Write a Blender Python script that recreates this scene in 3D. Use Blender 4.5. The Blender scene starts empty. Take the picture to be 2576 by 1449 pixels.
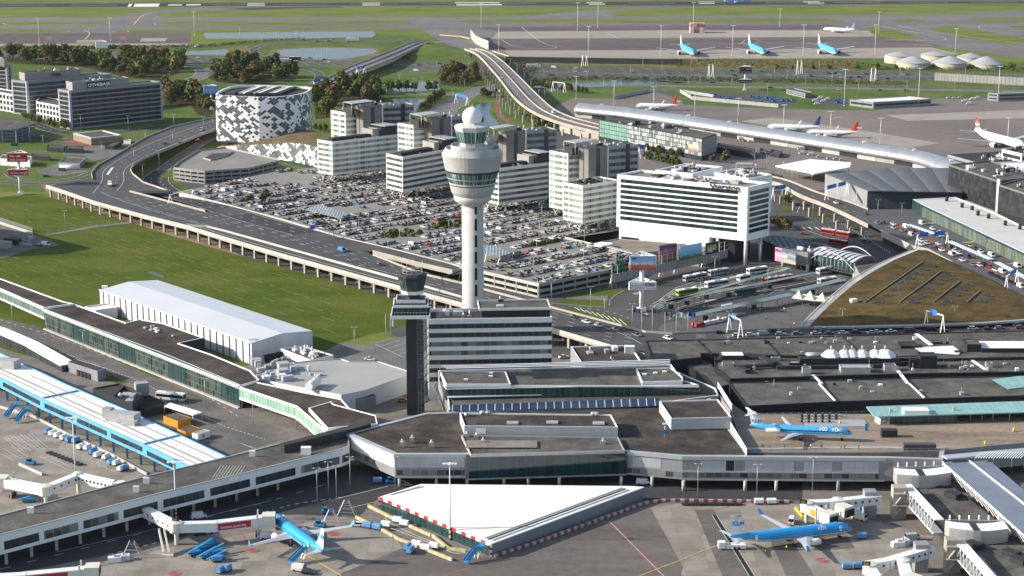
import bpy,bmesh,math,random
from mathutils import Vector,Matrix
from mathutils.geometry import tessellate_polygon
rnd=random.Random(7)
SC=bpy.context.scene
COL=SC.collection
FPX,PIT,CAMH=4900.0,math.radians(13.2),218.0
CP,SP=math.cos(PIT),math.sin(PIT)
QS={'q1':(778.17,228.09),'q2':(1180.67,308.58),'q3':(1502.67,375.67),'q4':(1475.84,576.92),'q5':(1824.67,576.92)}
def dpx(s,x,y):
 if isinstance(s,int):
  return 858.667*(s%3)+x/3.0,483.0*(s//3)+y/3.0
 if s=='D':return x,y
 o=QS[s];return o[0]+x/6.0,o[1]+y/6.0
def P(s,x,y,z=0.0):
 u,v=dpx(s,x,y)
 a,b=(u-1288.0)/FPX,(724.5-v)/FPX
 dx,dy,dz=a,CP+b*SP,-SP+b*CP
 t=(z-CAMH)/dz
 return Vector((dx*t,dy*t,z))
def vpix(p):
 q=Vector(p)-Vector((0,0,CAMH));zc=q.y*CP-q.z*SP
 return 1288.0+FPX*q.x/zc,724.5-FPX*(q.y*SP+q.z*CP)/zc
def HV(base,s,y):
 """height whose point above `base` shows at tile row y"""
 v=dpx(s,0,y)[1];lo,hi=base.z,190.0
 for _ in range(40):
  m=(lo+hi)/2
  if vpix((base.x,base.y,m))[1]>v:lo=m
  else:hi=m
 return lo
def V2(p):return Vector((p[0],p[1]))
def unit(a,b):d=V2(b)-V2(a);return d.normalized()
MATS={}
def nt(name):
 m=bpy.data.materials.new(name);m.use_nodes=True
 n=m.node_tree.nodes;b=n['Principled BSDF']
 return m,n,m.node_tree.links,b
def rgba(c):return(c[0],c[1],c[2],1.0)
def mat(name,c=None,rough=.75,metal=0.,noise=(.4,.12),noise2=None,spec=.25,streak=None,bump=0,alpha=1.0):
 """plain surface with procedural tone variation. noise=(scale per m, amount)"""
 if name in MATS:return MATS[name]
 m,n,l,b=nt(name)
 b.inputs['Roughness'].default_value=rough;b.inputs['Metallic'].default_value=metal
 b.inputs['Specular IOR Level'].default_value=spec
 geo=n.new('ShaderNodeNewGeometry');src=geo.outputs['Position']
 fac=None
 for i,q in enumerate([noise,noise2]):
  if not q:continue
  mp=n.new('ShaderNodeMapping');l.new(src,mp.inputs[0])
  mp.inputs['Scale'].default_value=(q[0],q[0],q[0])if len(q)<3 else q[2]
  t=n.new('ShaderNodeTexNoise');t.inputs['Scale'].default_value=1;t.inputs['Detail'].default_value=4
  t.inputs['Roughness'].default_value=.62
  l.new(mp.outputs[0],t.inputs['Vector'])
  r=n.new('ShaderNodeMapRange');r.inputs[1].default_value=.3;r.inputs[2].default_value=.7
  r.inputs[3].default_value=1-q[1];r.inputs[4].default_value=1+q[1]
  l.new(t.outputs['Fac'],r.inputs[0])
  if fac is None:fac=r.outputs[0]
  else:
   mm=n.new('ShaderNodeMath');mm.operation='MULTIPLY';l.new(fac,mm.inputs[0]);l.new(r.outputs[0],mm.inputs[1]);fac=mm.outputs[0]
 if fac is None:b.inputs['Base Color'].default_value=rgba(c)
 else:
  v=n.new('ShaderNodeVectorMath');v.operation='SCALE';v.inputs[0].default_value=c
  l.new(fac,v.inputs['Scale']);l.new(v.outputs[0],b.inputs['Base Color'])
 if alpha<1:b.inputs['Alpha'].default_value=alpha
 MATS[name]=m;return m
def panel(name,c,w,h,joint=.6,jw=.05,vary=.06,rough=.6,metal=0.,off=0.0,c2=None,jc=None,spec=.2,noise=(.15,.1),bevel=0):
 """panels / panes / slabs laid on the surface's own metre grid (UV), joints and tone change from panel to panel"""
 if name in MATS:return MATS[name]
 m,n,l,b=nt(name)
 b.inputs['Roughness'].default_value=rough;b.inputs['Metallic'].default_value=metal
 b.inputs['Specular IOR Level'].default_value=spec
 uv=n.new('ShaderNodeUVMap');uv.uv_map='UVMap'
 t=n.new('ShaderNodeTexBrick');l.new(uv.outputs[0],t.inputs['Vector'])
 t.inputs['Scale'].default_value=1;t.inputs['Brick Width'].default_value=w;t.inputs['Row Height'].default_value=h
 t.inputs['Mortar Size'].default_value=jw;t.inputs['Mortar Smooth'].default_value=.1;t.offset=off;t.squash=1
 c2=c2 or tuple(x*(1-vary*2)for x in c);jc=jc or tuple(x*joint for x in c)
 t.inputs['Color1'].default_value=rgba(c);t.inputs['Color2'].default_value=rgba(c2);t.inputs['Mortar'].default_value=rgba(jc)
 geo=n.new('ShaderNodeNewGeometry');t2=n.new('ShaderNodeTexNoise');t2.inputs['Scale'].default_value=noise[0];t2.inputs['Detail'].default_value=5
 l.new(geo.outputs['Position'],t2.inputs['Vector'])
 r=n.new('ShaderNodeMapRange');r.inputs[1].default_value=.3;r.inputs[2].default_value=.7;r.inputs[3].default_value=1-noise[1];r.inputs[4].default_value=1+noise[1]
 l.new(t2.outputs['Fac'],r.inputs[0])
 v=n.new('ShaderNodeVectorMath');v.operation='SCALE';l.new(t.outputs['Color'],v.inputs[0]);l.new(r.outputs[0],v.inputs['Scale'])
 l.new(v.outputs[0],b.inputs['Base Color'])
 MATS[name]=m;return m
def ground_mat(name,stops,scale,scale2=None,stretch=(1,1,1),rough=.9,amt=.25,ang=0):
 """ground with two noise scales running through a colour ramp"""
 if name in MATS:return MATS[name]
 m,n,l,b=nt(name)
 b.inputs['Roughness'].default_value=rough;b.inputs['Specular IOR Level'].default_value=.04
 geo=n.new('ShaderNodeNewGeometry')
 mp=n.new('ShaderNodeMapping');mp.inputs['Scale'].default_value=tuple(scale*s for s in stretch);mp.inputs['Rotation'].default_value=(0,0,ang)
 l.new(geo.outputs['Position'],mp.inputs[0])
 t=n.new('ShaderNodeTexNoise');t.inputs['Scale'].default_value=1;t.inputs['Detail'].default_value=6;t.inputs['Roughness'].default_value=.65
 l.new(mp.outputs[0],t.inputs['Vector'])
 cr=n.new('ShaderNodeValToRGB');l.new(t.outputs['Fac'],cr.inputs[0])
 e=cr.color_ramp.elements
 lo,hi=.33,.67
 for i,s in enumerate(stops):
  p=lo+(hi-lo)*i/(len(stops)-1)
  if i<2:e[i].position=p;e[i].color=rgba(s)
  else:q=e.new(p);q.color=rgba(s)
 t2=n.new('ShaderNodeTexNoise');t2.inputs['Scale'].default_value=scale2 or scale*9;t2.inputs['Detail'].default_value=3
 l.new(geo.outputs['Position'],t2.inputs['Vector'])
 r=n.new('ShaderNodeMapRange');r.inputs[1].default_value=.3;r.inputs[2].default_value=.7;r.inputs[3].default_value=1-amt;r.inputs[4].default_value=1+amt
 l.new(t2.outputs['Fac'],r.inputs[0])
 v=n.new('ShaderNodeVectorMath');v.operation='SCALE';l.new(cr.outputs[0],v.inputs[0]);l.new(r.outputs[0],v.inputs['Scale'])
 l.new(v.outputs[0],b.inputs['Base Color'])
 MATS[name]=m;return m
ORG={}
class MB:
 def __init__(s):s.v=[];s.f=[];s.m=[];s.mats=[];s.sm=[]
 def mi(s,m):
  if m not in s.mats:s.mats.append(m)
  return s.mats.index(m)
 def face(s,pts,m,smooth=False):
  i=len(s.v);s.v+=[tuple(p)for p in pts];s.f.append(list(range(i,i+len(pts))));s.m.append(s.mi(m));s.sm.append(smooth)
 def poly(s,pts,m,z=None,flip=False):
  """flat polygon, any outline"""
  pts=[Vector((p[0],p[1],(p[2]if len(p)>2 else 0)if z is None else z))for p in pts]
  tr=tessellate_polygon([[Vector((p.x,p.y,0))for p in pts]])
  i=len(s.v);s.v+=[tuple(p)for p in pts];k=s.mi(m)
  for a,b,c in tr:
   n=(pts[b]-pts[a]).cross(pts[c]-pts[a])
   t=[a,b,c]if(n.z>0)!=flip else[a,c,b]
   s.f.append([i+q for q in t]);s.m.append(k);s.sm.append(False)
 def prism(s,pts,z0,z1,mw,mt=None,mb=None,rim=0,drop=.6,mr=None,bottom=True):
  pts=[V2(p)for p in pts];ar=sum(pts[i].x*pts[(i+1)%len(pts)].y-pts[(i+1)%len(pts)].x*pts[i].y for i in range(len(pts)))
  if ar<0:pts=pts[::-1]
  N=len(pts)
  for i in range(N):
   a,b=pts[i],pts[(i+1)%N]
   s.face([(a.x,a.y,z0),(b.x,b.y,z0),(b.x,b.y,z1),(a.x,a.y,z1)],mw)
  mt=mt or mw
  if rim>0:
   ins=inset(pts,rim);mr=mr or mw
   for i in range(N):
    j=(i+1)%N
    s.face([(pts[i].x,pts[i].y,z1),(pts[j].x,pts[j].y,z1),(ins[j].x,ins[j].y,z1),(ins[i].x,ins[i].y,z1)],mr)
    s.face([(ins[i].x,ins[i].y,z1),(ins[j].x,ins[j].y,z1),(ins[j].x,ins[j].y,z1-drop),(ins[i].x,ins[i].y,z1-drop)],mr)
   s.poly(ins,mt,z1-drop)
  else:s.poly(pts,mt,z1)
  if bottom:s.poly(pts,mb or mw,z0,flip=True)
 def box(s,c,sx,sy,sz,m,rz=0,top=None):
  """box standing on c"""
  ca,sa=math.cos(rz),math.sin(rz)
  q=[(c[0]+ca*x-sa*y,c[1]+sa*x+ca*y)for x,y in((-sx/2,-sy/2),(sx/2,-sy/2),(sx/2,sy/2),(-sx/2,sy/2))]
  s.prism(q,c[2],c[2]+sz,m,top)
 def wallbox(s,A,B,z0,z1,t,m,out=0.0,top=None):
  """upright slab between A and B, thickness t, standing out by `out` to the right-hand side of A->B"""
  d=unit(A,B);n=Vector((d.y,-d.x));a,b=V2(A)+n*out,V2(B)+n*out
  s.prism([a,b,b-n*t,a-n*t],z0,z1,m,top)
 def slopebox(s,A,B,w,h,m,up=True):
  """beam from A to B (3D), width w, height h"""
  A,B=Vector(A),Vector(B);d=(B-A);dh=Vector((d.x,d.y,0))
  sd=Vector((-dh.y,dh.x,0)).normalized()*w/2 if dh.length>1e-4 else Vector((w/2,0,0))
  u=Vector((0,0,h))if dh.length>1e-3 else Vector((0,h,0))
  p=[A-sd,B-sd,B+sd,A+sd];t=[x+u for x in p]
  s.face([p[3],p[2],p[1],p[0]],m);s.face(t,m)
  for i in range(4):
   j=(i+1)%4;s.face([p[i],p[j],t[j],t[i]],m)
 def tube(s,A,B,r0,r1=None,m=None,n=8,cap=True):
  A,B=Vector(A),Vector(B);r1=r0 if r1 is None else r1
  d=(B-A).normalized();x=d.orthogonal().normalized();y=d.cross(x);k=s.mi(m);i=len(s.v)
  for c,r in((A,r0),(B,r1)):
   for q in range(n):
    a=2*math.pi*q/n;s.v.append(tuple(c+(x*math.cos(a)+y*math.sin(a))*r))
  for q in range(n):
   j=(q+1)%n;s.f.append([i+q,i+j,i+n+j,i+n+q]);s.m.append(k);s.sm.append(True)
  if cap:
   s.f.append([i+n+q for q in range(n)]);s.m.append(k);s.sm.append(False)
   s.f.append([i+q for q in reversed(range(n))]);s.m.append(k);s.sm.append(False)
 def lathe(s,c,prof,m,n=24,smooth=True,rot=0,cap=True):
  """prof = [(r, z, mat?)...] from bottom to top around vertical axis at c"""
  i=len(s.v)
  for pr in prof:
   for q in range(n):
    a=rot+2*math.pi*q/n;s.v.append((c[0]+pr[0]*math.cos(a),c[1]+pr[0]*math.sin(a),c[2]+pr[1]))
  for k in range(len(prof)-1):
   mm=prof[k][2]if len(prof[k])>2 else m
   for q in range(n):
    j=(q+1)%n;s.f.append([i+k*n+q,i+k*n+j,i+(k+1)*n+j,i+(k+1)*n+q]);s.m.append(s.mi(mm));s.sm.append(smooth)
  if cap:
   K=i+(len(prof)-1)*n;s.f.append([K+q for q in range(n)]);s.m.append(s.mi(prof[-1][2]if len(prof[-1])>2 else m));s.sm.append(False)
 def loft(s,rings,m,mf=None,smooth=True,caps=True):
  """rings: lists of 3D points of equal length"""
  n=len(rings[0]);i=len(s.v)
  for r in rings:s.v+=[tuple(p)for p in r]
  for k in range(len(rings)-1):
   for q in range(n):
    j=(q+1)%n;f=[i+k*n+q,i+k*n+j,i+(k+1)*n+j,i+(k+1)*n+q]
    mm=m
    if mf:
     cz=sum(s.v[t][2]for t in f)/4;mm=mf(k,q,cz)
    s.f.append(f);s.m.append(s.mi(mm));s.sm.append(smooth)
  if caps:
   s.f.append([i+q for q in reversed(range(n))]);s.m.append(s.mi(mf(0,0,99)if mf else m));s.sm.append(False)
   K=i+(len(rings)-1)*n;s.f.append([K+q for q in range(n)]);s.m.append(s.mi(mf(len(rings)-2,0,99)if mf else m));s.sm.append(False)
 def add(s,o,M=None):
  i=len(s.v);s.v+=[tuple((M@Vector(v))if M else v)for v in o.v]
  mp=[s.mi(m)for m in o.mats]
  s.f+=[[i+q for q in f]for f in o.f];s.m+=[mp[k]for k in o.m];s.sm+=o.sm
 def mesh(s,name,org=(0,0,0)):
  me=bpy.data.meshes.new(name)
  me.from_pydata([(v[0]-org[0],v[1]-org[1],v[2]-org[2])for v in s.v],[],s.f)
  for m in s.mats:me.materials.append(m)
  me.polygons.foreach_set('material_index',s.m);me.polygons.foreach_set('use_smooth',s.sm)
  uv=me.uv_layers.new(name='UVMap');dat=[0.0]*(2*len(me.loops));me.update()
  for p in me.polygons:
   nx,ny,nz=p.normal
   if abs(nz)>.7:
    for li in p.loop_indices:
     v=s.v[me.loops[li].vertex_index];dat[2*li]=v[0];dat[2*li+1]=v[1]
   else:
    h=math.hypot(nx,ny);tx,ty=-ny/h,nx/h
    for li in p.loop_indices:
     v=s.v[me.loops[li].vertex_index];dat[2*li]=v[0]*tx+v[1]*ty;dat[2*li+1]=v[2]/max(.35,math.sqrt(1-nz*nz))
  uv.data.foreach_set('uv',dat);return me
 def build(s,name,parent=None,label=None,cat=None,group=None,kind=None,loc=None):
  org=ORG.get(parent.name,Vector((0,0,0)))if parent else(Vector(loc)if loc is not None else Vector((0,0,0)))
  o=bpy.data.objects.new(name,s.mesh(name,org));COL.objects.link(o)
  if parent:o.parent=parent;ORG[o.name]=org
  else:o.location=org;ORG[o.name]=Vector(org)
  tag(o,label,cat,group,kind);return o
def inset(pts,d):
 N=len(pts);out=[]
 for i in range(N):
  a,b,c=pts[i-1],pts[i],pts[(i+1)%N]
  e1,e2=(b-a).normalized(),(c-b).normalized();n1,n2=Vector((-e1.y,e1.x)),Vector((-e2.y,e2.x))
  k=(n1+n2);q=k.length_squared
  out.append(b+(k*(2*d/q)if q>.15 else n1*d))
 return out
def tag(o,label=None,cat=None,group=None,kind=None):
 if label:o['label']=label
 if cat:o['category']=cat
 if group:o['group']=group
 if kind:o['kind']=kind
 return o
def thing(name,label,cat,loc=(0,0,0),rz=0,group=None):
 o=bpy.data.objects.new(name,None);o.empty_display_size=.5;COL.objects.link(o);o.location=loc;o.rotation_euler=(0,0,rz)
 ORG[o.name]=Vector(loc)if rz==0 else Vector((0,0,0));tag(o,label,cat,group);return o
def clone(root,loc,rz,label=None,group=None,scale=None,mats=None):
 r=root.copy();COL.objects.link(r);r.location=loc;r.rotation_euler=(0,0,rz)
 if scale:r.scale=(scale,)*3 if not isinstance(scale,tuple)else scale
 if label:r['label']=label
 if group:r['group']=group
 for ch in list(KIDS.get(root.name,root.children)):
  c=ch.copy();COL.objects.link(c);c.parent=r
  for g in list(KIDS.get(ch.name,ch.children)):
   d=g.copy();COL.objects.link(d);d.parent=c
 return r
KIDS={}
def freeze(root):
 KIDS[root.name]=list(root.children)
 for c in root.children:KIDS[c.name]=list(c.children)
def struct(mb,name):return mb.build(name,kind='structure')
def ring_pts(s,pts,z=0):return[P(s,x,y,z)for x,y in pts]
def PP(lst,z=0):
 return[P(k,x,y,z)for k,x,y in lst]
def para(f,l,r):
 """4th corner of a rectangle-ish block seen at front, left, right corner"""
 f,l,r=V2(f),V2(l),V2(r);return[f,r,l+r-f,l]
TXT={}
def text_mesh(body,size,m,depth=.05,bold=0.0,align='LEFT',shear=0):
 cu=bpy.data.curves.new('lettering','FONT');cu.body=body;cu.size=size;cu.extrude=depth/2;cu.offset=bold;cu.align_x=align;cu.shear=shear
 cu.resolution_u=3
 o=bpy.data.objects.new('tmp',cu);COL.objects.link(o)
 dg=bpy.context.evaluated_depsgraph_get();me=bpy.data.meshes.new_from_object(o.evaluated_get(dg));COL.objects.unlink(o);bpy.data.objects.remove(o)
 me.materials.clear();me.materials.append(m);return me
def sign_text(parent,body,A,d,up,size,m,bold=0.0,name='lettering',depth=.08,align='LEFT',width=None,shear=0):
 """lettering whose baseline starts at A and runs along d, standing along up"""
 me=text_mesh(body,size,m,depth,bold,align,shear)
 d=Vector(d).normalized();up=Vector(up).normalized();n=d.cross(up)
 if width:
  xs=[v.co.x for v in me.vertices];k=width/max(.01,max(xs)-min(xs))
  for v in me.vertices:v.co.x*=k
 org=ORG.get(parent.name,Vector((0,0,0)))
 M=Matrix.Translation(Vector(A)-org)@Matrix((d,up,n)).transposed().to_4x4()
 me.transform(M);o=bpy.data.objects.new(name,me);COL.objects.link(o);o.parent=parent;ORG[o.name]=org;return o
cam=bpy.data.cameras.new('camera');co=bpy.data.objects.new('camera',cam);COL.objects.link(co);SC.camera=co
cam.sensor_width=36;cam.lens=36*FPX/2576.0;cam.clip_end=20000;cam.clip_start=5
co.location=(0,0,CAMH);co.rotation_euler=(math.radians(90)-PIT,0,0)
SUN_EL,SUN_AZ=math.radians(23.8),math.radians(1.0)
sd=Vector((-math.cos(SUN_EL)*math.cos(SUN_AZ),-math.cos(SUN_EL)*math.sin(SUN_AZ),math.sin(SUN_EL)))
sun=bpy.data.lights.new('sun','SUN');sun.energy=4.6;sun.angle=math.radians(.53);sun.color=(1.0,.94,.85)
so=bpy.data.objects.new('sun',sun);COL.objects.link(so);so.rotation_euler=sd.to_track_quat('Z','Y').to_euler()
wd=bpy.data.worlds.new('World');SC.world=wd;wd.use_nodes=True
wn=wd.node_tree.nodes;sky=wn.new('ShaderNodeTexSky');sky.sky_type='NISHITA';sky.sun_disc=False
sky.sun_elevation=SUN_EL;sky.sun_rotation=math.atan2(sd.x,sd.y);sky.air_density=1.0;sky.dust_density=1.5
wd.node_tree.links.new(sky.outputs[0],wn['Background'].inputs[0]);wn['Background'].inputs[1].default_value=.135
SC.view_settings.view_transform='Standard';SC.view_settings.look='None';SC.view_settings.exposure=.72;SC.view_settings.gamma=1
SC.render.engine='CYCLES';SC.cycles.max_bounces=5;SC.cycles.diffuse_bounces=2;SC.cycles.glossy_bounces=2;SC.cycles.transparent_max_bounces=12;SC.cycles.use_denoising=True
GRASSF=ground_mat('far_grass',[(.085,.125,.025),(.13,.16,.035),(.18,.175,.06)],.012,.35,stretch=(1,3,1),amt=.15)
GRASS=ground_mat('grass',[(.055,.095,.018),(.085,.125,.03),(.13,.14,.045)],.03,.6,stretch=(1,1,1),amt=.25)
LAWN=ground_mat('lawn_grass',[(.052,.078,.010),(.068,.096,.013),(.086,.108,.017),(.108,.112,.026)],.022,.7,stretch=(1,2.2,1),ang=.32,amt=.22)
ASPH=ground_mat('asphalt',[(.078,.076,.074),(.088,.086,.083),(.10,.097,.092)],.05,.8,amt=.08)
ASPHD=ground_mat('dark_asphalt',[(.05,.05,.052),(.058,.057,.058),(.068,.066,.066)],.05,.8,amt=.08)
ASPHF=ground_mat('taxiway_asphalt',[(.135,.125,.125),(.16,.15,.145),(.19,.175,.165)],.008,.1,stretch=(.3,2,1),amt=.1)
ASPHP=ground_mat('purple_apron',[(.10,.082,.086),(.125,.105,.105),(.15,.125,.12)],.008,.1,stretch=(.3,2,1),amt=.1)
RUNW=ground_mat('runway_asphalt',[(.04,.042,.05),(.055,.056,.065),(.075,.075,.082)],.01,.2,stretch=(.15,2,1),amt=.15)
CONC=panel('concrete_apron',(.27,.245,.205),7.5,7.5,joint=.7,jw=.08,vary=.07,rough=.95,spec=.05,noise=(.12,.2),c2=(.215,.19,.155))
CONCF=ground_mat('far_concrete',[(.25,.225,.19),(.29,.26,.22),(.32,.29,.25)],.01,.1,stretch=(.3,1.5,1),amt=.08)
CONCG=panel('grey_concrete',(.19,.172,.15),7.5,7.5,joint=.72,jw=.08,vary=.06,rough=.95,spec=.05,noise=(.11,.2))
PARK=panel('parking_deck',(.215,.205,.185),5.0,15.8,joint=1.05,jw=.02,vary=.03,rough=.9,noise=(.06,.12))
SAND=ground_mat('sandy_ground',[(.16,.12,.085),(.22,.165,.12),(.30,.235,.17)],.08,1.0,amt=.2)
PAVE=ground_mat('paving',[(.12,.115,.11),(.15,.145,.135),(.19,.18,.165)],.08,1.2,amt=.1)
BRICKR=ground_mat('red_paving',[(.17,.085,.065),(.20,.10,.08),(.24,.13,.10)],.2,1.2,amt=.12)
WATER,_n,_l,_b=nt('pond_water');_b.inputs['Base Color'].default_value=(.015,.03,.05,1);_b.inputs['Specular IOR Level'].default_value=.28;_b.inputs['Roughness'].default_value=.2
_t=_n.new('ShaderNodeTexNoise');_t.inputs['Scale'].default_value=.35;_t.inputs['Detail'].default_value=4
_g=_n.new('ShaderNodeNewGeometry');_l.new(_g.outputs['Position'],_t.inputs['Vector'])
_u=_n.new('ShaderNodeBump');_u.inputs['Strength'].default_value=.35;_u.inputs['Distance'].default_value=.5;_l.new(_t.outputs[0],_u.inputs['Height']);_l.new(_u.outputs[0],_b.inputs['Normal'])
WHITE=mat('road_paint',(.62,.61,.58),noise=(.5,.15));YEL=mat('yellow_paint',(.62,.46,.08),noise=(.5,.2));REDP=mat('red_paint',(.50,.10,.10),noise=(.5,.25))
PINK=mat('pink_line_paint',(.55,.22,.25),noise=(.5,.2))
CWHITE=mat('pale_concrete',(.43,.415,.38),noise=(.1,.14),noise2=(.02,.08));CBEIGE=mat('beige_concrete',(.34,.31,.26),noise=(.12,.15),noise2=(1.2,.08));CGREY=mat('grey_wall',(.30,.29,.275),noise=(.12,.12))
MWHITE=mat('white_metal',(.74,.74,.72),rough=.5,noise=(.08,.05));STEEL=mat('galvanised_steel',(.45,.45,.44),rough=.45,metal=.4,noise=(.5,.08))
DARK=mat('dark_cladding',(.030,.031,.034),rough=.6,noise=(.3,.15));BLACK=mat('black_rubber',(.018,.018,.018),rough=.8,noise=None)
SHADE=mat('dark_opening',(.02,.021,.024),rough=.5,noise=(.2,.3))  # near-black puts shade of openings and undercrofts into colour; also dark panes, signs
REDM=mat('red_metal',(.45,.03,.025),rough=.5,noise=(.5,.1));BLUEM=mat('blue_metal',(.02,.20,.42),rough=.45,noise=(.5,.1));ORANGE=mat('orange_metal',(.62,.26,.02),rough=.5,noise=(.3,.06));YELM=mat('yellow_metal',(.62,.45,.03),rough=.5,noise=(.3,.06))
def sheet(name,pts,m,z,base=0.0):
 b=MB();b.poly([P(k,x,y,base)+Vector((0,0,z))for k,x,y in pts],m);return struct(b,name)
def ribbon_pts(c,w):
 L,R=[],[]
 for i,p in enumerate(c):
  a,b=c[max(0,i-1)],c[min(len(c)-1,i+1)]
  d=V2(b-a).normalized();n=Vector((-d.y,d.x,0))*w/2
  L.append(p+n);R.append(p-n)
 return L,R
def smooth(c,k=2):
 for _ in range(k):
  o=[c[0]]
  for i in range(len(c)-1):
   a,b=c[i],c[i+1];o+=[a*.75+b*.25,a*.25+b*.75]
  o.append(c[-1]);c=o
 return c
def strip(b,L,R,m,dz=0):
 for i in range(len(L)-1):
  b.face([L[i]+Vector((0,0,dz)),R[i]+Vector((0,0,dz)),R[i+1]+Vector((0,0,dz)),L[i+1]+Vector((0,0,dz))],m)
def dashes(b,c,m,on=3.,off=6.,w=.25,dz=.03,shift=0):
 """painted dashes along polyline c; off=0 gives a solid line"""
 if off==0:
  L,R=ribbon_pts(c,w);strip(b,[p+Vector((0,0,dz))for p in R],[p+Vector((0,0,dz))for p in L],m)if False else strip(b,L,R,m,dz);return
 t=-shift
 for i in range(len(c)-1):
  a,q=c[i],c[i+1];ln=(q-a).length;d=(q-a)/max(ln,1e-6);n=Vector((-d.y,d.x,0))*w/2;up=Vector((0,0,dz))
  while t<ln:
   s0,s1=max(0,t),min(ln,t+on)
   if s1>s0+.2:
    x,y=a+d*s0+up,a+d*s1+up;b.face([x+n,x-n,y-n,y+n],m)
   t+=on+off
  t-=ln
def offset(c,w):
 L,R=ribbon_pts(c,abs(w)*2);return L if w>0 else R
def road(name,pts,w,z=.05,m=None,lanes=1,zz=None,sm=2,edge=True,base=0):
 c=[P(k,x,y,base if zz is None else zz[i])+Vector((0,0,z))for i,(k,x,y)in enumerate(pts)]
 c=smooth(c,sm);L,R=ribbon_pts(c,w);b=MB();strip(b,L,R,m or ASPH)
 for q in range(1,lanes):dashes(b,offset(c,1e-3+w/2-w*q/lanes)if abs(w/2-w*q/lanes)>.01 else c,WHITE,4,9,.3)
 if edge and lanes>0:
  for s in(1,-1):dashes(b,offset(c,s*(w/2-.5)),WHITE,1,0,.25)
 struct(b,name);return c
gb=MB();gb.face([(-6000,200,0),(6000,200,0),(6000,12000,0),(-6000,12000,0)],GRASSF);struct(gb,'ground')
sheet('mid_grass',[(0,-900,345),(0,1500,345),(0,2576,240),(1,1000,300),(1,1300,440),(2,1300,440),(2,3200,480),(2,3200,900),(2,0,1449),(0,500,1449),(0,-900,1449)],GRASS,.01)
sheet('runway',[(0,-900,29),(0,0,24),(1,0,16),(2,0,9),(2,3400,2),(2,3400,22),(2,2576,28),(2,0,44),(1,0,45),(0,0,57),(0,-900,60)],RUNW,.03)
sheet('taxiway',[(0,-900,135),(0,1350,133),(1,0,130),(1,1200,127),(2,0,118),(2,2000,110),(2,3400,20),(2,3400,560),(2,2100,375),(2,1740,338),(2,1300,440),(1,1300,446),(1,1000,380),(1,730,300),(1,600,218),(0,1500,215),(0,1445,250),(0,1420,345),(0,-900,352)],ASPHF,.03)
sheet('taxiway_link',[(0,1680,60),(0,2100,72),(0,1400,88),(0,1220,100),(0,1180,118),(0,1260,136),(0,850,136),(0,960,105),(0,1150,80)],ASPHF,.06)
sheet('taxiway_link',[(1,1290,129),(1,1900,75),(1,2500,47),(1,2576,60),(1,2300,68),(1,2080,85),(1,2000,100),(1,2110,127)],ASPHF,.06)
sheet('runway_shoulder',[(0,1680,68),(0,2000,56),(0,2576,47),(1,0,46),(1,0,56),(0,2300,62),(0,1900,74)],RUNW,.09)
for nm,pts in(('grass_strip',[(0,-900,165),(0,0,166),(0,800,172),(0,840,182),(0,700,192),(0,-900,192)]),('grass_strip',[(0,-900,222),(0,420,225),(0,540,238),(0,400,250),(0,-900,250)]),('grass_strip',[(0,860,241),(0,980,226),(0,1445,222),(0,1440,250),(0,900,249)]),('grass_strip',[(0,1160,180),(0,1300,166),(0,2576,160),(1,480,155),(1,530,167),(1,470,184),(0,2576,189),(0,1250,191)]),('grass_strip',[(1,890,163),(1,950,151),(1,2576,141),(2,1050,139),(2,1220,152),(2,1180,166),(2,0,168),(1,1600,172),(1,1000,176)]),('grass_strip',[(2,1580,150),(2,1700,143),(2,1830,152),(2,1820,165),(2,1640,165)]),('grass_strip',[(2,1380,200),(2,1400,235),(2,1500,290),(2,1700,300),(2,1780,290),(2,1750,270),(2,1600,232),(2,1440,203)]),('grass_strip',[(2,1860,205),(2,2050,200),(2,2300,240),(2,2576,292),(2,2900,335),(2,2400,332),(2,2150,292),(2,1900,230)]),('grass_strip',[(2,2150,142),(2,2576,132),(2,3000,160),(2,2300,163)]),('grass_strip',[(2,2450,196),(2,2800,192),(2,2900,235),(2,2500,216)])):
 sheet(nm,pts,GRASSF,.09)
sheet('apron',[(0,-900,255),(0,0,255),(0,900,250),(0,1442,250),(0,1420,328),(0,-900,335)],ASPHP,.12)
sheet('apron',[(1,1130,293),(2,0,286),(2,1460,276),(2,2000,345),(2,1880,358),(2,0,378),(1,1230,382)],ASPHP,.12)
sheet('apron',[(1,1000,205),(1,2000,195),(2,0,190),(2,1150,190),(2,1000,222),(2,0,226),(1,1190,236)],ASPHP,.12)
sheet('concrete_apron',[(1,1190,240),(1,2576,228),(2,1400,232),(2,1460,276),(2,0,286),(1,1130,293)],CONCF,.12)
sheet('concrete_apron',[(1,1230,382),(2,0,378),(2,1880,358),(2,2090,410),(2,1700,440),(1,1300,448)],CONCF,.12)
sheet('concrete_apron',[(0,580,303),(0,780,300),(0,760,322),(0,575,325)],CONCF,.15)
sheet('concrete_apron',[(0,1070,290),(0,1262,287),(0,1245,313),(0,1055,315)],CONCF,.15)
sheet('concrete_apron',[(0,-900,335),(0,1420,328),(0,1420,345),(0,-900,355)],CONCF,.15)
rp=[(.5,.06,.09)]
for pts in([(0,340,275),(0,400,272),(0,380,303),(0,345,305)],[(0,900,275),(0,960,268),(0,940,298),(0,905,302)]):sheet('red_marking',pts,mat('faded_red_paint',(.20,.085,.09),noise=(.1,.2)),.16)
rm=MB()
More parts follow.
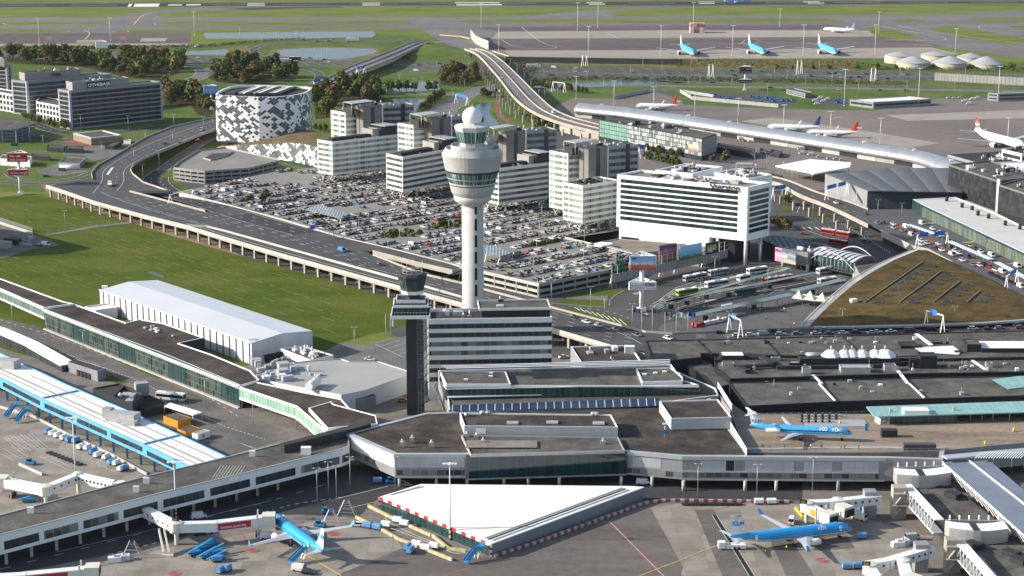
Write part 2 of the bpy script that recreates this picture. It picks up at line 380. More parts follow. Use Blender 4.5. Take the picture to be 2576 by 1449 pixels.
for q in([(0,1018,29),(0,1206,27),(0,1195,51),(0,1005,52)],[(0,975,29),(0,1000,29),(0,985,52),(0,962,52)],[(0,1268,35),(0,1375,34),(0,1375,41),(0,1268,42)],[(0,1407,33),(0,1515,32),(0,1515,40),(0,1405,41)],[(0,1868,26),(0,2000,25),(0,2000,29),(0,1868,30)],[(0,1866,38),(0,1998,37),(0,1998,42),(0,1866,43)],[(1,160,23),(1,290,22),(1,290,26),(1,160,27)],[(1,158,36),(1,292,35),(1,292,40),(1,158,41)],[(1,858,19),(1,1195,18),(1,1195,23),(1,858,24)],[(1,868,34),(1,1210,32),(1,1212,39),(1,870,41)],[(1,1850,18),(1,1970,17),(1,1970,21),(1,1850,22)],[(1,1868,30),(1,1990,29),(1,1992,34),(1,1868,35)],[(2,120,14),(2,240,13),(2,240,16),(2,120,17)],[(2,122,25),(2,242,24),(2,242,28),(2,122,29)],[(2,912,13),(2,1030,12),(2,1032,16),(2,912,17)],[(2,945,23),(2,1068,22),(2,1068,26),(2,945,27)]):
 rm.poly([P(*p)+Vector((0,0,.12))for p in q],WHITE)
cl=[P(0,0,41),P(0,960,40)],[P(0,1590,37),P(1,0,31),P(1,2576,24),P(2,0,24),P(2,2576,16)]
for c in cl:dashes(rm,[p+Vector((0,0,.09))for p in c],WHITE,60,30,1.2)
for c in([P(0,-200,27),P(0,950,25)],[P(0,1300,24),P(1,0,19),P(1,2576,13),P(2,2576,8)],[P(0,-200,56),P(0,950,54)],[P(0,1300,52),P(1,0,44),P(2,0,42),P(2,2576,27)]):dashes(rm,[p+Vector((0,0,.09))for p in c],WHITE,1,0,1.0)
struct(rm,'runway_marking')
ym=MB()
def yline(pts,w=.8,z=.15,m=None,k=3):dashes(ym,smooth([P(*p)+Vector((0,0,z))for p in pts],k),m or YEL,1,0,w,0)
yline([(0,1010,185),(0,1040,150),(0,1070,115),(0,1150,95)],1.2)
yline([(0,640,300),(0,690,245),(0,620,228),(0,700,225)],1.)
yline([(0,20,175),(0,60,195),(0,300,190),(0,600,185),(0,760,185),(0,830,178),(0,800,170)],.9)
yline([(0,1330,165),(0,1200,170),(0,1155,183),(0,1200,190),(0,1330,180)],.9)
yline([(0,860,238),(0,850,245),(0,980,245),(0,960,230)],.9);yline([(0,400,228),(0,510,235),(0,540,240),(0,430,250)],.9)
yline([(2,1380,205),(2,1480,195),(2,1580,215),(2,1900,270),(2,2000,290),(2,1960,310),(2,1560,300)],.7,m=WHITE)
yline([(2,1620,190),(2,1800,230),(2,2200,285),(2,2576,330)],.7,m=WHITE);yline([(2,1840,290),(2,1800,300),(2,1520,300)],.7)
yline([(1,1360,205),(1,1500,320),(1,1600,350)],.5,m=WHITE);yline([(1,2000,250),(1,2100,290)],.5,m=WHITE);yline([(1,1210,300),(1,1300,360),(1,1620,370),(1,1620,350)],.5,m=WHITE)
yline([(2,440,330),(2,480,295),(2,560,300),(2,590,310)],.5,m=WHITE);yline([(2,0,327),(2,1500,318)],.4,m=WHITE)
yline([(2,1740,345),(2,1780,335),(2,1900,345),(2,1780,345)],.7);yline([(2,2240,200),(2,2230,220),(2,2500,265)],.6)
yline([(2,780,835),(2,1150,870),(2,1600,930),(2,2050,1000)],.35);yline([(2,1140,890),(2,1210,885)],1.6)
struct(ym,'taxi_marking')
for nm,pts in(('pond',[(0,1545,248),(0,2576,239),(1,240,238),(1,262,262),(1,230,282),(0,2576,289),(0,1560,292),(0,1538,270)]),('pond',[(0,1255,410),(0,1330,388),(0,1500,383),(0,1715,373),(0,1728,395),(0,1712,418),(0,1400,415)]),('pond',[(0,2062,397),(0,2130,372),(0,2400,361),(0,2576,362),(1,230,370),(1,275,385),(1,240,405),(1,100,432),(0,2576,446),(0,2350,446),(0,2150,426),(0,2080,412)]),('pond',[(1,385,667),(1,430,640),(1,600,615),(1,690,613),(1,750,640),(1,765,680),(1,500,692),(1,400,687)]),('pond',[(1,380,745),(1,640,750),(1,620,800),(1,560,850),(1,500,830),(1,400,775)]),('canal',[(1,1445,660),(1,1500,630),(1,2100,613),(2,0,605),(2,30,625),(1,2090,642),(1,1700,662)]),('canal',[(1,1010,800),(1,1055,778),(1,1135,780),(1,1115,850),(1,1190,930),(1,1180,980),(1,1070,960),(1,1065,860)]),('canal',[(0,2300,255),(0,2301,255),(0,2301,256)])):
 if len(pts)>3:sheet(nm,pts,WATER,.06)
BANK=ground_mat('dry_grass',[(.10,.085,.04),(.16,.13,.06),(.20,.15,.08)],.05,.5,amt=.25)
sheet('bank',[(0,1715,370),(0,1800,350),(0,1880,345),(0,1870,400),(0,1990,440),(0,1740,440),(0,1730,400)],BANK,.03)
sheet('bank',[(0,2010,420),(0,2040,380),(0,2130,358),(0,2400,350),(1,240,358),(1,300,380),(1,260,440),(0,2576,455),(0,2200,450)],BANK,.03)
sheet('bank',[(1,1290,448),(2,0,452),(2,1300,455),(2,1300,520),(2,0,512),(1,1300,480)],BANK,.03)
def motorway(edgeL,edgeR,n):
 L,R=PP(edgeL),PP(edgeR);b=MB();strip(b,[p+Vector((0,0,.09))for p in L],[p+Vector((0,0,.09))for p in R],ASPH)
 for q in range(1,n):
  if q==n//2:
   c=[l.lerp(r,q/n)+Vector((0,0,.12))for l,r in zip(L,R)];A,B=ribbon_pts(c,3.4);strip(b,A,B,GRASS)
   for s in(A,B):dashes(b,[p for p in s],WHITE,1,0,.3)
  else:dashes(b,[l.lerp(r,q/n)+Vector((0,0,.09))for l,r in zip(L,R)],WHITE,4,9,.35)
 for f in(.02,.98):dashes(b,[l.lerp(r,f)+Vector((0,0,.09))for l,r in zip(L,R)],WHITE,1,0,.3)
 return struct(b,'motorway')
motorway([(0,-900,372),(0,0,386),(0,800,397),(0,1390,428),(0,2576,455),(1,700,474),(1,1450,492),(2,0,524),(2,1200,530),(2,2576,563),(2,3300,575)],[(0,-900,420),(0,0,440),(0,800,455),(0,1390,475),(0,2576,497),(1,700,525),(1,1450,590),(2,0,618),(2,1200,612),(2,2576,606),(2,3300,612)],10)
road('road',[(1,560,312),(0,2576,308),(0,2200,318),(0,1980,340),(0,1895,375),(0,1940,408),(0,2150,440),(0,2500,462),(1,100,470)],9,.13,ASPH,2,sm=3)
road('road',[(0,0,376),(0,900,378),(0,1250,372),(0,1500,355),(0,1800,325),(0,2200,296),(0,2576,286),(1,200,285),(1,560,302)],8,.13,ASPH,2)
road('road',[(0,1300,665),(0,1440,610),(0,1540,565),(0,1540,530),(0,1480,505),(0,1390,490)],16,.05,PAVE,3,sm=3)
road('road',[(0,2100,490),(0,2300,515),(0,2410,550),(0,2420,590),(0,2360,650)],10,.08,ASPH,2,sm=3)
road('road',[(1,0,600),(1,130,590),(1,300,562),(1,700,537),(1,950,520)],8,.06,ASPH,2,sm=3)
sheet('junction',[(1,600,850),(1,800,740),(1,900,700),(1,1000,660),(1,1150,632),(1,1200,650),(1,1180,690),(1,1020,720),(1,950,790),(1,880,830),(1,860,900),(1,700,900)],PAVE,.05)
jm=MB()
for o in(0,30,60,-30):dashes(jm,[P(1,720+o,880,.1),P(1,900+o,770,.1),P(1,1010+o*.6,690,.1)],WHITE,3,4,.3)
struct(jm,'road_marking')
road('road',[(1,280,700),(1,700,716),(1,1100,700),(1,1250,690)],11,.07,PAVE,2)
road('brick_path',[(1,1205,740),(1,1170,800),(1,1190,870),(1,1290,935)],5,.05,BRICKR,0,sm=3)
road('road',[(1,1440,600),(1,1900,580),(2,0,630),(2,900,640),(2,2576,668),(2,3200,680)],9,.06,ASPH,2)
road('road',[(1,1500,690),(1,1740,655),(1,2300,640),(2,0,655),(2,900,660),(2,2576,690),(2,3200,700)],10,.05,PAVE,2)
sheet('apron',[(1,1620,800),(1,1750,740),(1,2060,745),(1,2210,698),(1,2400,700),(1,2576,760),(2,0,790),(2,700,820),(2,1200,832),(2,1450,835),(2,1900,745),(2,2300,740),(2,3300,790),(2,3300,1400),(2,0,1449),(1,1900,1100),(1,1620,900)],ground_mat('taupe_apron',[(.15,.13,.12),(.175,.152,.138),(.20,.175,.155)],.01,.15,amt=.07),.05)
sheet('concrete_apron',[(2,440,915),(2,680,885),(2,1450,1000),(2,1940,1080),(2,1700,1122),(2,600,940)],CONCF,.08)
sheet('concrete_apron',[(2,1530,870),(2,2576,830),(2,3200,830),(2,3200,880),(2,1700,912)],CONCF,.08)
sheet('yard',[(2,-40,690),(2,600,700),(2,860,760),(2,830,790),(2,720,812),(2,60,752)],ASPH,.08)
sheet('yard',[(2,980,740),(2,1250,735),(2,1240,810),(2,1020,800)],ASPH,.08)
sheet('forecourt_asphalt',[('D',350,505),('D',440,415),('D',545,395),('D',800,440),('D',1000,400),('D',1420,330),('D',1600,350),('D',2100,410),('D',2900,380),('D',3000,900),('D',1100,900),('D',600,640)],ASPH,.035)
sheet('apron',[('D',-500,640),('D',600,850),('D',1500,900),('D',3000,800),('D',3600,1700),('D',-800,1700)],CONCG,.02)
sheet('under_road_ground',[(3,300,-60),(3,1800,0),(4,0,350),(4,1600,800),(4,2500,1200),(4,1300,1150),(4,490,1000),(4,450,840),(3,2400,665),(3,1700,470),(3,1000,250),(3,400,60)],SAND,.03)
lawn=MB();lawn.poly([P(*p)+Vector((0,0,.05))for p in[(3,-900,90),(3,0,38),(3,240,12),(3,400,45),(3,960,222),(3,1340,345),(3,1700,450),(3,2140,572),(3,2576,692),(4,340,795),(4,470,835),(4,492,900),(4,492,1010),(4,240,1070),(4,0,1135),(3,2400,1230),(3,900,1449),(3,-900,900)]],LAWN)
struct(lawn,'lawn')
sl=MB();STR=mat('mown_line',(.17,.165,.06),noise=(.15,.5));random.seed(3)
for(a,b_,c,d_)in((0,120,380,300),(60,95,620,265),(190,85,720,245),(360,90,830,228),(0,520,700,730),(100,490,760,720),(270,455,900,690),(410,460,1300,760),(680,370,2576,990),(780,425,2576,1080),(730,355,2576,940),(760,310,2576,870),(1020,290,2576,770),(1550,460,2576,730),(0,580,620,850),(0,180,300,290),(880,290,2400,830)):
 dashes(sl,[P(3,a,b_,.05),P(3,c,d_,.05)],STR,rnd.uniform(6,14),rnd.uniform(6,14),.4,.02)
struct(sl,'mown_line')
sheet('puddle',[(3,1110,600),(3,1170,605),(3,1200,622),(3,1250,640),(3,1220,648),(3,1160,625),(3,1120,612)],WATER,.09)
sheet('service_path',[(3,340,322),(3,700,255),(3,1010,222),(3,1015,235),(3,700,272),(3,360,330)],CONCG,.08)
sheet('service_yard',[(3,-400,170),(3,0,235),(3,240,320),(3,330,350),(3,450,405),(3,200,440),(3,60,490),(3,-400,560)],CONCG,.08)
sheet('concrete_apron',[(6,-400,300),(6,100,160),(6,1200,640),(6,1000,720),(6,-400,1100)],CONC,.05)
sheet('concrete_apron',[(6,560,1449),(6,1200,1250),(7,0,1000),(7,400,1130),(7,460,1240),(7,0,1449),(7,-200,1700),(6,0,1700)],CONC,.05)
sheet('concrete_apron',[(7,2300,940),(8,0,900),(8,900,900),(8,1900,1150),(8,1500,1449),(8,800,1900),(8,500,1449),(8,0,1449),(7,2576,1449),(7,2430,1200)],CONC,.05)
sheet('tarmac_patch',[(7,460,1240),(7,1200,1310),(7,2290,900),(7,2330,930),(7,2576,1380),(7,2560,1449),(7,2500,1700),(7,-500,1700),(7,0,1430)],ground_mat('warm_tarmac',[(.105,.092,.082),(.13,.115,.102),(.16,.14,.125)],.02,.3,stretch=(.4,2,1),amt=.1),.07)
SLD=ground_mat('dark_slab',[(.10,.092,.086),(.125,.115,.105),(.15,.138,.125)],.05,.6,amt=.1)
for q in([(8,640,1140),(8,790,1130),(8,990,1449),(8,780,1449)],[(8,90,950),(8,230,945),(8,420,1250),(8,540,1449),(8,300,1449)],[(8,870,1080),(8,1180,1060),(8,1300,1240),(8,1000,1260)],[(7,1450,1300),(7,1690,1220),(7,1860,1255),(7,1640,1372)]):
 sheet('tarmac_patch',q,SLD,.09)
am=MB()
def aline(pts,w,m,z=.12,k=0,on=1,off=0):dashes(am,smooth([P(*p)+Vector((0,0,z))for p in pts],k),m,on,off,w,0)
aline([(7,2020,1035),(7,2430,1449),(7,2600,1600)],.45,PINK);aline([(7,2250,1449),(7,2576,1325),(8,0,1325),(8,260,1215),(8,420,1180),(8,620,1165)],.25,YEL,k=2)
aline([(8,620,1235),(8,900,1195),(8,1240,1140)],.25,YEL);aline([(8,238,990),(8,520,1449),(8,600,1600)],1.0,BLACK,.12);aline([(8,222,992),(8,500,1449)],.15,WHITE);aline([(8,256,990),(8,545,1449)],.15,WHITE)
aline([(7,770,1449),(7,1100,1345),(7,1220,1305)],.3,REDP);aline([(6,2240,1210+40),(6,2576,1449)],.4,YEL)
aline([(7,0,1240+190),(7,480,1275)],.3,SLD);aline([(6,1185,1220),(6,1530,1362),(6,1700,1300)],.15,REDP);aline([(8,750,930),(8,960,1230)],.15,REDP,off=0)if 0 else None
for pts in([(6,0,552),(6,330,690)],[(6,0,790),(6,60,860),(6,200,940)],[(6,60,870),(6,210,830)],[(6,1700,1105),(6,1800,1210)],[(6,1800,1100),(6,1870,1200)],[(6,1900,1060),(6,1950,1160)],[(6,1640,1110),(6,1720,1220)],[(6,1560,1100),(6,1640,1200)],[(8,1570,1170),(8,1830,1160),(8,1730,1060)],[(8,930,930),(8,980,1010)],[(8,60,935),(8,200,960),(8,340,932)],[(8,1060,1060),(8,1140,1010),(8,1260,1020),(8,1340,1090)]):aline(pts,.18,REDP)
def ring(s,x,y,r,m,n=28,w=.3):
 c=P(s,x,y,.14);dashes(am,[c+Vector((math.cos(t*2*math.pi/n)*r,math.sin(t*2*math.pi/n)*r,0))for t in range(n+1)],m,1,0,w,0)
for s,x,y in((8,1052,1330),(6,1910,1254),(6,1315,1430),(6,2515,1129),(8,745,1056)):
 for r in(1.9,1.2,.5):ring(s,x,y,r,REDP)
struct(am,'apron_marking')
rm=MB()
def rl(pts,w=.25,on=1,off=0,m=None,z=.14,k=1):dashes(rm,smooth([P(*p)+Vector((0,0,z))for p in pts],k),m or WHITE,on,off,w,0)
sheet('service_road',[(6,-400,1449),(6,-400,1250),(6,400,1100),(6,1300,980),(6,2050,760),(6,2576,600),(7,420,650),(7,2576,740),(8,900,740),(8,900,880),(8,0,880),(7,2290,880),(7,560,760),(7,280,860),(7,120,1010),(7,0,990),(6,2576,1000),(6,2260,985),(6,2060,990),(6,1230,1190),(6,820,1290),(6,0,1449)],ASPHD,.09)
rl([(6,0,1400),(6,800,1200),(6,1200,1095),(6,2000,900),(6,2500,745)],.25,3,6);rl([(6,430,1270),(6,1230,1085),(6,2050,880)],.2);rl([(6,820,1290),(6,1230,1188)],.5,1.5,1.5);rl([(6,2000,970),(6,2250,900),(6,2576,860)],.5,1.5,1.5)
rl([(7,360,1085),(7,560,1160),(7,800,1250)],.25,k=2);rl([(7,330,1010),(7,350,1040),(7,520,1130),(7,760,1220),(7,830,1285),(7,960,1275)],.25,k=2);rl([(7,0,860),(7,350,775)],.2);rl([(7,60,940),(7,300,880)],.2)
for i in range(9):rl([(6,30+i*26,410-i*4+0),(6,150+i*30-i*2,510-i*2)],.12,k=0)
for i in range(7):rl([(6,30+i*38,405+i*16),(6,130+i*33,378+i*18)],.12,k=0)
for i in range(8):rl([(6,-60+i*34,490+i*12),(6,50+i*24,470+i*14)],.12,k=0);rl([(6,300+i*40,545+i*14),(6,350+i*40,530+i*14)],.12,k=0)
for q in range(3):rl([(6,30+q*60,408-q*14),(6,235+q*40,505-q*18)],.12,k=0);rl([(6,-40+q*60,500-q*14),(6,110+q*50,585-q*16)],.12,k=0);rl([(6,300+q*50,548-q*12),(6,500+q*40,645-q*10)],.12,k=0)
for i in range(10):rl([(6,390+i*55,385+i*27),(6,345+i*55,410+i*27),(6,372+i*55,425+i*27)],.12,k=0)
sheet('service_road',[(3,-400,830),(3,0,950),(3,330,1030),(3,1280,1449),(6,1850,230),(6,2240,390),(6,1700,545),(6,1300,520),(6,1300,160),(3,1000,1449),(3,0,1080),(3,-400,930)],ground_mat('worn_asphalt',[(.10,.095,.09),(.13,.122,.112),(.17,.155,.14)],.04,.4,amt=.12),.09)
rl([(3,0,965),(3,500,1120),(3,1340,1449),(6,1470,35),(6,1810,255)],.3,2.5,3.5);rl([(3,0,1030),(3,360,1170),(3,900,1370),(6,1150,20),(6,1600,290),(6,2000,420)],.3,1.2,1.2)
rl([(3,0,1000),(3,1100,1449),(6,1330,0),(6,1800,250)],.35,m=SAND)
for i in range(7):rl([(6,1690+i*32,405+i*11),(6,1790+i*26,440+i*10)],.12,k=0)
sheet('yard',[(4,120,1180),(4,350,1115),(4,495,1085),(4,560,1200),(4,560,1449),(3,2400,1300),(3,2400,1230),(4,0,1140)],PAVE,.08)
for i in range(5):rl([(4,255+i*42,1162+i*22-20),(4,400+i*42,1118+i*22-20)],.15,k=0)
for i in range(8):rl([(4,255+i*25,1150+i*12),(4,300+i*25,1170+i*12)],.15,k=0)
struct(rm,'road_marking')
ROOFD=panel('bitumen_roof',(.062,.058,.055),1.1,12,joint=.8,jw=.05,vary=.05,rough=.95,spec=.05,noise=(.07,.25))
ROOFB=ground_mat('weathered_roof',[(.040,.035,.032),(.064,.055,.048),(.105,.088,.074)],.09,.8,amt=.15)
ROOFG=ground_mat('grey_roof',[(.072,.068,.061),(.102,.097,.087),(.14,.132,.116)],.13,1.3,amt=.2)
GRAVEL=ground_mat('gravel_roof',[(.17,.15,.125),(.21,.185,.155),(.26,.23,.19)],.12,1.5,amt=.15)
ROOFW=panel('white_membrane_roof',(.74,.72,.67),6,30,joint=.9,jw=.08,vary=.02,noise=(.05,.06))
WTCW=panel('white_panels',(.62,.62,.59),1.8,500,joint=.7,jw=.03,vary=.03,rough=.45)
GLASS_A=panel('office_glass',(.02,.03,.035),1.8,500,joint=3.2,jw=.09,vary=.1,rough=.12,c2=(.09,.11,.10),jc=(.17,.18,.17),spec=.6)
GLASS_G=panel('pale_green_blind_glass',(.30,.38,.31),1.8,500,joint=3.2,jw=.1,vary=.1,rough=.2,c2=(.05,.06,.065),jc=(.38,.40,.37),spec=.6)
GLASS_D=panel('dark_ribbon_glass',(.018,.026,.032),4.4,500,jw=.06,rough=.1,c2=(.03,.045,.05),jc=(.10,.11,.12),spec=.6)
GLASS_T=panel('green_tinted_glass',(.012,.035,.038),2.2,500,jw=.08,rough=.08,c2=(.025,.06,.06),jc=(.09,.11,.11),spec=.7)
GLASS_B=panel('dark_office_glass',(.015,.018,.024),1.35,500,jw=.1,rough=.12,c2=(.05,.055,.062),jc=(.03,.033,.036),spec=.4)
def faces_of(pts,cam_only=True):
 """outline edges in order with outward side right of A->B, only those turned to the viewpoints in front"""
 pts=[V2(p)for p in pts];ar=sum(pts[i-1].x*pts[i].y-pts[i].x*pts[i-1].y for i in range(len(pts)))
 if ar<0:pts=pts[::-1]
 out=[]
 for i in range(len(pts)):
  a,b=pts[i],pts[(i+1)%len(pts)];d=b-a;n=Vector((d.y,-d.x));mid=(a+b)/2
  if not cam_only or n.dot(-mid)>0:out.append((a,b))
 return out
def bands(root,pts,z0,z1,n,fr,m,margin=1.0,name='window_band',first=None,edges=None,proud=.06,lo=.3,mats=None):
 """one ribbon of glazing per storey on each visible side"""
 st=(z1-z0)/n
 for ei,(a,b)in enumerate(edges or faces_of(pts)):
  d=(b-a);L=d.length;d=d/L
  if L<2.5*margin:continue
  for k in range(n):
   q=MB();zz=z0+st*(k+lo);mm=mats[ei]if mats else m
   q.wallbox(a+d*margin,b-d*margin,zz,zz+st*fr,.12,mm,proud);q.build(name,root)
def block(name,label,cat,pts,z0,z1,wall,roof=None,rim=.45,drop=.7,group=None,root=None,rimm=None):
 pts=[V2(p)for p in pts]
 if root is None:
  c=sum(pts,Vector((0,0)))/len(pts);root=thing(name,label,cat,(c.x,c.y,z0),0,group)
 b=MB();ps=pts
 ar=sum(ps[i-1].x*ps[i].y-ps[i].x*ps[i-1].y for i in range(len(ps)))
 if ar<0:ps=ps[::-1]
 N=len(ps)
 for i in range(N):
  a,c=ps[i],ps[(i+1)%N];b.face([(a.x,a.y,z0),(c.x,c.y,z0),(c.x,c.y,z1),(a.x,a.y,z1)],wall)
 r=MB()
 if rim:
  ins=inset(ps,rim)
  for i in range(N):
   j=(i+1)%N
   b.face([(ps[i].x,ps[i].y,z1),(ps[j].x,ps[j].y,z1),(ins[j].x,ins[j].y,z1),(ins[i].x,ins[i].y,z1)],rimm or wall)
   b.face([(ins[i].x,ins[i].y,z1),(ins[j].x,ins[j].y,z1),(ins[j].x,ins[j].y,z1-drop),(ins[i].x,ins[i].y,z1-drop)],rimm or wall)
  r.poly(ins,roof or wall,z1-drop)
 else:r.poly(ps,roof or wall,z1)
 if z0>.5:b.poly(ps,wall,z0,flip=True)
 b.build('wall',root);r.build('roof',root);return root
def rooftop(root,pts,z,n,seed=1,m=None,size=(1.5,4.5),h=(.6,2.2),name='roof_unit'):
 """boxy plant units standing on a roof, each a part"""
 r=random.Random(seed);a,b,c,d=[V2(p)for p in pts[:4]];e1,e2=b-a,d-a;ang=math.atan2(e1.y,e1.x)
 for i in range(n):
  u,v=r.uniform(.12,.88),r.uniform(.15,.85);p=a+e1*u+e2*v;q=MB();s=r.uniform(*size)
  q.box((p.x,p.y,z),s,s*r.uniform(.4,.9),r.uniform(*h),r.choice(m or[STEEL,CGREY,DARK,MWHITE]),ang)
  if r.random()<.4:q.tube((p.x,p.y,z),(p.x,p.y,z+r.uniform(2,3.2)),.3,m=STEEL,n=6)
  q.build(name,root)
def rect(front,left,right,s,zt):
 """roof rectangle seen at three corners (pixels), at height zt"""
 return para(P(s,*front,zt),P(s,*left,zt),P(s,*right,zt))
def mast_proto(h,name='floodlight_mast',kind='cross'):
 root=thing(name,'x','light mast');b=MB();nb=6;zb=h*.2
 if kind=='band':
  for i in range(6):b.tube((0,0,zb*i/6),(0,0,zb*(i+1)/6),.32-.01*i,m=[REDM,MWHITE][i%2],n=8,cap=False)
  b.tube((0,0,zb),(0,0,h),.26,.13,m=MWHITE,n=8)
 else:b.tube((0,0,0),(0,0,h),.2,.1,m=STEEL,n=8)
 b.build('pole',root)
 q=MB();q.box((0,0,h),4.6,.5,.25,MWHITE)
 for i in range(4):q.box((-1.8+i*1.2,-.35,h-.25),.7,.5,.3,MWHITE)
 if kind=='band':q.box((0,0,h-.1),.5,2.6,.2,MWHITE)
 q.build('lamp_head',root);freeze(root);return root
def lamp_proto(h,arms=2,name='street_lamp'):
 root=thing(name,'x','street lamp');b=MB();b.tube((0,0,0),(0,0,h),.12,.07,m=STEEL,n=6);b.build('pole',root)
 q=MB();q.slopebox((-.9 if arms==2 else 0,0,h),(.9,0,h),.1,.08,STEEL)
 for s in((-1,1)if arms==2 else(1,)):q.box((s*1.0,0,h-.05),.7,.3,.14,MWHITE)
 q.build('lamp_head',root);freeze(root);return root
ORD=['first','second','third','fourth','fifth','sixth','seventh','eighth','ninth','tenth','eleventh','twelfth','thirteenth','fourteenth','fifteenth','sixteenth','seventeenth','eighteenth','nineteenth','twentieth']
def nth(i):return ORD[i]if i<20 else ORD[19]+'-'+ORD[i-20]if i<29 else '%dth'%(i+1)
def row_of(proto,pts,lab,group,rz=0,used=None,scales=None):
 """copies of proto at photo points, numbered from the left in their labels"""
 pts=sorted(enumerate(pts),key=lambda t:vpix(t[1])[0]);out=[]
 for n,(i,p)in enumerate(pts):
  l=lab.format(nth(n));z=rz[i]if isinstance(rz,(list,tuple))else rz
  if not proto.get('used'):
   o=proto;o.location=p;o.rotation_euler=(0,0,z);o['label']=l;o['group']=group;o['used']=1
   if scales:o.scale=(1,1,scales[i])
  else:
   o=clone(proto,p,z,l,group)
   if 'used' in o:del o['used']
   if scales:o.scale=(1,1,scales[i])
  out.append(o)
 return out
TC=P('D',1190.5,866);CLAD=panel('tower_cladding',(.40,.40,.385),.95,500,joint=.72,jw=.05,vary=.04,rough=.5)
TCON=mat('tower_concrete',(.44,.44,.41),noise=(.1,.06),rough=.8);TGL=panel('tower_glass',(.015,.06,.065),1.7,500,jw=.1,rough=.06,c2=(.04,.13,.13),jc=(.45,.45,.42),spec=.8)
tw=thing('control_tower','tall pale control tower on a round shaft with a white dome on top','control tower',TC)
def tz(y):return HV(TC,1,y)
sT=4900/(vpix(TC)[1]*0+(TC.y*CP+(CAMH-50)*SP))
def tr(w):return w/3/sT/2
def towrings(name,rows,m,n=24,smooth=False,rot=0):
 b=MB();b.lathe(TC,rows,m,n,smooth,rot);return b.build(name,tw)
zz=lambda y:HV(TC,'q1',y)
H1={k:HV(TC,1,y)for k,y in dict(neck=1462,lowb=1435,lowt=1390,gb=1375,gt=1290,midt=1275,rim=1160,rimt=1128,ringt=1128,ringb=1160,basT=1075,basB=1108,cabB=1075,cabT=985,eave=955,roof=918,dome=808).items()}
shaft=MB();shaft.lathe(TC,[(tr(163),0),(tr(163),H1['neck']-5)],TCON,32,True);sh=shaft.build('shaft',tw)
for k in range(8):
 q=MB();zc=HV(TC,4,800-k*123-30)
 if zc>H1['neck']-8:break
 for o in(-.28,.0,.28):
  a=math.radians(-72)+o*.22;r0=tr(163);x,y=TC.x+math.cos(a)*(r0-.05),TC.y+math.sin(a)*(r0-.05)
  q.box((x,y,zc),.55,.3,5.2,SHADE,a+math.pi/2)
 q.build('slit_window',sh)
towrings('collar',[(tr(163),H1['neck']-5),(tr(280),H1['neck']-2.6),(tr(285),H1['neck']-.3)],TCON,32,True)
towrings('lower_drum',[(tr(290),H1['neck']-.3),(tr(320),H1['neck']+1.2),(tr(345),H1['lowt'])],CLAD,48)
towrings('dark_gap',[(tr(338),H1['lowt']),(tr(345),H1['gb']+.2)],DARK,40)
towrings('window_ring',[(tr(352),H1['gb']+.2),(tr(378),(H1['gb']+H1['gt'])/2-.15),(tr(408),H1['gt'])],TGL,40)
towrings('transom',[(tr(381),(H1['gb']+H1['gt'])/2-.2),(tr(384),(H1['gb']+H1['gt'])/2+.1)],TCON,40)
towrings('window_sill',[(tr(350),H1['gb']-.4),(tr(356),H1['gb']+.35)],TCON,40)
towrings('dark_gap',[(tr(400),H1['gt']),(tr(405),H1['midt'])],DARK,40)
towrings('upper_drum',[(tr(410),H1['midt']),(tr(458),H1['rim']-.2),(tr(462),H1['rim']),(tr(405),H1['rimt']+.9),(tr(392),H1['rimt']+.9),(tr(390),H1['rimt']-.6),(1,H1['rimt']-.6)],CLAD,48)
towrings('gallery',[(tr(325),H1['rimt']-.6),(tr(322),H1['rimt']+2.2),(tr(312),H1['rimt']+2.2),(tr(312),H1['rimt']+1.2),(1,H1['rimt']+1.2)],CLAD,48)
towrings('cab_base',[(tr(190),H1['rimt']+1.2),(tr(188),H1['cabB']+.3)],CLAD,8,rot=math.radians(14))
towrings('cab_glazing',[(tr(200),H1['cabB']+.3),(tr(222),(H1['cabB']*.45+H1['cabT']*.55)),(tr(248),H1['cabT'])],TGL,8,rot=math.radians(14))
towrings('cab_roof',[(tr(250),H1['cabT']),(tr(276),H1['eave']),(tr(276),H1['eave']+.5),(tr(150),H1['roof']-.9),(tr(132),H1['roof']-.2)],panel('roof_cladding',(.55,.55,.52),.9,500,joint=.65,jw=.06,vary=.04,rough=.45),8,rot=math.radians(14))
for i in range(8):
 a=math.radians(14)+i*math.pi/4;c,s=math.cos(a),math.sin(a);mu=MB()
 mu.tube((TC.x+c*tr(203),TC.y+s*tr(203),H1['cabB']+.3),(TC.x+c*tr(251),TC.y+s*tr(251),H1['cabT']),.12,m=TCON,n=5)
 mu.build('mullion',tw)
DOME=panel('radome_white',(.80,.80,.79),2.6,2.2,joint=.8,jw=.06,vary=.03,rough=.5,off=.5)
rD=tr(150);zD=H1['dome']-rD;prof=[(rD*math.cos(t),zD+rD*math.sin(t))for t in[math.radians(x)for x in range(-58,88,9)]]
dm=towrings('radome',prof,DOME,20,True)
q=MB();q.box((TC.x,TC.y,zD+rD-.1),1.2,.8,.5,MWHITE);q.tube((TC.x,TC.y,zD+rD),(TC.x,TC.y,zD+rD+1.4),.06,m=STEEL,n=5);q.build('aerial',dm)
for dx,dy,hh in((8.5,-1,3.4),(7.6,2,2.6),(-6,1,1.2)):
 q=MB();x,y,z=TC.x+dx,TC.y+dy,H1['rimt']+1.2;q.tube((x,y,z),(x,y,z+hh),.07,m=STEEL,n=5);q.tube((x+.8,y,z),(x+.6,y,z+hh),.07,m=STEEL,n=5)
 for k in range(4):q.slopebox((x,y,z+hh*k/4),(x+.7,y,z+hh*(k+1)/4),.06,.06,STEEL)
 q.build('railing',tw)
OB=P('D',1037,1040);ow=thing('old_control_tower','small dark glazed octagonal cab on a terraced deck above a slim dark shaft','control tower',OB)
ozh=lambda y:HV(OB,4,y)
sO=4900/(OB.y*CP+(CAMH-25)*SP)
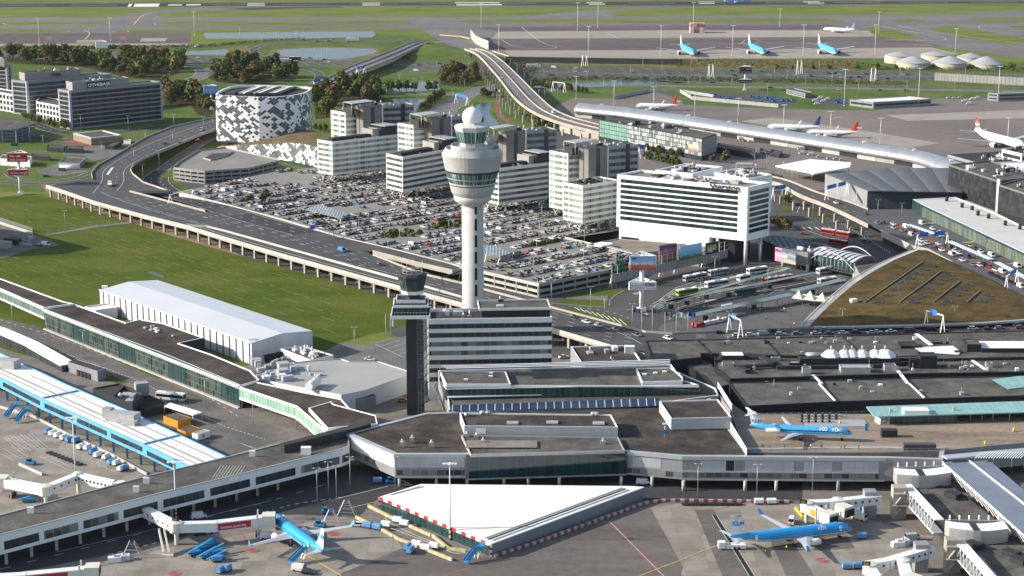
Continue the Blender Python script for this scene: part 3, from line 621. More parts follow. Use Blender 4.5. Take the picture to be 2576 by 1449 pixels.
z_deck,z_t2,z_t1,z_c0,z_c1,z_r=ozh(912),ozh(845),ozh(800),ozh(765),ozh(650),ozh(632)
dkx,W1=Vector((1,.03)).normalized(),292/3/sO
ang=math.atan2(dkx.y,dkx.x);c0=Vector((OB.x,OB.y))
q=MB();q.box((OB.x,OB.y,0),76/3/sO,5.5,z_deck,DARK,ang);q.build('shaft',ow)
q=MB();q.box((OB.x+52/3/sO+.6,OB.y-.3,0),60/3/sO,4,z_deck-2,panel('stair_glass',(.03,.05,.055),1.2,1.5,jw=.08,rough=.15,c2=(.07,.09,.09),jc=(.2,.2,.2)),ang)
for k in range(9):q.slopebox((OB.x+3.1,OB.y-2.6,3+k*(z_deck-8)/9),(OB.x+7,OB.y-2.6,3+(k+1)*(z_deck-8)/9),.5,.25,DARK)
q.build('stair_shaft',ow)
def odeck(name,w,d,z,h,mw,mt,oy=0,rim=.3,root=None):
 q=MB();ca,sa=dkx;o=[]
 for x,y in((-w/2,-d/2),(w/2,-d/2),(w/2,d/2),(-w/2,d/2)):o.append((OB.x+ca*x-sa*(y+oy),OB.y+sa*x+ca*(y+oy)))
 q.prism(o,z,z+h,mw,mt,rim=rim,drop=min(.5,h*.6));return q.build(name,root or ow)
odeck('deck',W1,15,z_deck-.6,1.3,MWHITE,ROOFD)
odeck('window_band',W1*.88,12,z_deck+.7,2.6,GLASS_T,GLASS_T,.8,0)
odeck('terrace',W1*.90,12.6,z_deck+3.3,1.0,MWHITE,DARK,.8)
odeck('terrace',W1*.76,9,z_deck+4.3,1.3,MWHITE,DARK,2.0)
rg=MB();zr=z_deck+.75
for k in range(13):
 x=-W1/2+.3+k*(W1-.6)/12;X,Y=OB.x+dkx.x*x+dkx.y*7.2,OB.y+dkx.y*x-dkx.x*7.2;rg.tube((X,Y,zr),(X,Y,zr+1.1),.04,m=STEEL,n=4)
rg.slopebox((OB.x-W1/2+.3,OB.y-7.3,zr+1.1),(OB.x+W1/2-.3,OB.y-6.9,zr+1.1),.08,.08,STEEL);rg.build('railing',ow)
CC=Vector((OB.x+12/3/sO,OB.y+1.5,0));zc=z_deck+5.2
def orow(name,rows,m,n=8,rot=.39):q=MB();q.lathe(CC,rows,m,n,False,rot);return q.build(name,ow)
rr=lambda w:w/3/sO/2
orow('cab_neck',[(rr(115),zc),(rr(115),zc+2.3)],DARK)
orow('cab_skirt',[(rr(178),zc+2.3),(rr(183),zc+3.6)],MWHITE)
OGL=panel('cab_glass',(.012,.04,.035),1.5,500,jw=.08,rough=.06,c2=(.05,.11,.09),jc=(.06,.06,.06),spec=.8)
orow('cab_glazing',[(rr(183),zc+3.6),(rr(222),zc+7.6)],OGL);orow('cab_roof',[(rr(222),zc+7.6),(rr(232),zc+9.1),(rr(190),zc+9.9),(1,zc+10)],DARK)
q=MB()
for r_,z_ in((rr(150),zc+10.2),(rr(150),zc+11.3),(rr(100),zc+12)):
 for i in range(16):
  a0,a1=i*math.pi/8,(i+1)*math.pi/8;q.slopebox((CC.x+r_*math.cos(a0),CC.y+r_*math.sin(a0),z_),(CC.x+r_*math.cos(a1),CC.y+r_*math.sin(a1),z_),.12,.12,STEEL)
for i in range(12):a=i*math.pi/6;q.tube((CC.x+rr(150)*math.cos(a),CC.y+rr(150)*math.sin(a),zc+9.8),(CC.x+rr(150)*math.cos(a),CC.y+rr(150)*math.sin(a),zc+11.4),.06,m=STEEL,n=4)
q.build('aerial_ring',ow)
for dx,dy,h in((-4,1,5),(-2,-1,6),(0,1,7),(1.5,-1.5,5),(3.8,.5,6.5),(2.5,2,4)):
 q=MB();q.tube((CC.x+dx,CC.y+dy,zc+9.9),(CC.x+dx,CC.y+dy,zc+9.9+h*.8),.06,m=STEEL,n=4);q.build('aerial',ow)
fz=24.0
def on(s,x,y,z):return P(s,x,y,z)
oB=P('D',858.67+1588/3,1002);zt=HV(oB,4,948)
A=P(4,655,960,zt);Bp=P(4,1590,945,zt);dAB=V2(Bp-A).normalized();nn=Vector((-dAB.y,dAB.x))
OPTS=[V2(A),V2(Bp),V2(Bp)+nn*17,V2(A)+nn*17]
ob=block('office_block','white office block with dark window bands standing below the two control towers','office building',OPTS,0,zt,MWHITE,ROOFD,rim=.5,drop=1.3)
OGW=panel('plain_office_glass',(.025,.028,.032),2.85,500,jw=.07,rough=.12,c2=(.045,.05,.055),jc=(.16,.16,.17),spec=.5)  # near-black panes in grey frames, tone varies slightly from pane to pane
OGV=panel('curtained_office_glass',(.02,.024,.03),2.85,500,jw=.09,rough=.12,c2=(.25,.25,.24),jc=(.25,.25,.25),spec=.5)
for k,(ya,yb)in enumerate(((993,1028),(1060,1095),(1128,1162),(1195,1228),(1263,1297),(1325,1358),(1392,1425))):
 zb,zt_=HV(P(4,700,1449,0)*0+Vector((A.x,A.y,0)),4,yb+6),HV(Vector((A.x,A.y,0)),4,ya+6)
 for(a,b_)in faces_of(OPTS):
  d=(b_-a).normalized();q=MB();q.wallbox(a+d*.4,b_-d*.1,zb,zt_,.1,OGV if k in(2,3)else OGW,.05);q.build('window_band',ob)
ph=[V2(A)+dAB*21+nn*3.5,V2(Bp)-dAB*.5+nn*3.5,V2(Bp)-dAB*.5+nn*15.5,V2(A)+dAB*21+nn*15.5]
q=MB();q.prism(ph,zt-1.3,zt+2.4,DARK);q.build('penthouse',ob)
ph2=[ph[0]+(-dAB-nn)*1.0,ph[1]+(dAB*.2-nn)*1.0,ph[2]+(dAB*.2+nn)*1.0,ph[3]+(-dAB+nn)*1.0]
q=MB();q.prism(ph2,zt+2.4,zt+3.4,MWHITE,ROOFG,rim=.3,drop=.3);q.build('penthouse_roof',ob)
rooftop(ob,ph2,zt+3.2,3,4);rooftop(ob,[V2(A)+dAB*2+nn*3,V2(A)+dAB*19+nn*3,V2(A)+dAB*19+nn*14,V2(A)+dAB*2+nn*14],zt-1.2,7,5)
DECK=6.0
DK=[(3,1350,10),(3,1750,115),(3,2160,225),(3,2576,350),(4,390,440),(4,780,540),(4,913,575),(4,1078,612),(4,1490,708),(4,2035,600),(4,2195,468),(4,1690,352),(4,2100,290),(4,2100,60),(1,2000,1290),(1,1200,1240),(1,300,1290),(0,2390,1262),(0,2100,1290),(0,1880,1335),(0,1420,1436),(0,1310,1449)]
deckpts=PP(DK,DECK)
pk=thing('parking_deck','huge open rooftop car park full of cars beneath the striped office blocks','car park',(deckpts[8].x,deckpts[8].y,0))
b=MB();b.poly(deckpts,PARK);b.build('deck',pk)
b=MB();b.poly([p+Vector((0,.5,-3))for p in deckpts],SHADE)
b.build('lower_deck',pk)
def garage_side(root,a,c,zt,levels,wall=CWHITE,par=1.1,step=7.5,gap=None):
 d=(V2(c)-V2(a));L=d.length;d/=L;st=zt/levels
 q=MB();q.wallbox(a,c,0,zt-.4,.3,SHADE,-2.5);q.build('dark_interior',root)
 for k in range(levels+1):
  z=st*k;q=MB();q.wallbox(a,c,max(0,z-.5),z+(par if k==levels else par*.75),.25,wall,0);q.build('parapet',root)
  if k<levels:
   q=MB();q.wallbox(a,c,z+.95,z+1.05,.1,STEEL,.05);q.build('rail',root)
 n=int(L/step)
 for i in range(n+1):
  p=V2(a)+d*(L*i/n);q=MB();q.box((p.x+d.y*-.2,p.y+d.x*.2,0),.6,.6,zt-.2,CGREY,math.atan2(d.y,d.x));q.build('column',root)
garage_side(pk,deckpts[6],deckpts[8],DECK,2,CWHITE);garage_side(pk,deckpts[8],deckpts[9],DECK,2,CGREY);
for i,j in((0,1),(1,2),(2,3),(3,4),(4,5),(5,6),(9,10),(10,11)):
 q=MB();q.wallbox(deckpts[i],deckpts[j],DECK-(1 if i>0 else 4.0),DECK+1.0,.3,CWHITE,0);q.build('parapet',pk)
c=P(4,1525,760);q=MB();q.tube(c,c+Vector((0,0,8)),.3,m=STEEL,n=8)
for i in range(30):
 a0,a1=i*.5,(i+1)*.5;q.slopebox((c.x+2.2*math.cos(a0),c.y+2.2*math.sin(a0),i*.25),(c.x+2.2*math.cos(a1),c.y+2.2*math.sin(a1),(i+1)*.25),.9,.12,STEEL);q.slopebox((c.x+2.7*math.cos(a0),c.y+2.7*math.sin(a0),i*.25+1),(c.x+2.7*math.cos(a1),c.y+2.7*math.sin(a1),(i+1)*.25+1),.08,.08,STEEL)
q.build('spiral_stair');tag(bpy.data.objects['spiral_stair'],'steel spiral stair at the near corner of the car park','staircase')
def vlegs(root,pts,z0,z1,step=9,edges=(0,1),every=None):
 for(a,b_)in faces_of(pts):
  d=b_-a;L=d.length;d/=L;n=Vector((-d.y,d.x));k=max(2,int(L/step))
  for i in range(k):
   p=a+d*(L*(i+.5)/k)+n*1.6
   q=MB();m=(z0+z1)/2-.6;q.box((p.x,p.y,z0),1.0,1.0,m-z0,CWHITE,math.atan2(d.y,d.x))
   for s in(-1,1):q.slopebox((p.x,p.y,m-.2),(p.x+d.x*s*2.2,p.y+d.y*s*2.2,z1-.3),.8,.7,CWHITE)
   q.build('v_column',root)
def wtc(s,f,l,r,zt,zb,n,label,glass_left,legs=True,z0=DECK,roofm=None,nm='striped_office'):
 pts=rect(f,l,r,s,zt);root=block(nm,label,'office building',pts,zb,zt,WTCW,roofm or ROOFG,group='striped white office blocks around the car park')
 eds=faces_of(pts);ms=[]
 for a,c in eds:ms.append(GLASS_A if abs((c-a).normalized().x)>.8 and(c-a).length>18 else glass_left)
 bands(root,pts,zb+.4,zt-1.2,n,.5,None,margin=.5,edges=eds,lo=.35,mats=ms)
 if legs:vlegs(root,pts,z0,zb)
 return root,pts
ZB=10.5
w1,p1=wtc('q1',(345,770),(118,735),(1330,658),31.5,ZB,6,'striped white office block on V legs nearest the patterned round hotel',GLASS_G)
w2,p2=wtc('q1',(1405,1000),(1157,945),(2200,862),31.5,ZB,6,'striped white office block on V legs directly left of the control tower head',GLASS_A)
w3,p3=wtc('q2',(440,690),(190,640),(1205,598),31.5,ZB,6,'striped white office block on V legs right behind the control tower head',GLASS_A)
w4,p4=wtc('q2',(1712,950),(1418,895),(2260,862),31.5,ZB,6,'striped white office block on V legs just left of the white ribbon windowed hotel',GLASS_G)
def ribs(root,pts):
 a,b_,c,d=[V2(p)for p in pts];e1,e2=(b_-a),(d-a)
 q=MB();k=[a+e1*.07+e2*.3,a+e1*.72+e2*.3,a+e1*.72+e2*.62,a+e1*.07+e2*.62];q.prism(k,30.8,32.8,panel('ribbed_dark',(.02,.02,.022),.5,500,joint=2.2,jw=.08,rough=.6));q.build('plant_screen',root)
 q=MB();k=[a+e1*.76+e2*.05,a+e1*.99+e2*.05,a+e1*.99+e2*.95,a+e1*.76+e2*.95];q.prism(k,30.8,36.5,DARK,ROOFG,rim=.3);q.build('penthouse',root)
 q=MB();k=[a+e1*.66+e2*.2,a+e1*.76+e2*.2,a+e1*.76+e2*.9,a+e1*.66+e2*.9];q.prism(k,30.8,36.0,CGREY,ROOFG,rim=.3);q.build('penthouse',root)
 q=MB();k=[a+e1*.80-e2*.02,a+e1*1.02-e2*.02,a+e1*1.02+e2*.9,a+e1*.8+e2*.9];q.prism(k,37.3,37.7,STEEL);q.build('canopy',root)
for w,p in((w1,p1),(w2,p2)):ribs(w,p);rooftop(w,p,30.8,8,hash(p1[0][0])%7,h=(.4,1.2),size=(.8,2.2))
for i,(w,p)in enumerate(((w3,p3),(w4,p4))):
 ribs(w,p)if i==0 else None
 r=random.Random(i)
 a,b_,c,d=[V2(x)for x in p]
 for k in range(46):
  x=a+(b_-a)*r.uniform(.25,.72)+(d-a)*r.uniform(.1,.85);q=MB();q.box((x.x,x.y,30.8),r.uniform(.7,1.8),r.uniform(.7,1.6),r.uniform(.6,2.0),r.choice([DARK,DARK,STEEL,BLACK]),r.random());q.build('roof_unit',w)
CORE=panel('taupe_core_panels',(.19,.18,.17),3.0,3.6,joint=.8,jw=.05,vary=.05,rough=.6)
def tall(s,f,l,r,cf,cl,cr,af,al,ar,can,label):
 root,pts=wtc(s,f,l,r,43,ZB,9,label,GLASS_G,legs=True)
 q=MB();k=rect(cf,cl,cr,s,47.5);q.prism(k,DECK,47.5,CORE,ROOFG,rim=.4);q.build('stair_core',root)
 for a,c in faces_of(k):
  d=(c-a);L=d.length;d/=L
  if L>12:q=MB();q.wallbox(a+d*L*.40,a+d*L*.60,12,46.5,.1,GLASS_D,.07);q.build('glazed_strip',root)
  else:q=MB();q.wallbox(a+d*L*.45,a+d*L*.52,12,47,.1,SHADE,.07);q.build('glazed_strip',root)
 k=rect(af,al,ar,s,44.5);q=MB();q.prism(k,DECK,44.5,panel('grey_white_panels',(.34,.34,.345),1.8,500,joint=.8,jw=.03,vary=.03,rough=.5),ROOFG,rim=.4);q.build('annex',root)
 bands(root,k,12,43.5,8,.5,GLASS_A,margin=.6,name='annex_window_band',edges=[e for e in faces_of(k)if(e[1]-e[0]).length>14])
 a,b_,c_,d=[V2(x)for x in k];q=MB();q.wallbox(a+(b_-a)*.58,a+(b_-a)*.72,11,45,.3,GLASS_D,.15);q.build('glazed_strip',root)
 q=MB();cn=[P(s,x,y,50.3)for x,y in can];q.prism(cn,50.0,50.35,STEEL)
 q.build('canopy',root)
 for p in(cn[0],cn[2],cn[3]):q=MB();q.tube((p.x,p.y,43),(p.x,p.y,50.1),.14,m=STEEL,n=5);q.build('canopy_post',root)
 kk=rect((cl[0]+60,cl[1]+10),(cl[0]-200,cl[1]-20),(cl[0]+20,cl[1]-25),s,47.0)
 kk=rect((can[0][0]+130,can[0][1]+100),(can[0][0]-5,can[0][1]+60),(can[3][0]+40,can[3][1]+50),s,47);q=MB();q.prism(kk,42.3,46.6,DARK,ROOFG,rim=.3);q.build('penthouse',root)
 rooftop(root,rect(cf,cl,cr,s,47.5),46.8,7,3,h=(.5,2),size=(1,2.6));rooftop(root,k,43.9,7,9,h=(.4,1.6),size=(1,3));rooftop(root,pts,42.3,3,2,h=(.4,1),size=(.8,1.6));return root
o=0
tall('q1',(545,330),(322,293),(715,316),(808,245),(700,222),(1102,212),(1106,225),(985,190),(1580,206),[(510,165),(850,132),(975,155),(640,197)],'tall striped office tower nearest the patterned round hotel, canopy on its roof')
tall('q1',(1570,520),(1332,485),(1748,505),(1845,422),(1735,400),(2142,388),(2146,400),(2020,365),(2640,372),[(1520,345),(1830,310),(1975,332),(1690,380)],'tall striped office tower left of the white dome, canopy on its roof')
tall('q2',(245,238),(-35,198),(448,220),(556,147),(440,124),(852,112),(858,128),(720,85),(1322,100),[(290,62),(560,22),(700,42),(370,92)],'tall striped office tower just right of the control tower cab, canopy on its roof')
tall('q2',(1490,465),(1210,420),(1692,446),(1800,375),(1660,350),(2092,342),(2096,358),(1950,305),(2552,322),[(1425,275),(1740,236),(1912,256),(1600,305)],'tall striped office tower between the car park and the ribbon windowed hotel')
SB=P('D',1880,667);SZ=HV(SB,'q3',575);SBB=HV(SB,'q3',1388)
SW=panel('white_hotel_panels',(.80,.80,.78),3.6,3.6,joint=.86,jw=.05,vary=.015,rough=.35)
sp=para(P('q3',2270,575,SZ),P('q3',297,380,SZ),P('q3',2618,496,SZ))
sh=block('ribbon_window_hotel','big white hotel slab with eight dark ribbon windows and rooftop lettering','hotel',sp,SBB,SZ,SW,GRAVEL,rim=1.0,drop=1.2)
SC_,SL,SR=V2(sp[0]),V2(sp[3]),V2(sp[1]);dl,dr=(SC_-SL).normalized(),(SR-SC_).normalized();LL=(SC_-SL).length
HG=panel('hotel_ribbon_glass',(.012,.022,.026),4.1,500,jw=.05,rough=.08,c2=(.03,.05,.055),jc=(.08,.2,.19),spec=.5)
for k,(ya,yb)in enumerate(((460,497),(540,577),(620,657),(700,737),(780,817),(860,897),(939,975),(1018,1055))):
 h1,h0=HV(Vector((SL.x,SL.y,0)),'q3',ya-6-5),HV(Vector((SL.x,SL.y,0)),'q3',yb-6-5)
 h0-=.3;h1+=.3;q=MB();q.wallbox(SL+dl*2.2,SC_-dl*5.2,h0,h1,.15,HG,.05);q.build('ribbon_window',sh)
 q=MB();q.wallbox(SC_+dr*2.0,SR-dr*1.5,h0-.3,h1-.3,.15,HG,.05);q.build('ribbon_window',sh)
low=[SL+dl*1.5-Vector((-dl.y,dl.x))*0,SL+dl*LL*.72,SL+dl*LL*.72+dr*14,SL+dl*1.5+dr*14]
q=MB();off=Vector((-dl.y,dl.x))*.4;q.prism([p+off for p in low],6,SBB,SW);q.build('lower_wall',sh)
q=MB();q.wallbox(SL+dl*3,SL+dl*13,HV(Vector((SL.x,SL.y,0)),'q3',1360),HV(Vector((SL.x,SL.y,0)),'q3',1305),.4,HG,.1);q.build('window',sh)
q=MB();q.prism([SL+dl*LL*.73+dr*3,SC_-dl*8+dr*3,SC_-dl*8+dr*16,SL+dl*LL*.73+dr*16],0,SBB,SHADE);q.build('glass_lobby',sh)
for t in(.78,.99):
 for w_ in(1,14):p=SL+dl*LL*t+dr*w_;q=MB();q.tube((p.x,p.y,0),(p.x,p.y,SBB),1.0,m=CWHITE,n=12);q.build('pillar',sh)
for f,l,r_,z,u in(((1435,362),(875,310),(1890,258),SZ+1.5,6),((2280,440),(1765,345),(2640,378),SZ+.8,6)):
 k=rect(f,l,r_,'q3',z);q=MB();q.prism(k,SZ-20,z,SW,ROOFG,rim=.7,drop=1);q.build('roof_block',sh);rooftop(sh,k,z-1,22,u+int(f[0]),h=(.5,2.0),size=(1,4.5),m=[STEEL,MWHITE,CGREY,STEEL,DARK])
rooftop(sh,sp,SZ-1.2,45,12,h=(.5,1.7),size=(1.2,5.5),m=[STEEL,CBEIGE,CGREY,STEEL,DARK])
A_=SL+dl*LL*.715+Vector((dl.y,-dl.x))*.35
DSIGN=mat('dark_lettering',(.02,.018,.03),rough=.9,noise=None)
sign_text(sh,'Sheraton',(A_.x,A_.y,SZ-3.0),(dl.x,dl.y,0),(0,0,1),6.0,DSIGN,.04,depth=.1,width=LL*.225)
pod=block('hotel_podium','gravel roofed podium with a white canopy in front of the white ribbon windowed hotel','building',[P('q4',x,y,7.5)for x,y in((0,225),(475,138),(1400,215),(2240,190),(1700,350),(1090,300),(1060,330),(690,362),(330,290))],0,7.5,CBEIGE,GRAVEL,rim=.5,drop=.5)
q=MB();q.prism([P('q4',x,y,9)for x,y in((110,215),(215,188),(385,200),(390,222),(230,250),(120,238))],8.3,9,MWHITE);q.prism([P('q4',x,y,8.4)for x,y in((235,245),(300,235),(690,345),(690,362))],8.0,8.4,STEEL);q.build('canopy',pod)
A,B=P('q4',372,815,2.2),P('q4',2372,372,2.2);zt=HV(Vector((A.x,A.y,0)),'q4',565)
A0=Vector((A.x,A.y,0));LAT=panel('screen_panels',(.36,.345,.31),2.0,500,joint=.45,jw=.09,vary=.05,rough=.7)
sc_=thing('screen_wall','long grey panelled screen wall on struts carrying billboards before the white hotel','screen wall',A0)
d=(V2(B)-V2(A)).normalized();L=(V2(B)-V2(A)).length
q=MB();q.wallbox(A,B,2.2,6.6,.3,LAT,0);q.build('panel',sc_)
for i in range(26):
 p=V2(A)+d*(L*i/25);q=MB();q.wallbox(p,p+d*.25,2.2,11.0,.2,STEEL,.3);q.build('post',sc_)
for z in(8.6,10.9):q=MB();q.wallbox(A,B,z,z+.15,.12,STEEL,.25);q.build('rail',sc_)
for t in(.0,.12,.36,.47,.68,.8,.95):
 p=V2(A)+d*L*t;q=MB()
 for s in(-1,1):q.slopebox((p.x+d.x*s*1.7+d.y*2,p.y+d.y*s*1.7-d.x*2,0),(p.x,p.y,5.5),.22,.22,STEEL);q.slopebox((p.x+d.x*s*1.7,p.y+d.y*s*1.7,0),(p.x,p.y,5),.22,.22,STEEL)
 q.build('strut',sc_)
def flatmat(name,stops,rot=0,vert=True):
 """printed picture: colour blocks over the panel's own height"""
 m,n,l,b=nt(name);g=n.new('ShaderNodeTexCoord');s=n.new('ShaderNodeSeparateXYZ');l.new(g.outputs['Generated'],s.inputs[0])
 t=n.new('ShaderNodeTexNoise');t.inputs['Scale'].default_value=4;l.new(g.outputs['Generated'],t.inputs['Vector'])
 a=n.new('ShaderNodeMath');a.operation='MULTIPLY_ADD';a.inputs[1].default_value=.35;l.new(t.outputs['Fac'],a.inputs[0]);l.new(s.outputs[2 if vert else 0],a.inputs[2])
 c=n.new('ShaderNodeValToRGB');l.new(a.outputs[0],c.inputs[0]);e=c.color_ramp.elements
 for i,(p,col)in enumerate(stops):
  if i<2:e[i].position=p;e[i].color=rgba(col)
  else:q=e.new(p);q.color=rgba(col)
 l.new(c.outputs[0],b.inputs['Base Color']);b.inputs['Roughness'].default_value=.4;return m
def bill(s,x0,y0b,y0t,x1,y1b,y1t,m,label,zb,texts=(),back=.5):
 """billboard between two photo columns, feet at height zb over the screen line"""
 a,c=P(s,x0,y0b,zb),P(s,x1,y1b,zb);t=HV(a,s,y0t)
 r=thing('billboard',label,'billboard',a);q=MB();q.wallbox(a,c,zb,t,back,m,0);q.build('picture',r)
 q=MB();q.wallbox(a,c,zb-.15,t+.15,.3,DARK,-back-.01);q.build('frame',r)
 for(fx,fz,body,size,mm,bold)in texts:
  dd=(c-a);o=a+dd*fx;nrm=Vector((dd.y,-dd.x,0)).normalized();sign_text(r,body,(o.x+nrm.x*.06,o.y+nrm.y*.06,zb+(t-zb)*fz),dd,(0,0,1),size,mm,bold)
 return r
TW=mat('white_lettering',(.80,.80,.80),rough=.5,noise=None);TY=mat('yellow_lettering',(.62,.62,.08),noise=None);TB=mat('black_lettering',(.03,.03,.035),noise=None);TBL=mat('blue_lettering',(.02,.05,.25),noise=None);TGY=mat('grey_lettering',(.35,.36,.42),noise=None)
bill('q4',385,690,545,600,655,500,flatmat('bottle_ad',[(.1,(.01,.03,.015)),(.9,(.012,.05,.03))]),'dark green billboard with three bottles standing out of its top',5.2)
rb=bpy.data.objects['billboard']
for i in range(3):
 a,c=P('q4',455+i*42,640,7),None;q=MB();q.lathe((a.x,a.y,7.5),[(.9,0),(.9,4.2),(.35,6),(.3,7.8),(.4,8.2)],mat('bottle_green',(.015,.09,.04),rough=.25,noise=None),10,True);q.build('bottle',rb)
bill('q4',1097,525,258,1357,478,200,flatmat('screen_ad',[(.12,(.01,.03,.12)),(.22,(.12,.12,.05)),(.5,(.35,.12,.10)),(.9,(.30,.15,.28)),(1,(.1,.05,.1))]),'large video billboard with a brownish pink picture and blue foot strip',6.0)
bill('q4',1405,470,270,1735,405,210,flatmat('kite_ad',[(.15,(.05,.09,.04)),(.38,(.10,.14,.07)),(.45,(.12,.35,.55)),(1,(.25,.50,.68))]),'light blue billboard with a kite flyer picture above green hills',7.0)
bill('q4',1803,385,218,1985,350,182,mat('navy_ad',(.012,.018,.05),rough=.4,noise=None),'dark navy billboard with yellow and white words beside the hotel corner',7.5,[(.1,.62,'CHOOSE',1.5,TY,.03),(.1,.47,'FREEDOM',1.5,TY,.03),(.1,.32,'CHOOSE',1.5,TW,.03),(.1,.17,'LYCA',1.5,TW,.03)])
def tripylon(base,levels,r,label,polem=MWHITE,lean=0.0):
 root=thing('sign_pylon',label,'sign pylon',base);top=max(l[1]for l in levels)
 q=MB();q.tube(base,base+Vector((0,0,top)),r,m=polem,n=16);q.build('pole',root);q=MB();q.box(base,r*4,r*3,1.6,MWHITE);q.build('foot',root)
 for z0,z1,w,m,texts,rot in levels:
  R_=w/math.sqrt(3);V=[Vector((base.x+R_*math.cos(rot+k*2*math.pi/3),base.y+R_*math.sin(rot+k*2*math.pi/3)))for k in range(3)]
  s=MB()
  for k in range(3):s.wallbox(V[k],V[(k+1)%3],z0,z1,.5,m,0)
  s=s.build('sign_face',root);t=MB()
  for k in range(3):
   t.slopebox((base.x,base.y,z1-.2),(V[k].x,V[k].y,z1+.1),.25,.25,MWHITE);mid=(V[k]+V[(k+1)%3])/2;t.slopebox((base.x,base.y,z1-.2),(mid.x,mid.y,z1+.1),.2,.2,MWHITE);t.slopebox((V[k].x,V[k].y,z1+.1),(V[(k+1)%3].x,V[(k+1)%3].y,z1+.1),.3,.2,MWHITE)
  t.build('truss',root)
  a,c=V[0],V[1]
  for(fx,fz,body,size,mm,bold)in texts:
   dd=(c-a);o=a+dd*fx;nr=Vector((dd.y,-dd.x)).normalized();sign_text(root,body,(o.x+nr.x*.08,o.y+nr.y*.08,z0+(z1-z0)*fz),(dd.x,dd.y,0),(0,0,1),size,mm,bold)
 return root
pb=P('q4',825,1235);rotf=math.radians(212)
zh=lambda y:HV(pb,'q4',y);wI=385/6/5.2
MSG=flatmat('tulip_ad',[(.12,(.22,.16,.10)),(.3,(.50,.09,.05)),(.52,(.55,.2,.12)),(.62,(.42,.55,.68)),(1,(.25,.42,.62))])
tripylon(pb,[(zh(590),zh(385),wI,MSG,[(.08,.80,'ICBC',1.0,TB,.02),(.08,.40,'Yes, can do.',2.15,TW,.05)],rotf),(zh(885),zh(775),wI*1.05,MWHITE,[(.06,.55,'Your Global Partner',.8,TGY,0),(.06,.22,'Your Reliable Bank',.8,TGY,0),(.58,.5,'ICBC',1.9,TB,.04),(.86,.5,'\u00a9',1.9,REDP,.03),(.66,.1,'www.icbc.com',.7,TGY,0)],rotf)],1.05,'tall white pillar with two triangular bank signs beside the bus station')
pb=P(0,155,1449+20);zh=lambda y:HV(pb,0,y);RS=mat('sign_red',(.42,.03,.04),rough=.4,noise=None)
tripylon(pb,[(zh(1215),zh(1150),12.5,RS,[(.12,.58,'Stay safe',2.0,TW,.01),(.12,.16,'Stay curious',2.0,TW,.01)],rotf),(zh(1315),zh(1275),12.5,RS,[(.12,.3,'do your thing',1.7,TW,.01),(.84,.25,'\u2655',2,TW,0)],rotf)],.9,'white pillar with two red triangular signs at the left edge of the photo')
pb=P(0,777,468);zh=lambda y:HV(pb,0,y)
tripylon(pb,[(zh(362),zh(312),11.5,MWHITE,[],rotf),(zh(430),zh(405),11.5,MWHITE,[(.08,.22,'SAMSUNG',2.0,TB,.05)],rotf)],.8,'white sign pillar with two plain white boards beside the motorway at left')
pb=P(0,1597,830);zh=lambda y:HV(pb,0,y);BS=flatmat('blue_ad',[(.1,(.05,.16,.42)),(.6,(.16,.34,.62)),(1,(.12,.28,.58))])
tripylon(pb,[(zh(705),zh(645),11,BS,[(.1,.5,'waar wil je',1.4,TW,0),(.1,.2,'naar toe?',1.4,TW,0)],rotf),(zh(795),zh(762),8.5,BS,[],rotf)],.8,'pillar with two pale blue triangular boards left of the patterned hotel')
pb=P(2,468,682);zh=lambda y:HV(pb,2,y);NB=mat('navy_board',(.02,.025,.05),rough=.4,noise=None)
tripylon(pb,[(zh(550),zh(502),10.5,NB,[(.08,.6,'SIGN',1.5,REDP,.05),(.5,.6,'GROUP',1.5,TW,0),(.1,.15,'CREATING VISIBILITY',.9,TW,0)],rotf),(zh(622),zh(598),10.5,NB,[(.06,.3,'WAYFINDING SIGNAGE',.95,TW,0)],rotf)],.7,'white pillar with two dark navy boards beside the motorway at right')
hb=P(0,1850,1075,8.0);HZ=HV(hb,0,727)
outl=[P(0,x,y,HZ)for x,y in((1625,712),(1640,716),(1700,720),(1780,725),(1860,729),(1950,732),(2040,732),(2120,729),(2190,723),(2250,713),(2300,700),(2335,684),(2352,668),(2350,658),(2300,652),(2200,648),(2050,644),(1920,640),(1800,643),(1730,654),(1680,672),(1645,692))]
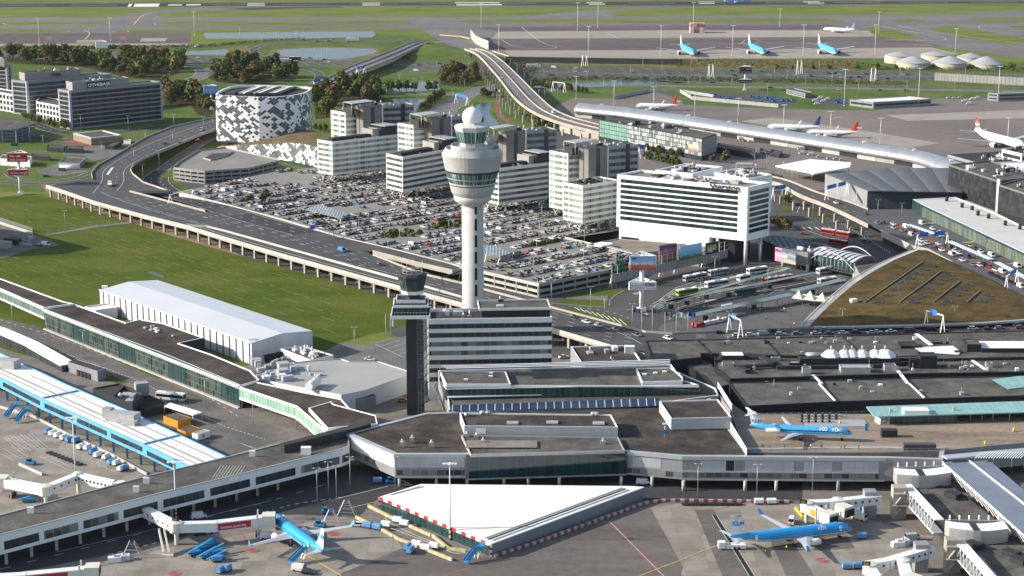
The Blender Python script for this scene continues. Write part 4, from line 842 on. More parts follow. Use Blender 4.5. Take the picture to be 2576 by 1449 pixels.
def lattice(name,cell=1.8,big=2,white=(.78,.78,.78)):
 m,n,l,b=nt(name);uv=n.new('ShaderNodeUVMap');uv.uv_map='UVMap'
 mp=n.new('ShaderNodeMapping');mp.inputs['Rotation'].default_value=(0,0,math.radians(45));mp.inputs['Scale'].default_value=(1/cell,1.35/cell,1);l.new(uv.outputs[0],mp.inputs[0])
 def cellw(div,seed):
  s=n.new('ShaderNodeVectorMath');s.operation='SCALE';s.inputs['Scale'].default_value=1/div;l.new(mp.outputs[0],s.inputs[0])
  f=n.new('ShaderNodeVectorMath');f.operation='FLOOR';l.new(s.outputs[0],f.inputs[0])
  a=n.new('ShaderNodeVectorMath');a.operation='ADD';a.inputs[1].default_value=(seed,seed,0);l.new(f.outputs[0],a.inputs[0])
  w=n.new('ShaderNodeTexWhiteNoise');w.noise_dimensions='2D';l.new(a.outputs[0],w.inputs['Vector']);return w.outputs['Value'],s
 v1,_=cellw(1,3.0);v2,_=cellw(3,17.0);v3,_=cellw(2,9.0)
 def lt(v,t):q=n.new('ShaderNodeMath');q.operation='LESS_THAN';q.inputs[1].default_value=t;l.new(v,q.inputs[0]);return q.outputs[0]
 def mx(a,c):q=n.new('ShaderNodeMath');q.operation='MAXIMUM';l.new(a,q.inputs[0]);l.new(c,q.inputs[1]);return q.outputs[0]
 dark=mx(mx(lt(v1,.22),lt(v2,.13)),lt(v3,.25))
 fr=n.new('ShaderNodeVectorMath');fr.operation='FRACTION';l.new(mp.outputs[0],fr.inputs[0]);sx=n.new('ShaderNodeSeparateXYZ');l.new(fr.outputs[0],sx.inputs[0])
 mn=n.new('ShaderNodeMath');mn.operation='MINIMUM';l.new(sx.outputs[0],mn.inputs[0]);l.new(sx.outputs[1],mn.inputs[1]);edge=lt(mn.outputs[0],.09)
 cr=n.new('ShaderNodeValToRGB');l.new(v1,cr.inputs[0]);e=cr.color_ramp.elements;e[0].color=(.02,.025,.03,1);e[1].color=(.13,.14,.155,1)
 m1=n.new('ShaderNodeMix');m1.data_type='RGBA';l.new(edge,m1.inputs[0]);l.new(cr.outputs[0],m1.inputs[6]);m1.inputs[7].default_value=(.25,.26,.27,1)
 m2=n.new('ShaderNodeMix');m2.data_type='RGBA';l.new(dark,m2.inputs[0]);m2.inputs[6].default_value=rgba(white);l.new(m1.outputs[2],m2.inputs[7]);l.new(m2.outputs[2],b.inputs['Base Color']);b.inputs['Roughness'].default_value=.4;return m
LATT=lattice('diamond_lattice')
ht=thing('patterned_hotel','round cornered hotel clad in a white and dark diamond lattice','hotel',hb-Vector((0,0,8)))
def curved_wall(root,name,pts,z0,z1,m,closed=True):
 b=MB();N=len(pts);org=ORG[root.name];us=[0]
 for i in range(N):us.append(us[-1]+(V2(pts[(i+1)%N])-V2(pts[i])).length)
 for i in range(N if closed else N-1):
  a,c=pts[i],pts[(i+1)%N];za=z0[i]if isinstance(z0,list)else z0;ta,tb=(z1[i],z1[(i+1)%N])if isinstance(z1,list)else(z1,z1)
  b.face([(a.x,a.y,za),(c.x,c.y,za),(c.x,c.y,tb),(a.x,a.y,ta)],m)
 me=b.mesh(name,org);uv=me.uv_layers[0].data
 for i,p in enumerate(me.polygons):
  for j,li in enumerate(p.loop_indices):v=b.v[me.loops[li].vertex_index];uv[li].uv=(us[i]if j in(0,3)else us[i+1],v[2])
 o=bpy.data.objects.new(name,me);COL.objects.link(o);o.parent=root;ORG[o.name]=org;return o
curved_wall(ht,'lattice_wall',outl,8.0,HZ,LATT)
hin=inset([V2(p)for p in outl],1.2)
q=MB();q.poly(hin,ROOFD,HZ-1.6)
for i in range(len(hin)):
 j=(i+1)%len(hin);a,c=hin[i],hin[j];q.face([(a.x,a.y,HZ),(c.x,c.y,HZ),(c.x,c.y,HZ-1.6),(a.x,a.y,HZ-1.6)],MWHITE);q.face([outl[i],outl[j],(c.x,c.y,HZ),(a.x,a.y,HZ)],MWHITE)
q.build('roof',ht)
q=MB();q.prism([V2(p)for p in outl],7.0,8.0,DARK);q.build('dark_gap',ht)
for i in range(9):
 q=MB();a,c=P(0,1860+i*38-60,712-(i%2)*2,HZ-1),P(0,1985+i*38-60,662,HZ-1);q.slopebox(a,c,1.2+(i%3)*.7,1.0,[STEEL,MWHITE,DARK][i%3]);q.build('roof_beam',ht)
q=MB();q.wallbox(P(0,1930,716,HZ),P(0,2110,716,HZ),HZ-1.6,HZ+1.2,2,DARK);q.build('plant_screen',ht)
q=MB();q.wallbox(P(0,1700,700,HZ),P(0,1770,705,HZ),HZ-1.6,HZ+.6,5,DARK);q.build('plant_screen',ht)
a,c=V2(outl[7]),V2(outl[8]);d=(c-a).normalized();nr=Vector((d.y,-d.x))
o_=V2(outl[6])+nr*.5+(V2(outl[7])-V2(outl[6]))*.5;hz_=HV(Vector((o_.x,o_.y,0)),0,815)
sign_text(ht,'Hilton',(o_.x,o_.y,hz_),(c.x-a.x,c.y-a.y,0),(0,0,1),4.6,mat('pale_lettering',(.6,.66,.70),noise=None),.04,depth=.3,width=6.5)
wl=[P(0,x,y,0)for x,y in((1640,1140),(1760,1160),(1900,1182),(2040,1205),(2180,1232),(2300,1262),(2400,1292))]
wt=[HV(w,0,t)for w,t in zip(wl,(1112,1100,1095,1088,1078,1088,1112))]
wb=[max(.5,HV(w,0,t))for w,t in zip(wl,(1138,1148,1165,1190,1212,1235,1258))]
pd=thing('hotel_podium','low wave shaped podium clad in white and dark diamonds below the patterned hotel','building',wl[0])
curved_wall(pd,'lattice_wall',wl,wb,wt,LATT,closed=False)
bk=[P(0,1640,1104,3),P(0,1800,1060,8),P(0,2150,1055,8),P(0,2390,1060,9)]
q=MB()
for i in range(6):
 f0,f1=i/6,(i+1)/6
 def bp(f):k=min(2,int(f*3));return bk[k].lerp(bk[k+1],f*3-k)
 u0,u1=bp(f0),bp(f1);q.face([(wl[i].x,wl[i].y,wt[i]),(wl[i+1].x,wl[i+1].y,wt[i+1]),(u1.x,u1.y,wt[i+1]),(u0.x,u0.y,wt[i])],ground_mat('brown_sedum',[(.09,.07,.04),(.13,.10,.055),(.16,.13,.08)],.1,1))
 q.face([(wl[i].x,wl[i].y,0),(wl[i+1].x,wl[i+1].y,0),(wl[i+1].x,wl[i+1].y+.5,wt[i+1]),(wl[i].x,wl[i].y+.5,wt[i])],GLASS_T)
q.build('roof',pd)
GP=[(1310,1272),(1440,1290),(1545,1300),(1880,1275),(2125,1215),(1700,1118),(1500,1140),(1345,1235)]
gbs=P(0,1545,1392);GZ=HV(gbs,0,1303)
gp=[P(0,x,y,GZ)for x,y in GP];gr=thing('parking_garage','open concrete parking garage with ramps below the patterned hotel','car park',gbs)
q=MB();q.poly(gp,PARK);q.build('roof_deck',gr)
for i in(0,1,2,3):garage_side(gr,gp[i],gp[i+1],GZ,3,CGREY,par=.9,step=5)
for i in(4,5,6,7):q=MB();q.wallbox(gp[i],gp[(i+1)%8],GZ-.3,GZ+1,.25,CGREY);q.build('parapet',gr)
q=MB();q.prism([P(0,1530,1200,GZ),P(0,1600,1160,GZ),P(0,1760,1150,GZ),P(0,1700,1185,GZ),P(0,1590,1215,GZ)],GZ-.5,GZ+.05,SHADE);q.build('ramp_well',gr)
for a,c in(((1530,1200),(1590,1215)),((1590,1215),(1700,1185)),((1700,1185),(1760,1150))):q=MB();q.wallbox(P(0,*a,GZ),P(0,*c,GZ),GZ,GZ+1,.2,CGREY);q.build('parapet',gr)
BW=panel('grey_office_panels',(.24,.25,.27),1.35,500,joint=.7,jw=.05,vary=.04,rough=.5)
BCON=mat('taupe_concrete',(.27,.255,.24),noise=(.1,.06))
def baseoff(label,f,l,r,by,n,pf,pl,pr,ph=5.5,sign=None):
 b0=P(0,f[0]+20,by);z=HV(b0,0,f[1]);pts=rect(f,l,r,0,z);root=block('dark_glass_office',label,'office building',pts,0,z,BW,ROOFG,rim=.8,drop=1)
 bands(root,pts,1,z-1.6,n,.72,GLASS_B,margin=1.2,lo=.15)
 a,b_,c,d=pts
 for e in faces_of(pts):
  dd=(e[1]-e[0]).normalized()
  for p in(e[0],e[1]-dd*1.6):q=MB();q.wallbox(p,p+dd*1.6,0,z-.2,.25,panel('pale_corner_panels',(.33,.36,.40),1.6,3.5,joint=.8,jw=.05),.12);q.build('corner_strip',root)
 k=rect(pf,pl,pr,0,z+ph);q=MB();q.prism(k,z-1,z+ph,BCON,ROOFG,rim=.4);q.build('penthouse',root);rooftop(root,k,z+ph-.6,9,n,h=(.5,1.6),size=(1,3))
 if sign:
  e=k[0];dd=(k[1]-k[0]);L=dd.length;dd/=L;nr=Vector((dd.y,-dd.x));s0=e+dd*L*sign[1];w=L*sign[2]
  if sign[3]:q=MB();q.wallbox(s0,s0+dd*w,z+ph*.1,z+ph*.85,.2,TB if sign[3]==1 else TW,.25);q.build('sign_board',root)
  o=s0+dd*.6+nr*.55;sign_text(root,sign[0],(o.x,o.y,z+ph*.22),(dd.x,dd.y,0),(0,0,1),ph*.6,TW if sign[3]==1 else TB,.09,width=w-1.2)
 return root,pts,z
baseoff('dark banded glass office with the sign THE BASE on its roof house',(522,684),(437,670),(1220,618),980,8,(545,622),(497,610),(972,585),sign=('OTHEBASE',.25,.42,1))
baseoff('dark banded glass office behind the one with the big roof sign',(200,612),(85,600),(850,556),872,7,(185,552),(143,542),(607,517),sign=('THE BASE',.45,.2,0))
baseoff('dark banded glass office cut off by the left edge of the photo',(50,492),(-200,478),(90,490),690,6,(30,445),(-100,440),(54,440))
for f,l,r,by,lab in(((443,796),(272,765),(470,752),925,'low white gridded annex at the foot of the dark glass office'),((95,712),(-60,685),(140,690),850,'low white gridded annex cut off at the left edge')):
 z=HV(P(0,f[0],by),0,f[1]);k=rect(f,l,r,0,z);root=block('gridded_annex',lab,'office building',k,0,z,MWHITE,ROOFG)
 for e in faces_of(k):
  L=(e[1]-e[0]).length;dd=(e[1]-e[0])/L;m_=max(2,int(L/4.5))
  for i in range(m_):
   for kk in range(3):q=MB();q.wallbox(e[0]+dd*(L*(i+.14)/m_),e[0]+dd*(L*(i+.88)/m_),z*(.06+kk*.31),z*(.27+kk*.31),.15,GLASS_B,.05);q.build('window',root)
z=9;gk=[P(0,x,y,z)for x,y in((-200,905),(0,880),(150,905),(262,938),(120,985),(-200,985))];lg=thing('parking_garage','dark low parking garage at the left edge near the glass offices','car park',gk[3]-Vector((0,0,9)))
q=MB();q.poly(gk,ROOFG);q.build('roof_deck',lg)
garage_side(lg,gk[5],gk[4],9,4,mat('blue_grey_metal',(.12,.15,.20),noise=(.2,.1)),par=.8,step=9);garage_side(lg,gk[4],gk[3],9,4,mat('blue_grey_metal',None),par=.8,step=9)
def small(label,f,l,r,by,wall,roof,cat='building',name='flat_roofed_building',s=0,rim=.35,extra=None):
 z=HV(P(s,f[0],by),s,f[1]);k=rect(f,l,r,s,z);root=block(name,label,cat,k,0,z,wall,roof,rim=rim,drop=.4);return root,k,z
BRK=panel('tan_brick',(.26,.20,.14),.9,500,joint=.8,jw=.03);r_,k,z=small('tan brick hall with a wide white roof rim beside the curved viaduct',(686,1042),(552,1005),(915,1020),1096,BRK,ROOFG)
q=MB();q.prism([V2(p)for p in k],z-1.2,z+.15,MWHITE,ROOFG,rim=1.0,drop=.6);q.build('roof_rim',r_)
for f,l,r,by,w,lab in(((485,1118),(352,1110),(492,1098),1152,DARK,'small dark shed with grey roof, left of a matching pair near the tan hall'),((625,1122),(490,1118),(630,1102),1158,DARK,'small dark shed with grey roof, right of a matching pair near the tan hall'),((858,1102),(790,1098),(918,1072),1130,DARK,'small black louvred shed beside the tan hall'),((372,1180),(232,1170),(378,1168),1215,DARK,'low dark brown roofed shed behind the left red signs'),((600,1235),(442,1225),(650,1192),1270,CGREY,'grey ribbed shed with a green tank in front on the traffic loop'),((985,1062),(932,1060),(990,1052),1087,MWHITE,'small white container box beside the tan hall'),((225,1210),(0,1195),(240,1180),1262,MWHITE,'long white shed behind the left red sign pillar')):small(lab,f,l,r,by,w,ROOFG,name='shed',cat='shed')
t0,t1=P(0,450,1262,1.6),P(0,600,1262,1.6);q=MB();q.tube(t0,t1,1.5,m=MWHITE,n=12);q.build('storage_tank',label='white and green horizontal tank lying beside the ribbed shed',cat='tank',loc=P(0,450,1262))
RZ=6.5
front=[(0,350,1405),(3,465,-8),(3,720,82),(3,1085,182),(3,1410,262),(3,1700,352),(3,2120,476),(4,0,602),(4,400,712),(4,913,850),(4,1250,945),(4,1600,1042),(4,2000,1160),(4,2310,1240)]
rear=[(5,2700,978),(5,2576,985),(5,1800,1008),(5,1000,1030),(5,0,1070),(4,2500,1075),(4,2300,1062),(4,2000,985),(4,1560,870),(4,1080,742),(4,913,695),(4,600,622),(4,240,478),(4,0,345),(3,2160,225),(3,1760,108)]
left_in=[(3,1550,150),(3,980,0),(0,1270,1445),(0,1080,1380),(0,1000,1315),(0,985,1285),(0,1010,1240),(0,1100,1190),(0,1300,1108),(0,1490,1025),(0,1630,978)]
left_out=[(0,1630,888),(0,1300,960),(0,1100,1040),(0,850,1190),(0,740,1250),(0,690,1310),(0,700,1355)]
term=[(5,2700,1040),(5,1000,1092),(5,0,1118),(4,2440,1125)]
fl=PP(front,RZ);rl_=PP(rear,RZ);li=PP(left_in,RZ);lo_=PP(left_out,RZ);tm=PP(term,RZ)
ds=MB();ds.poly(fl+tm[::-1]+rl_+li+lo_,panel('deck_asphalt',(.075,.073,.072),300,12.0,joint=.55,jw=.35,vary=.03,rough=.9,noise=(.08,.15)))
fr_=thing('forecourt_viaduct','long elevated road deck on concrete pillars between lawn and car park','viaduct',fl[8]-Vector((0,0,RZ)))
ds.build('road_deck',fr_)
def edgewall(root,pts,z0,z1,t,m,name='parapet',closed=False,out=0):
 q=MB()
 for i in range(len(pts)-1):q.wallbox(pts[i],pts[i+1],pts[i].z+z0,pts[i].z+z1,t,m,out)
 return q.build(name,root)
def edgebeam(root,pts,z0,z1,w,m,name):
 """follows heights along pts"""
 q=MB()
 for i in range(len(pts)-1):q.slopebox(pts[i]+Vector((0,0,z0)),pts[i+1]+Vector((0,0,z0)),w,z1-z0,m)
 return q.build(name,root)
edgebeam(fr_,fl,-1.5,.95,.5,CWHITE,'parapet')
edgebeam(fr_,lo_,-.8,1.0,.4,CGREY,'parapet');edgebeam(fr_,li[1:],-.8,1.0,.4,CBEIGE,'parapet');edgebeam(fr_,[li[1],li[0]],0,1.1,.5,CBEIGE,'parapet')
edgebeam(fr_,rl_[1:9],-.8,.9,.4,CBEIGE,'parapet');edgebeam(fr_,rl_[8:13],-.6,1.0,.4,CBEIGE,'parapet')
inner=PP([(3,1415,258),(3,1560,266),(3,1700,300),(3,2100,412),(4,0,545),(4,430,662),(4,913,800)],RZ);edgebeam(fr_,inner,0,1.0,.7,CWHITE,'parapet')
def along(pts,step,start=0):
 out=[];t=start
 for i in range(len(pts)-1):
  a,b_=pts[i],pts[i+1];L=(b_-a).length
  while t<L:out.append((a.lerp(b_,t/L),(b_-a).normalized()));t+=step
  t-=L
 return out
for p,d in along(fl,11.5,3):
 n=Vector((-d.y,d.x,0))if True else d
 for off_ in(1.2,8.5):
  q=MB();c=p+n*off_;q.box((c.x,c.y,0),1.3,1.0,RZ-1.2,CBEIGE,math.atan2(d.y,d.x));q.build('pillar',fr_)
q=MB();LL2=[p+Vector((0,0,-1.5))for p in fl]
for i in range(len(fl)-1):q.slopebox(LL2[i]+Vector((0,.8,.1)),LL2[i+1]+Vector((0,.8,.1)),1.6,.9,CBEIGE)
q.build('edge_girder',fr_)
q=MB()
for p,d in along(fl[4:10],2.5):q.tube(p+Vector((0,0,.9)),p+Vector((0,0,2.0)),.045,m=STEEL,n=4,cap=False)
q.build('railing',fr_);edgebeam(fr_,fl[4:10],1.95,2.05,.08,STEEL,'handrail')
back=PP([(4,0,345),(3,2160,225),(3,1760,108)],RZ)
up2=PP([(4,-60,330),(4,390,430),(4,780,531),(4,895,570),(4,905,592),(4,840,600),(4,560,535),(4,240,452),(4,60,432)],RZ);q=MB();q.poly([p+Vector((0,0,.03))for p in up2],ASPH);q.build('upper_lane',fr_);edgebeam(fr_,up2[3:8],-1.6,.9,.5,CBEIGE,'parapet')
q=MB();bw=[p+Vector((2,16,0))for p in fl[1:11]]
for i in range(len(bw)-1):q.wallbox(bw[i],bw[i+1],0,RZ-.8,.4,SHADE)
q.build('under_deck_shade',fr_)  # near-black sheet, shade of the space under the road put into its colour
lm=MB()
def ln(pts,on=1,off=0,w=.22,z=RZ,m=None,k=1):dashes(lm,smooth([P(a,x,y,z)+Vector((0,0,.04))for a,x,y in pts],k),m or WHITE,on,off,w,0)
ln([(3,760,0),(3,860,45),(3,1200,160),(3,2576,530)],1,0);ln([(3,1000,85),(3,2400,490),(4,300,590),(4,900,760)],9,4);ln([(3,1120,75),(3,2576,480),(4,0,480),(4,250,560)],4,8)
for o in(0,1,2,3):
 ln([(3,880+o*60,25-o*8+20),(3,1400+o*60,160-o*10),(4,0,425+o*32-20),(4,900,690+o*30)],4,8)
for o in range(4):ln([(4,1085,790+o*22-20),(4,1600,925+o*30-10),(4,2000,1030+o*30),(4,2250,1100+o*25)],4,8)
ln([(4,1250,800),(4,1750,935),(4,2150,1080),(4,2260,1145)],1,0)
for o in range(3):ln([(5,100,1088+o*9-8),(5,1200,1055+o*10-8),(5,2576,1000+o*12)],4,8)
for o in range(4):
 ln([(3,700+o*60,10-o*5),(0,775+o*55,1370-o*0),(0,770+o*52,1310),(0,815+o*48,1250),(0,1130+o*22,1075+o*20),(0,1630,905+o*18)],1 if o in(0,3)else 3,0 if o in(0,3)else 7,k=3)
q5=[(0,800,1318),(0,840,1265),(0,858,1265),(0,820,1318)];lm.poly([P(*p,RZ)+Vector((0,0,.05))for p in q5],WHITE)
o_=struct(lm,'lane_marking')
road('road',[(0,1500,1130),(0,1250,1290),(0,1165,1345),(0,1190,1400),(0,1290,1449+20),(3,1500,70),(3,1850,190),(3,2300,310)],17,.06,ASPHD,3,zz=[0,0,0,.5,3,6.2,6.5,6.5])
road('road',[(0,1640,1020),(0,1560,1055),(0,1350,1190),(0,1240,1270),(0,1230,1290)],9,.1,ground_mat('tan_ramp',[(.16,.125,.09),(.20,.16,.12),(.24,.20,.15)],.1,1),1)
sheet('grass_strip',[(0,1215,1330),(0,1300,1270),(0,1340,1360),(0,1440,1440),(0,1330,1449),(0,1230,1390)],GRASS,.12)
def viaduct(name,label,Ls,Rs,wall,pil=None,mid=True,deckm=None,dz=1.3,ph=1.0,group=None):
 L=smooth([P(k,x,y,z)for k,x,y,z in Ls],2);R=smooth([P(k,x,y,z)for k,x,y,z in Rs],2)
 root=thing(name,label,'viaduct',(L[len(L)//2].x,L[len(L)//2].y,0));b=MB();strip(b,L,R,deckm or ASPHF);strip(b,R,L,wall,-dz);b.build('road_deck',root)
 edgebeam(root,L,-dz,ph,.5,wall,'parapet');edgebeam(root,R,-dz,ph,.5,wall,'parapet')
 if mid:M=[a.lerp(c,.5)for a,c in zip(L,R)];edgebeam(root,M,.02,ph,.6,wall,'median_barrier')
 q=MB()
 for f in((.25,.75)if mid else(.5,)):dashes(q,[a.lerp(c,f)for a,c in zip(L,R)],WHITE,4,9,.3,.05)
 q.build('lane_marking',root)
 if pil:
  for p,d in along(L,pil,6):
   if p.z<3:continue
   n=Vector((d.y,-d.x,0));
   for s in(2,9):c=p+n*s;q=MB();q.box((c.x,c.y,0),1.4,1.2,p.z-dz,CBEIGE,math.atan2(d.y,d.x));q.build('pillar',root)
 return root,L,R
vr,vL,vR=viaduct('curved_viaduct','long curved viaduct on pillars sweeping down past the tube shaped pier',[(1,930,372,1),(1,1000,395,4),(1,1060,440,7),(1,1120,510,8),(1,1200,600,8),(1,1290,725,8),(1,1390,815,8),(1,1520,885,7),(1,1700,945,6),(1,1945,1003,5)],[(1,1010,370,1),(1,1090,385,4),(1,1190,440,7),(1,1290,530,8),(1,1400,640,8),(1,1500,740,8),(1,1600,830,8),(1,1720,885,7),(1,1850,920,6),(1,1945,945,5)],CBEIGE,22)
q=MB();wl2=[P(1,1650,930,6),P(1,1800,975,5.5),P(1,1945,1003,5)]
q.wallbox(wl2[0],wl2[1],0,4.5,.6,CBEIGE,.3);q.wallbox(wl2[1],wl2[2],0,4.2,.6,CBEIGE,.3);q.build('retaining_wall',vr)
road('road',[(1,730,310),(1,830,335),(1,930,368),(1,990,385)],16,.12,ASPHF,2)
b=MB();hill=[P(1,640,335,5),P(1,760,320,3),P(1,960,390,5),P(1,985,440,0),P(1,800,475,0),P(1,560,470,0),P(1,480,420,2)]
b.poly(hill,GRASS);b.face([P(1,640,335,5),P(1,480,420,2),P(1,440,440,0),P(1,600,330,0)],GRASS);struct(b,'grass_bank')
viaduct('motorway_flyover','straight flyover climbing away from the patterned hotel over the motorway',[(0,2290,662,1),(0,2450,612,3),(1,0,530,6),(1,200,455,7),(1,400,375,6),(1,500,328,4),(1,580,312,1)],[(0,2420,690,1),(0,2576,610,3),(1,130,545,6),(1,300,480,7),(1,450,415,6),(1,600,345,4),(1,655,318,1)],CGREY,None)
road('road',[(0,1600,960),(0,1900,850),(0,2300,690),(0,2400,640)],16,.05,ASPH,2)
viaduct('approach_viaduct','elevated approach road on pillars between the white hotel and the glass terminal',[(2,665,1375,5),(2,760,1400,6),(5,880,30,6.5),(5,1080,100,6.5),(5,1240,175,6.4),(5,1400,255,6.4)],[(2,665,1335,5),(2,800,1365,6),(5,990,0,6.5),(5,1120,38,6.5),(5,1250,75,6.4),(5,1400,135,6.4)],CBEIGE,20,mid=False,deckm=ASPH)
up=[P(*p,RZ)for p in[(5,1380,130),(5,1700,130),(5,1900,130),(5,2700,560),(5,2700,860),(5,2480,770),(5,1850,440),(5,1740,418),(5,1500,300),(5,1300,180)]]
ur=thing('upper_road','elevated drop off road full of cars along the glass terminal front','viaduct',up[5]-Vector((0,0,RZ)))
q=MB();q.poly(up,panel('red_lane_asphalt',(.10,.096,.09),60,9,joint=1.0,jw=.05,vary=.05));q.build('road_deck',ur)
q=MB();q.poly([P(*p,RZ+.04)for p in[(5,1560,250),(5,1640,235),(5,2700,740),(5,2700,790),(5,2450,660),(5,1800,350)]],BRICKR);q.build('red_lane',ur)
edgebeam(ur,up[4:9],-2.5,1.0,.5,CBEIGE,'parapet')
q=MB();q.wallbox(up[8],up[7],0,RZ-1,.5,SHADE,-1);q.build('under_deck_shade',ur)  # dark sheet below the deck edge, its shade is in the colour
for a,c in(((5,1700,245),(5,1960,335)),((5,2010,370),(5,2330,510)),((5,2370,530),(5,2650,680))):
 q=MB();p0,p1=P(*a,RZ+3),P(*c,RZ+3);q.slopebox(p0,p1,3.2,.2,mat('white_canopy',(.62,.66,.68),rough=.3,noise=(.3,.06)))
 for f in[i/6 for i in range(7)]:c_=p0.lerp(p1,f);q.tube((c_.x,c_.y,RZ),(c_.x,c_.y,RZ+3),.1,m=STEEL,n=5)
 q.build('shelter_roof',ur)
zb=MB()
for(x,y)in((1840,238),(2140,380),(2480,540)):
 for i in range(6):p=P(5,x+i*22,y-i*3+2,RZ+.06);d=unit(P(5,1700,245),P(5,1960,335));zb.box((p.x,p.y,p.z),4.5,.5,.01,WHITE,math.atan2(d.y,d.x)+1.2)
struct(zb,'zebra_crossing')
sheet('plaza',[(4,2576,960),(5,100,930),(5,600,850),(5,1200,700),(5,1300,740),(5,1000,1020),(5,600,1045),(5,0,1060),(4,2400,1060),(4,2400,1010)],ground_mat('plaza_paving',[(.105,.10,.098),(.12,.115,.112),(.135,.13,.125)],.1,1,amt=.06),.06)
for q_,nm in(([(4,1600,850),(4,1690,805),(4,1990,815),(4,2010,830),(4,2010,860),(4,1850,865)],'grass_island'),([(4,1640,785),(4,1900,735),(4,2000,730),(4,2125,740),(4,2110,770),(4,2000,795),(4,1780,790)],'grass_island'),([(4,1640,890),(4,1760,880),(4,1900,900),(4,2100,950),(4,2185,985),(4,2180,1010),(4,2080,1020),(4,1900,975)],'grass_island'),([(4,2120,715),(4,2280,690),(4,2480,670),(4,2500,680),(4,2200,735)],'grass_island'),([(5,930,150),(5,1000,135),(5,1125,195),(5,1090,210)],'grass_island'),([(5,735,115),(5,810,105),(5,830,140),(5,760,150)],'grass_island')):sheet(nm,q_,LAWN,.1)
sheet('service_path',[(4,1690,790),(4,1900,785),(4,2010,795),(4,2010,822),(4,1700,808)],PAVE,.12)
bm_=MB()
def bl(pts,on=1,off=0,w=.3,m=None):dashes(bm_,smooth([P(*p)+Vector((0,0,.12))for p in pts],1),m or WHITE,on,off,w,0)
KERB=mat('kerb_stone',(.30,.29,.27))
LN=[(((4,2350,860)),((5,0,745)),((5,400,650)),((5,900,560))),(((4,2380,890)),((5,0,800)),((5,600,700)),((5,1050,620))),(((4,2470,950)),((5,0,865)),((5,600,760)),((5,1240,640))),(((4,2400,830)),((5,0,705)),((5,500,610)),((5,800,570)))]
for l in LN:
 bl(l,w=.5,m=KERB);bl([(k,x,y+16)for k,x,y in l],3,4);bl([(k,x,y-14)for k,x,y in l],1,0)
for cx,cy in((4+360,640),(120,720),(300,850),(640,640),(180,820),(700,740)):
 for i in range(7):bl([(5,cx+i*12,cy-i*2),(5,cx-10+i*12,cy+14-i*2)],w=.5)
for i in range(9):bl([(4,1760+i*42,870+i*11),(4,1800+i*44,895+i*14)],w=.5)
for i in range(6):bl([(5,900+i*50,265+i*1),(5,930+i*50,285)],w=.8);bl([(5,760+i*14,270),(5,780+i*14,282)],w=.6)
for i in range(5):bl([(4,2200+i*14,765-i*3),(4,2225+i*14,775-i*3)],w=.5)
bl([(4,1560,850),(4,1900,880),(4,2100,925),(4,2240,985)],2,3);bl([(4,1570,838),(4,1850,862),(4,2000,870)]);bl([(4,2020,860),(4,2030,800),(4,2130,745)],w=.4,m=KERB);bl([(5,860,160),(5,900,80),(5,960,50)],1,0);bl([(5,880,270),(5,1300,420),(5,1400,480)],1,0);bl([(5,1220,300),(5,1560,440),(5,1560,490)],2,2);bl([(5,1100,300),(5,1420,420)],3,3)
struct(bm_,'bus_lane_marking')
road('road',[(0,-200,1380),(0,0,1375),(0,200,1388),(0,420,1390),(0,700,1350)],8,.06,ASPH,1,sm=3)
road('road',[(0,-200,1150),(0,60,1130),(0,200,1150),(0,420,1140)],5,.06,ASPH,1)
road('road',[(0,60,1310),(0,100,1345),(0,260,1370),(0,560,1350),(0,690,1300)],6,.08,ASPH,1,sm=3)
road('road',[(0,-200,940),(0,100,1010),(0,300,1050),(0,560,1060)],10,.05,ASPHD,2)
road('road',[(0,250,930),(0,420,1000),(0,700,1010),(0,1000,985),(0,1250,950)],12,.06,ASPHD,2)
sheet('yard',[(0,280,1290),(0,440,1235),(0,640,1270),(0,700,1290),(0,460,1330),(0,300,1310)],PAVE,.07)
sheet('yard',[(0,440,1100),(0,640,1070),(0,900,1110),(0,960,1150),(0,700,1220),(0,640,1180),(0,480,1170)],PAVE,.05)
sheet('paving',[(0,450,1075),(0,560,1050),(0,920,1050),(0,940,1090),(0,620,1110)],BRICKR,.07)
for i,(a,c,h,m)in enumerate((((2,-20,700),(2,60,745),3,STEEL),((2,60,752),(2,720,812),3,STEEL),((1,2060,748),(1,2300,700),3,STEEL),((1,2300,700),(1,2576,700),3,STEEL),((2,0,700),(2,230,735),2.5,STEEL))):
 q=MB();q.wallbox(P(*a),P(*c),0,h,.3,panel('fence_panel',(.36,.36,.35),3,500,joint=.7,jw=.1));q.build('panel_fence',label='pale panelled fence, %s stretch round the tug yard and stand'%nth(i),cat='fence',loc=P(*a))
q=MB();q.wallbox(P(1,1240,470),P(1,2576,490),0,5.5,.6,panel('sheet_pile',(.07,.068,.068),1.6,500,joint=.5,jw=.2));q.wallbox(P(2,0,490),P(2,10,490),0,.1,.1,DARK);q.build('sheet_pile_wall',label='dark ribbed retaining wall between motorway and far apron',cat='wall',loc=P(1,1240,470))
q=MB();A,B=P(2,1900,608),P(2,2700,655);q.wallbox(A,B,0,7,.5,panel('noise_panels',(.33,.32,.30),3.2,500,joint=.5,jw=.25));q.build('noise_barrier',label='long pale ribbed noise barrier beside the motorway at right',cat='wall',loc=A)
q=MB();w=[P(1,975,285,0),P(1,1010,330,0),P(1,1060,355,0),P(1,1110,375,0)]
for i in range(3):q.wallbox(w[i],w[i+1],0,9,.4,STEEL)
q.build('curved_screen',label='pale curved metal blast screen at the head of the curved viaduct',cat='screen',loc=w[0])
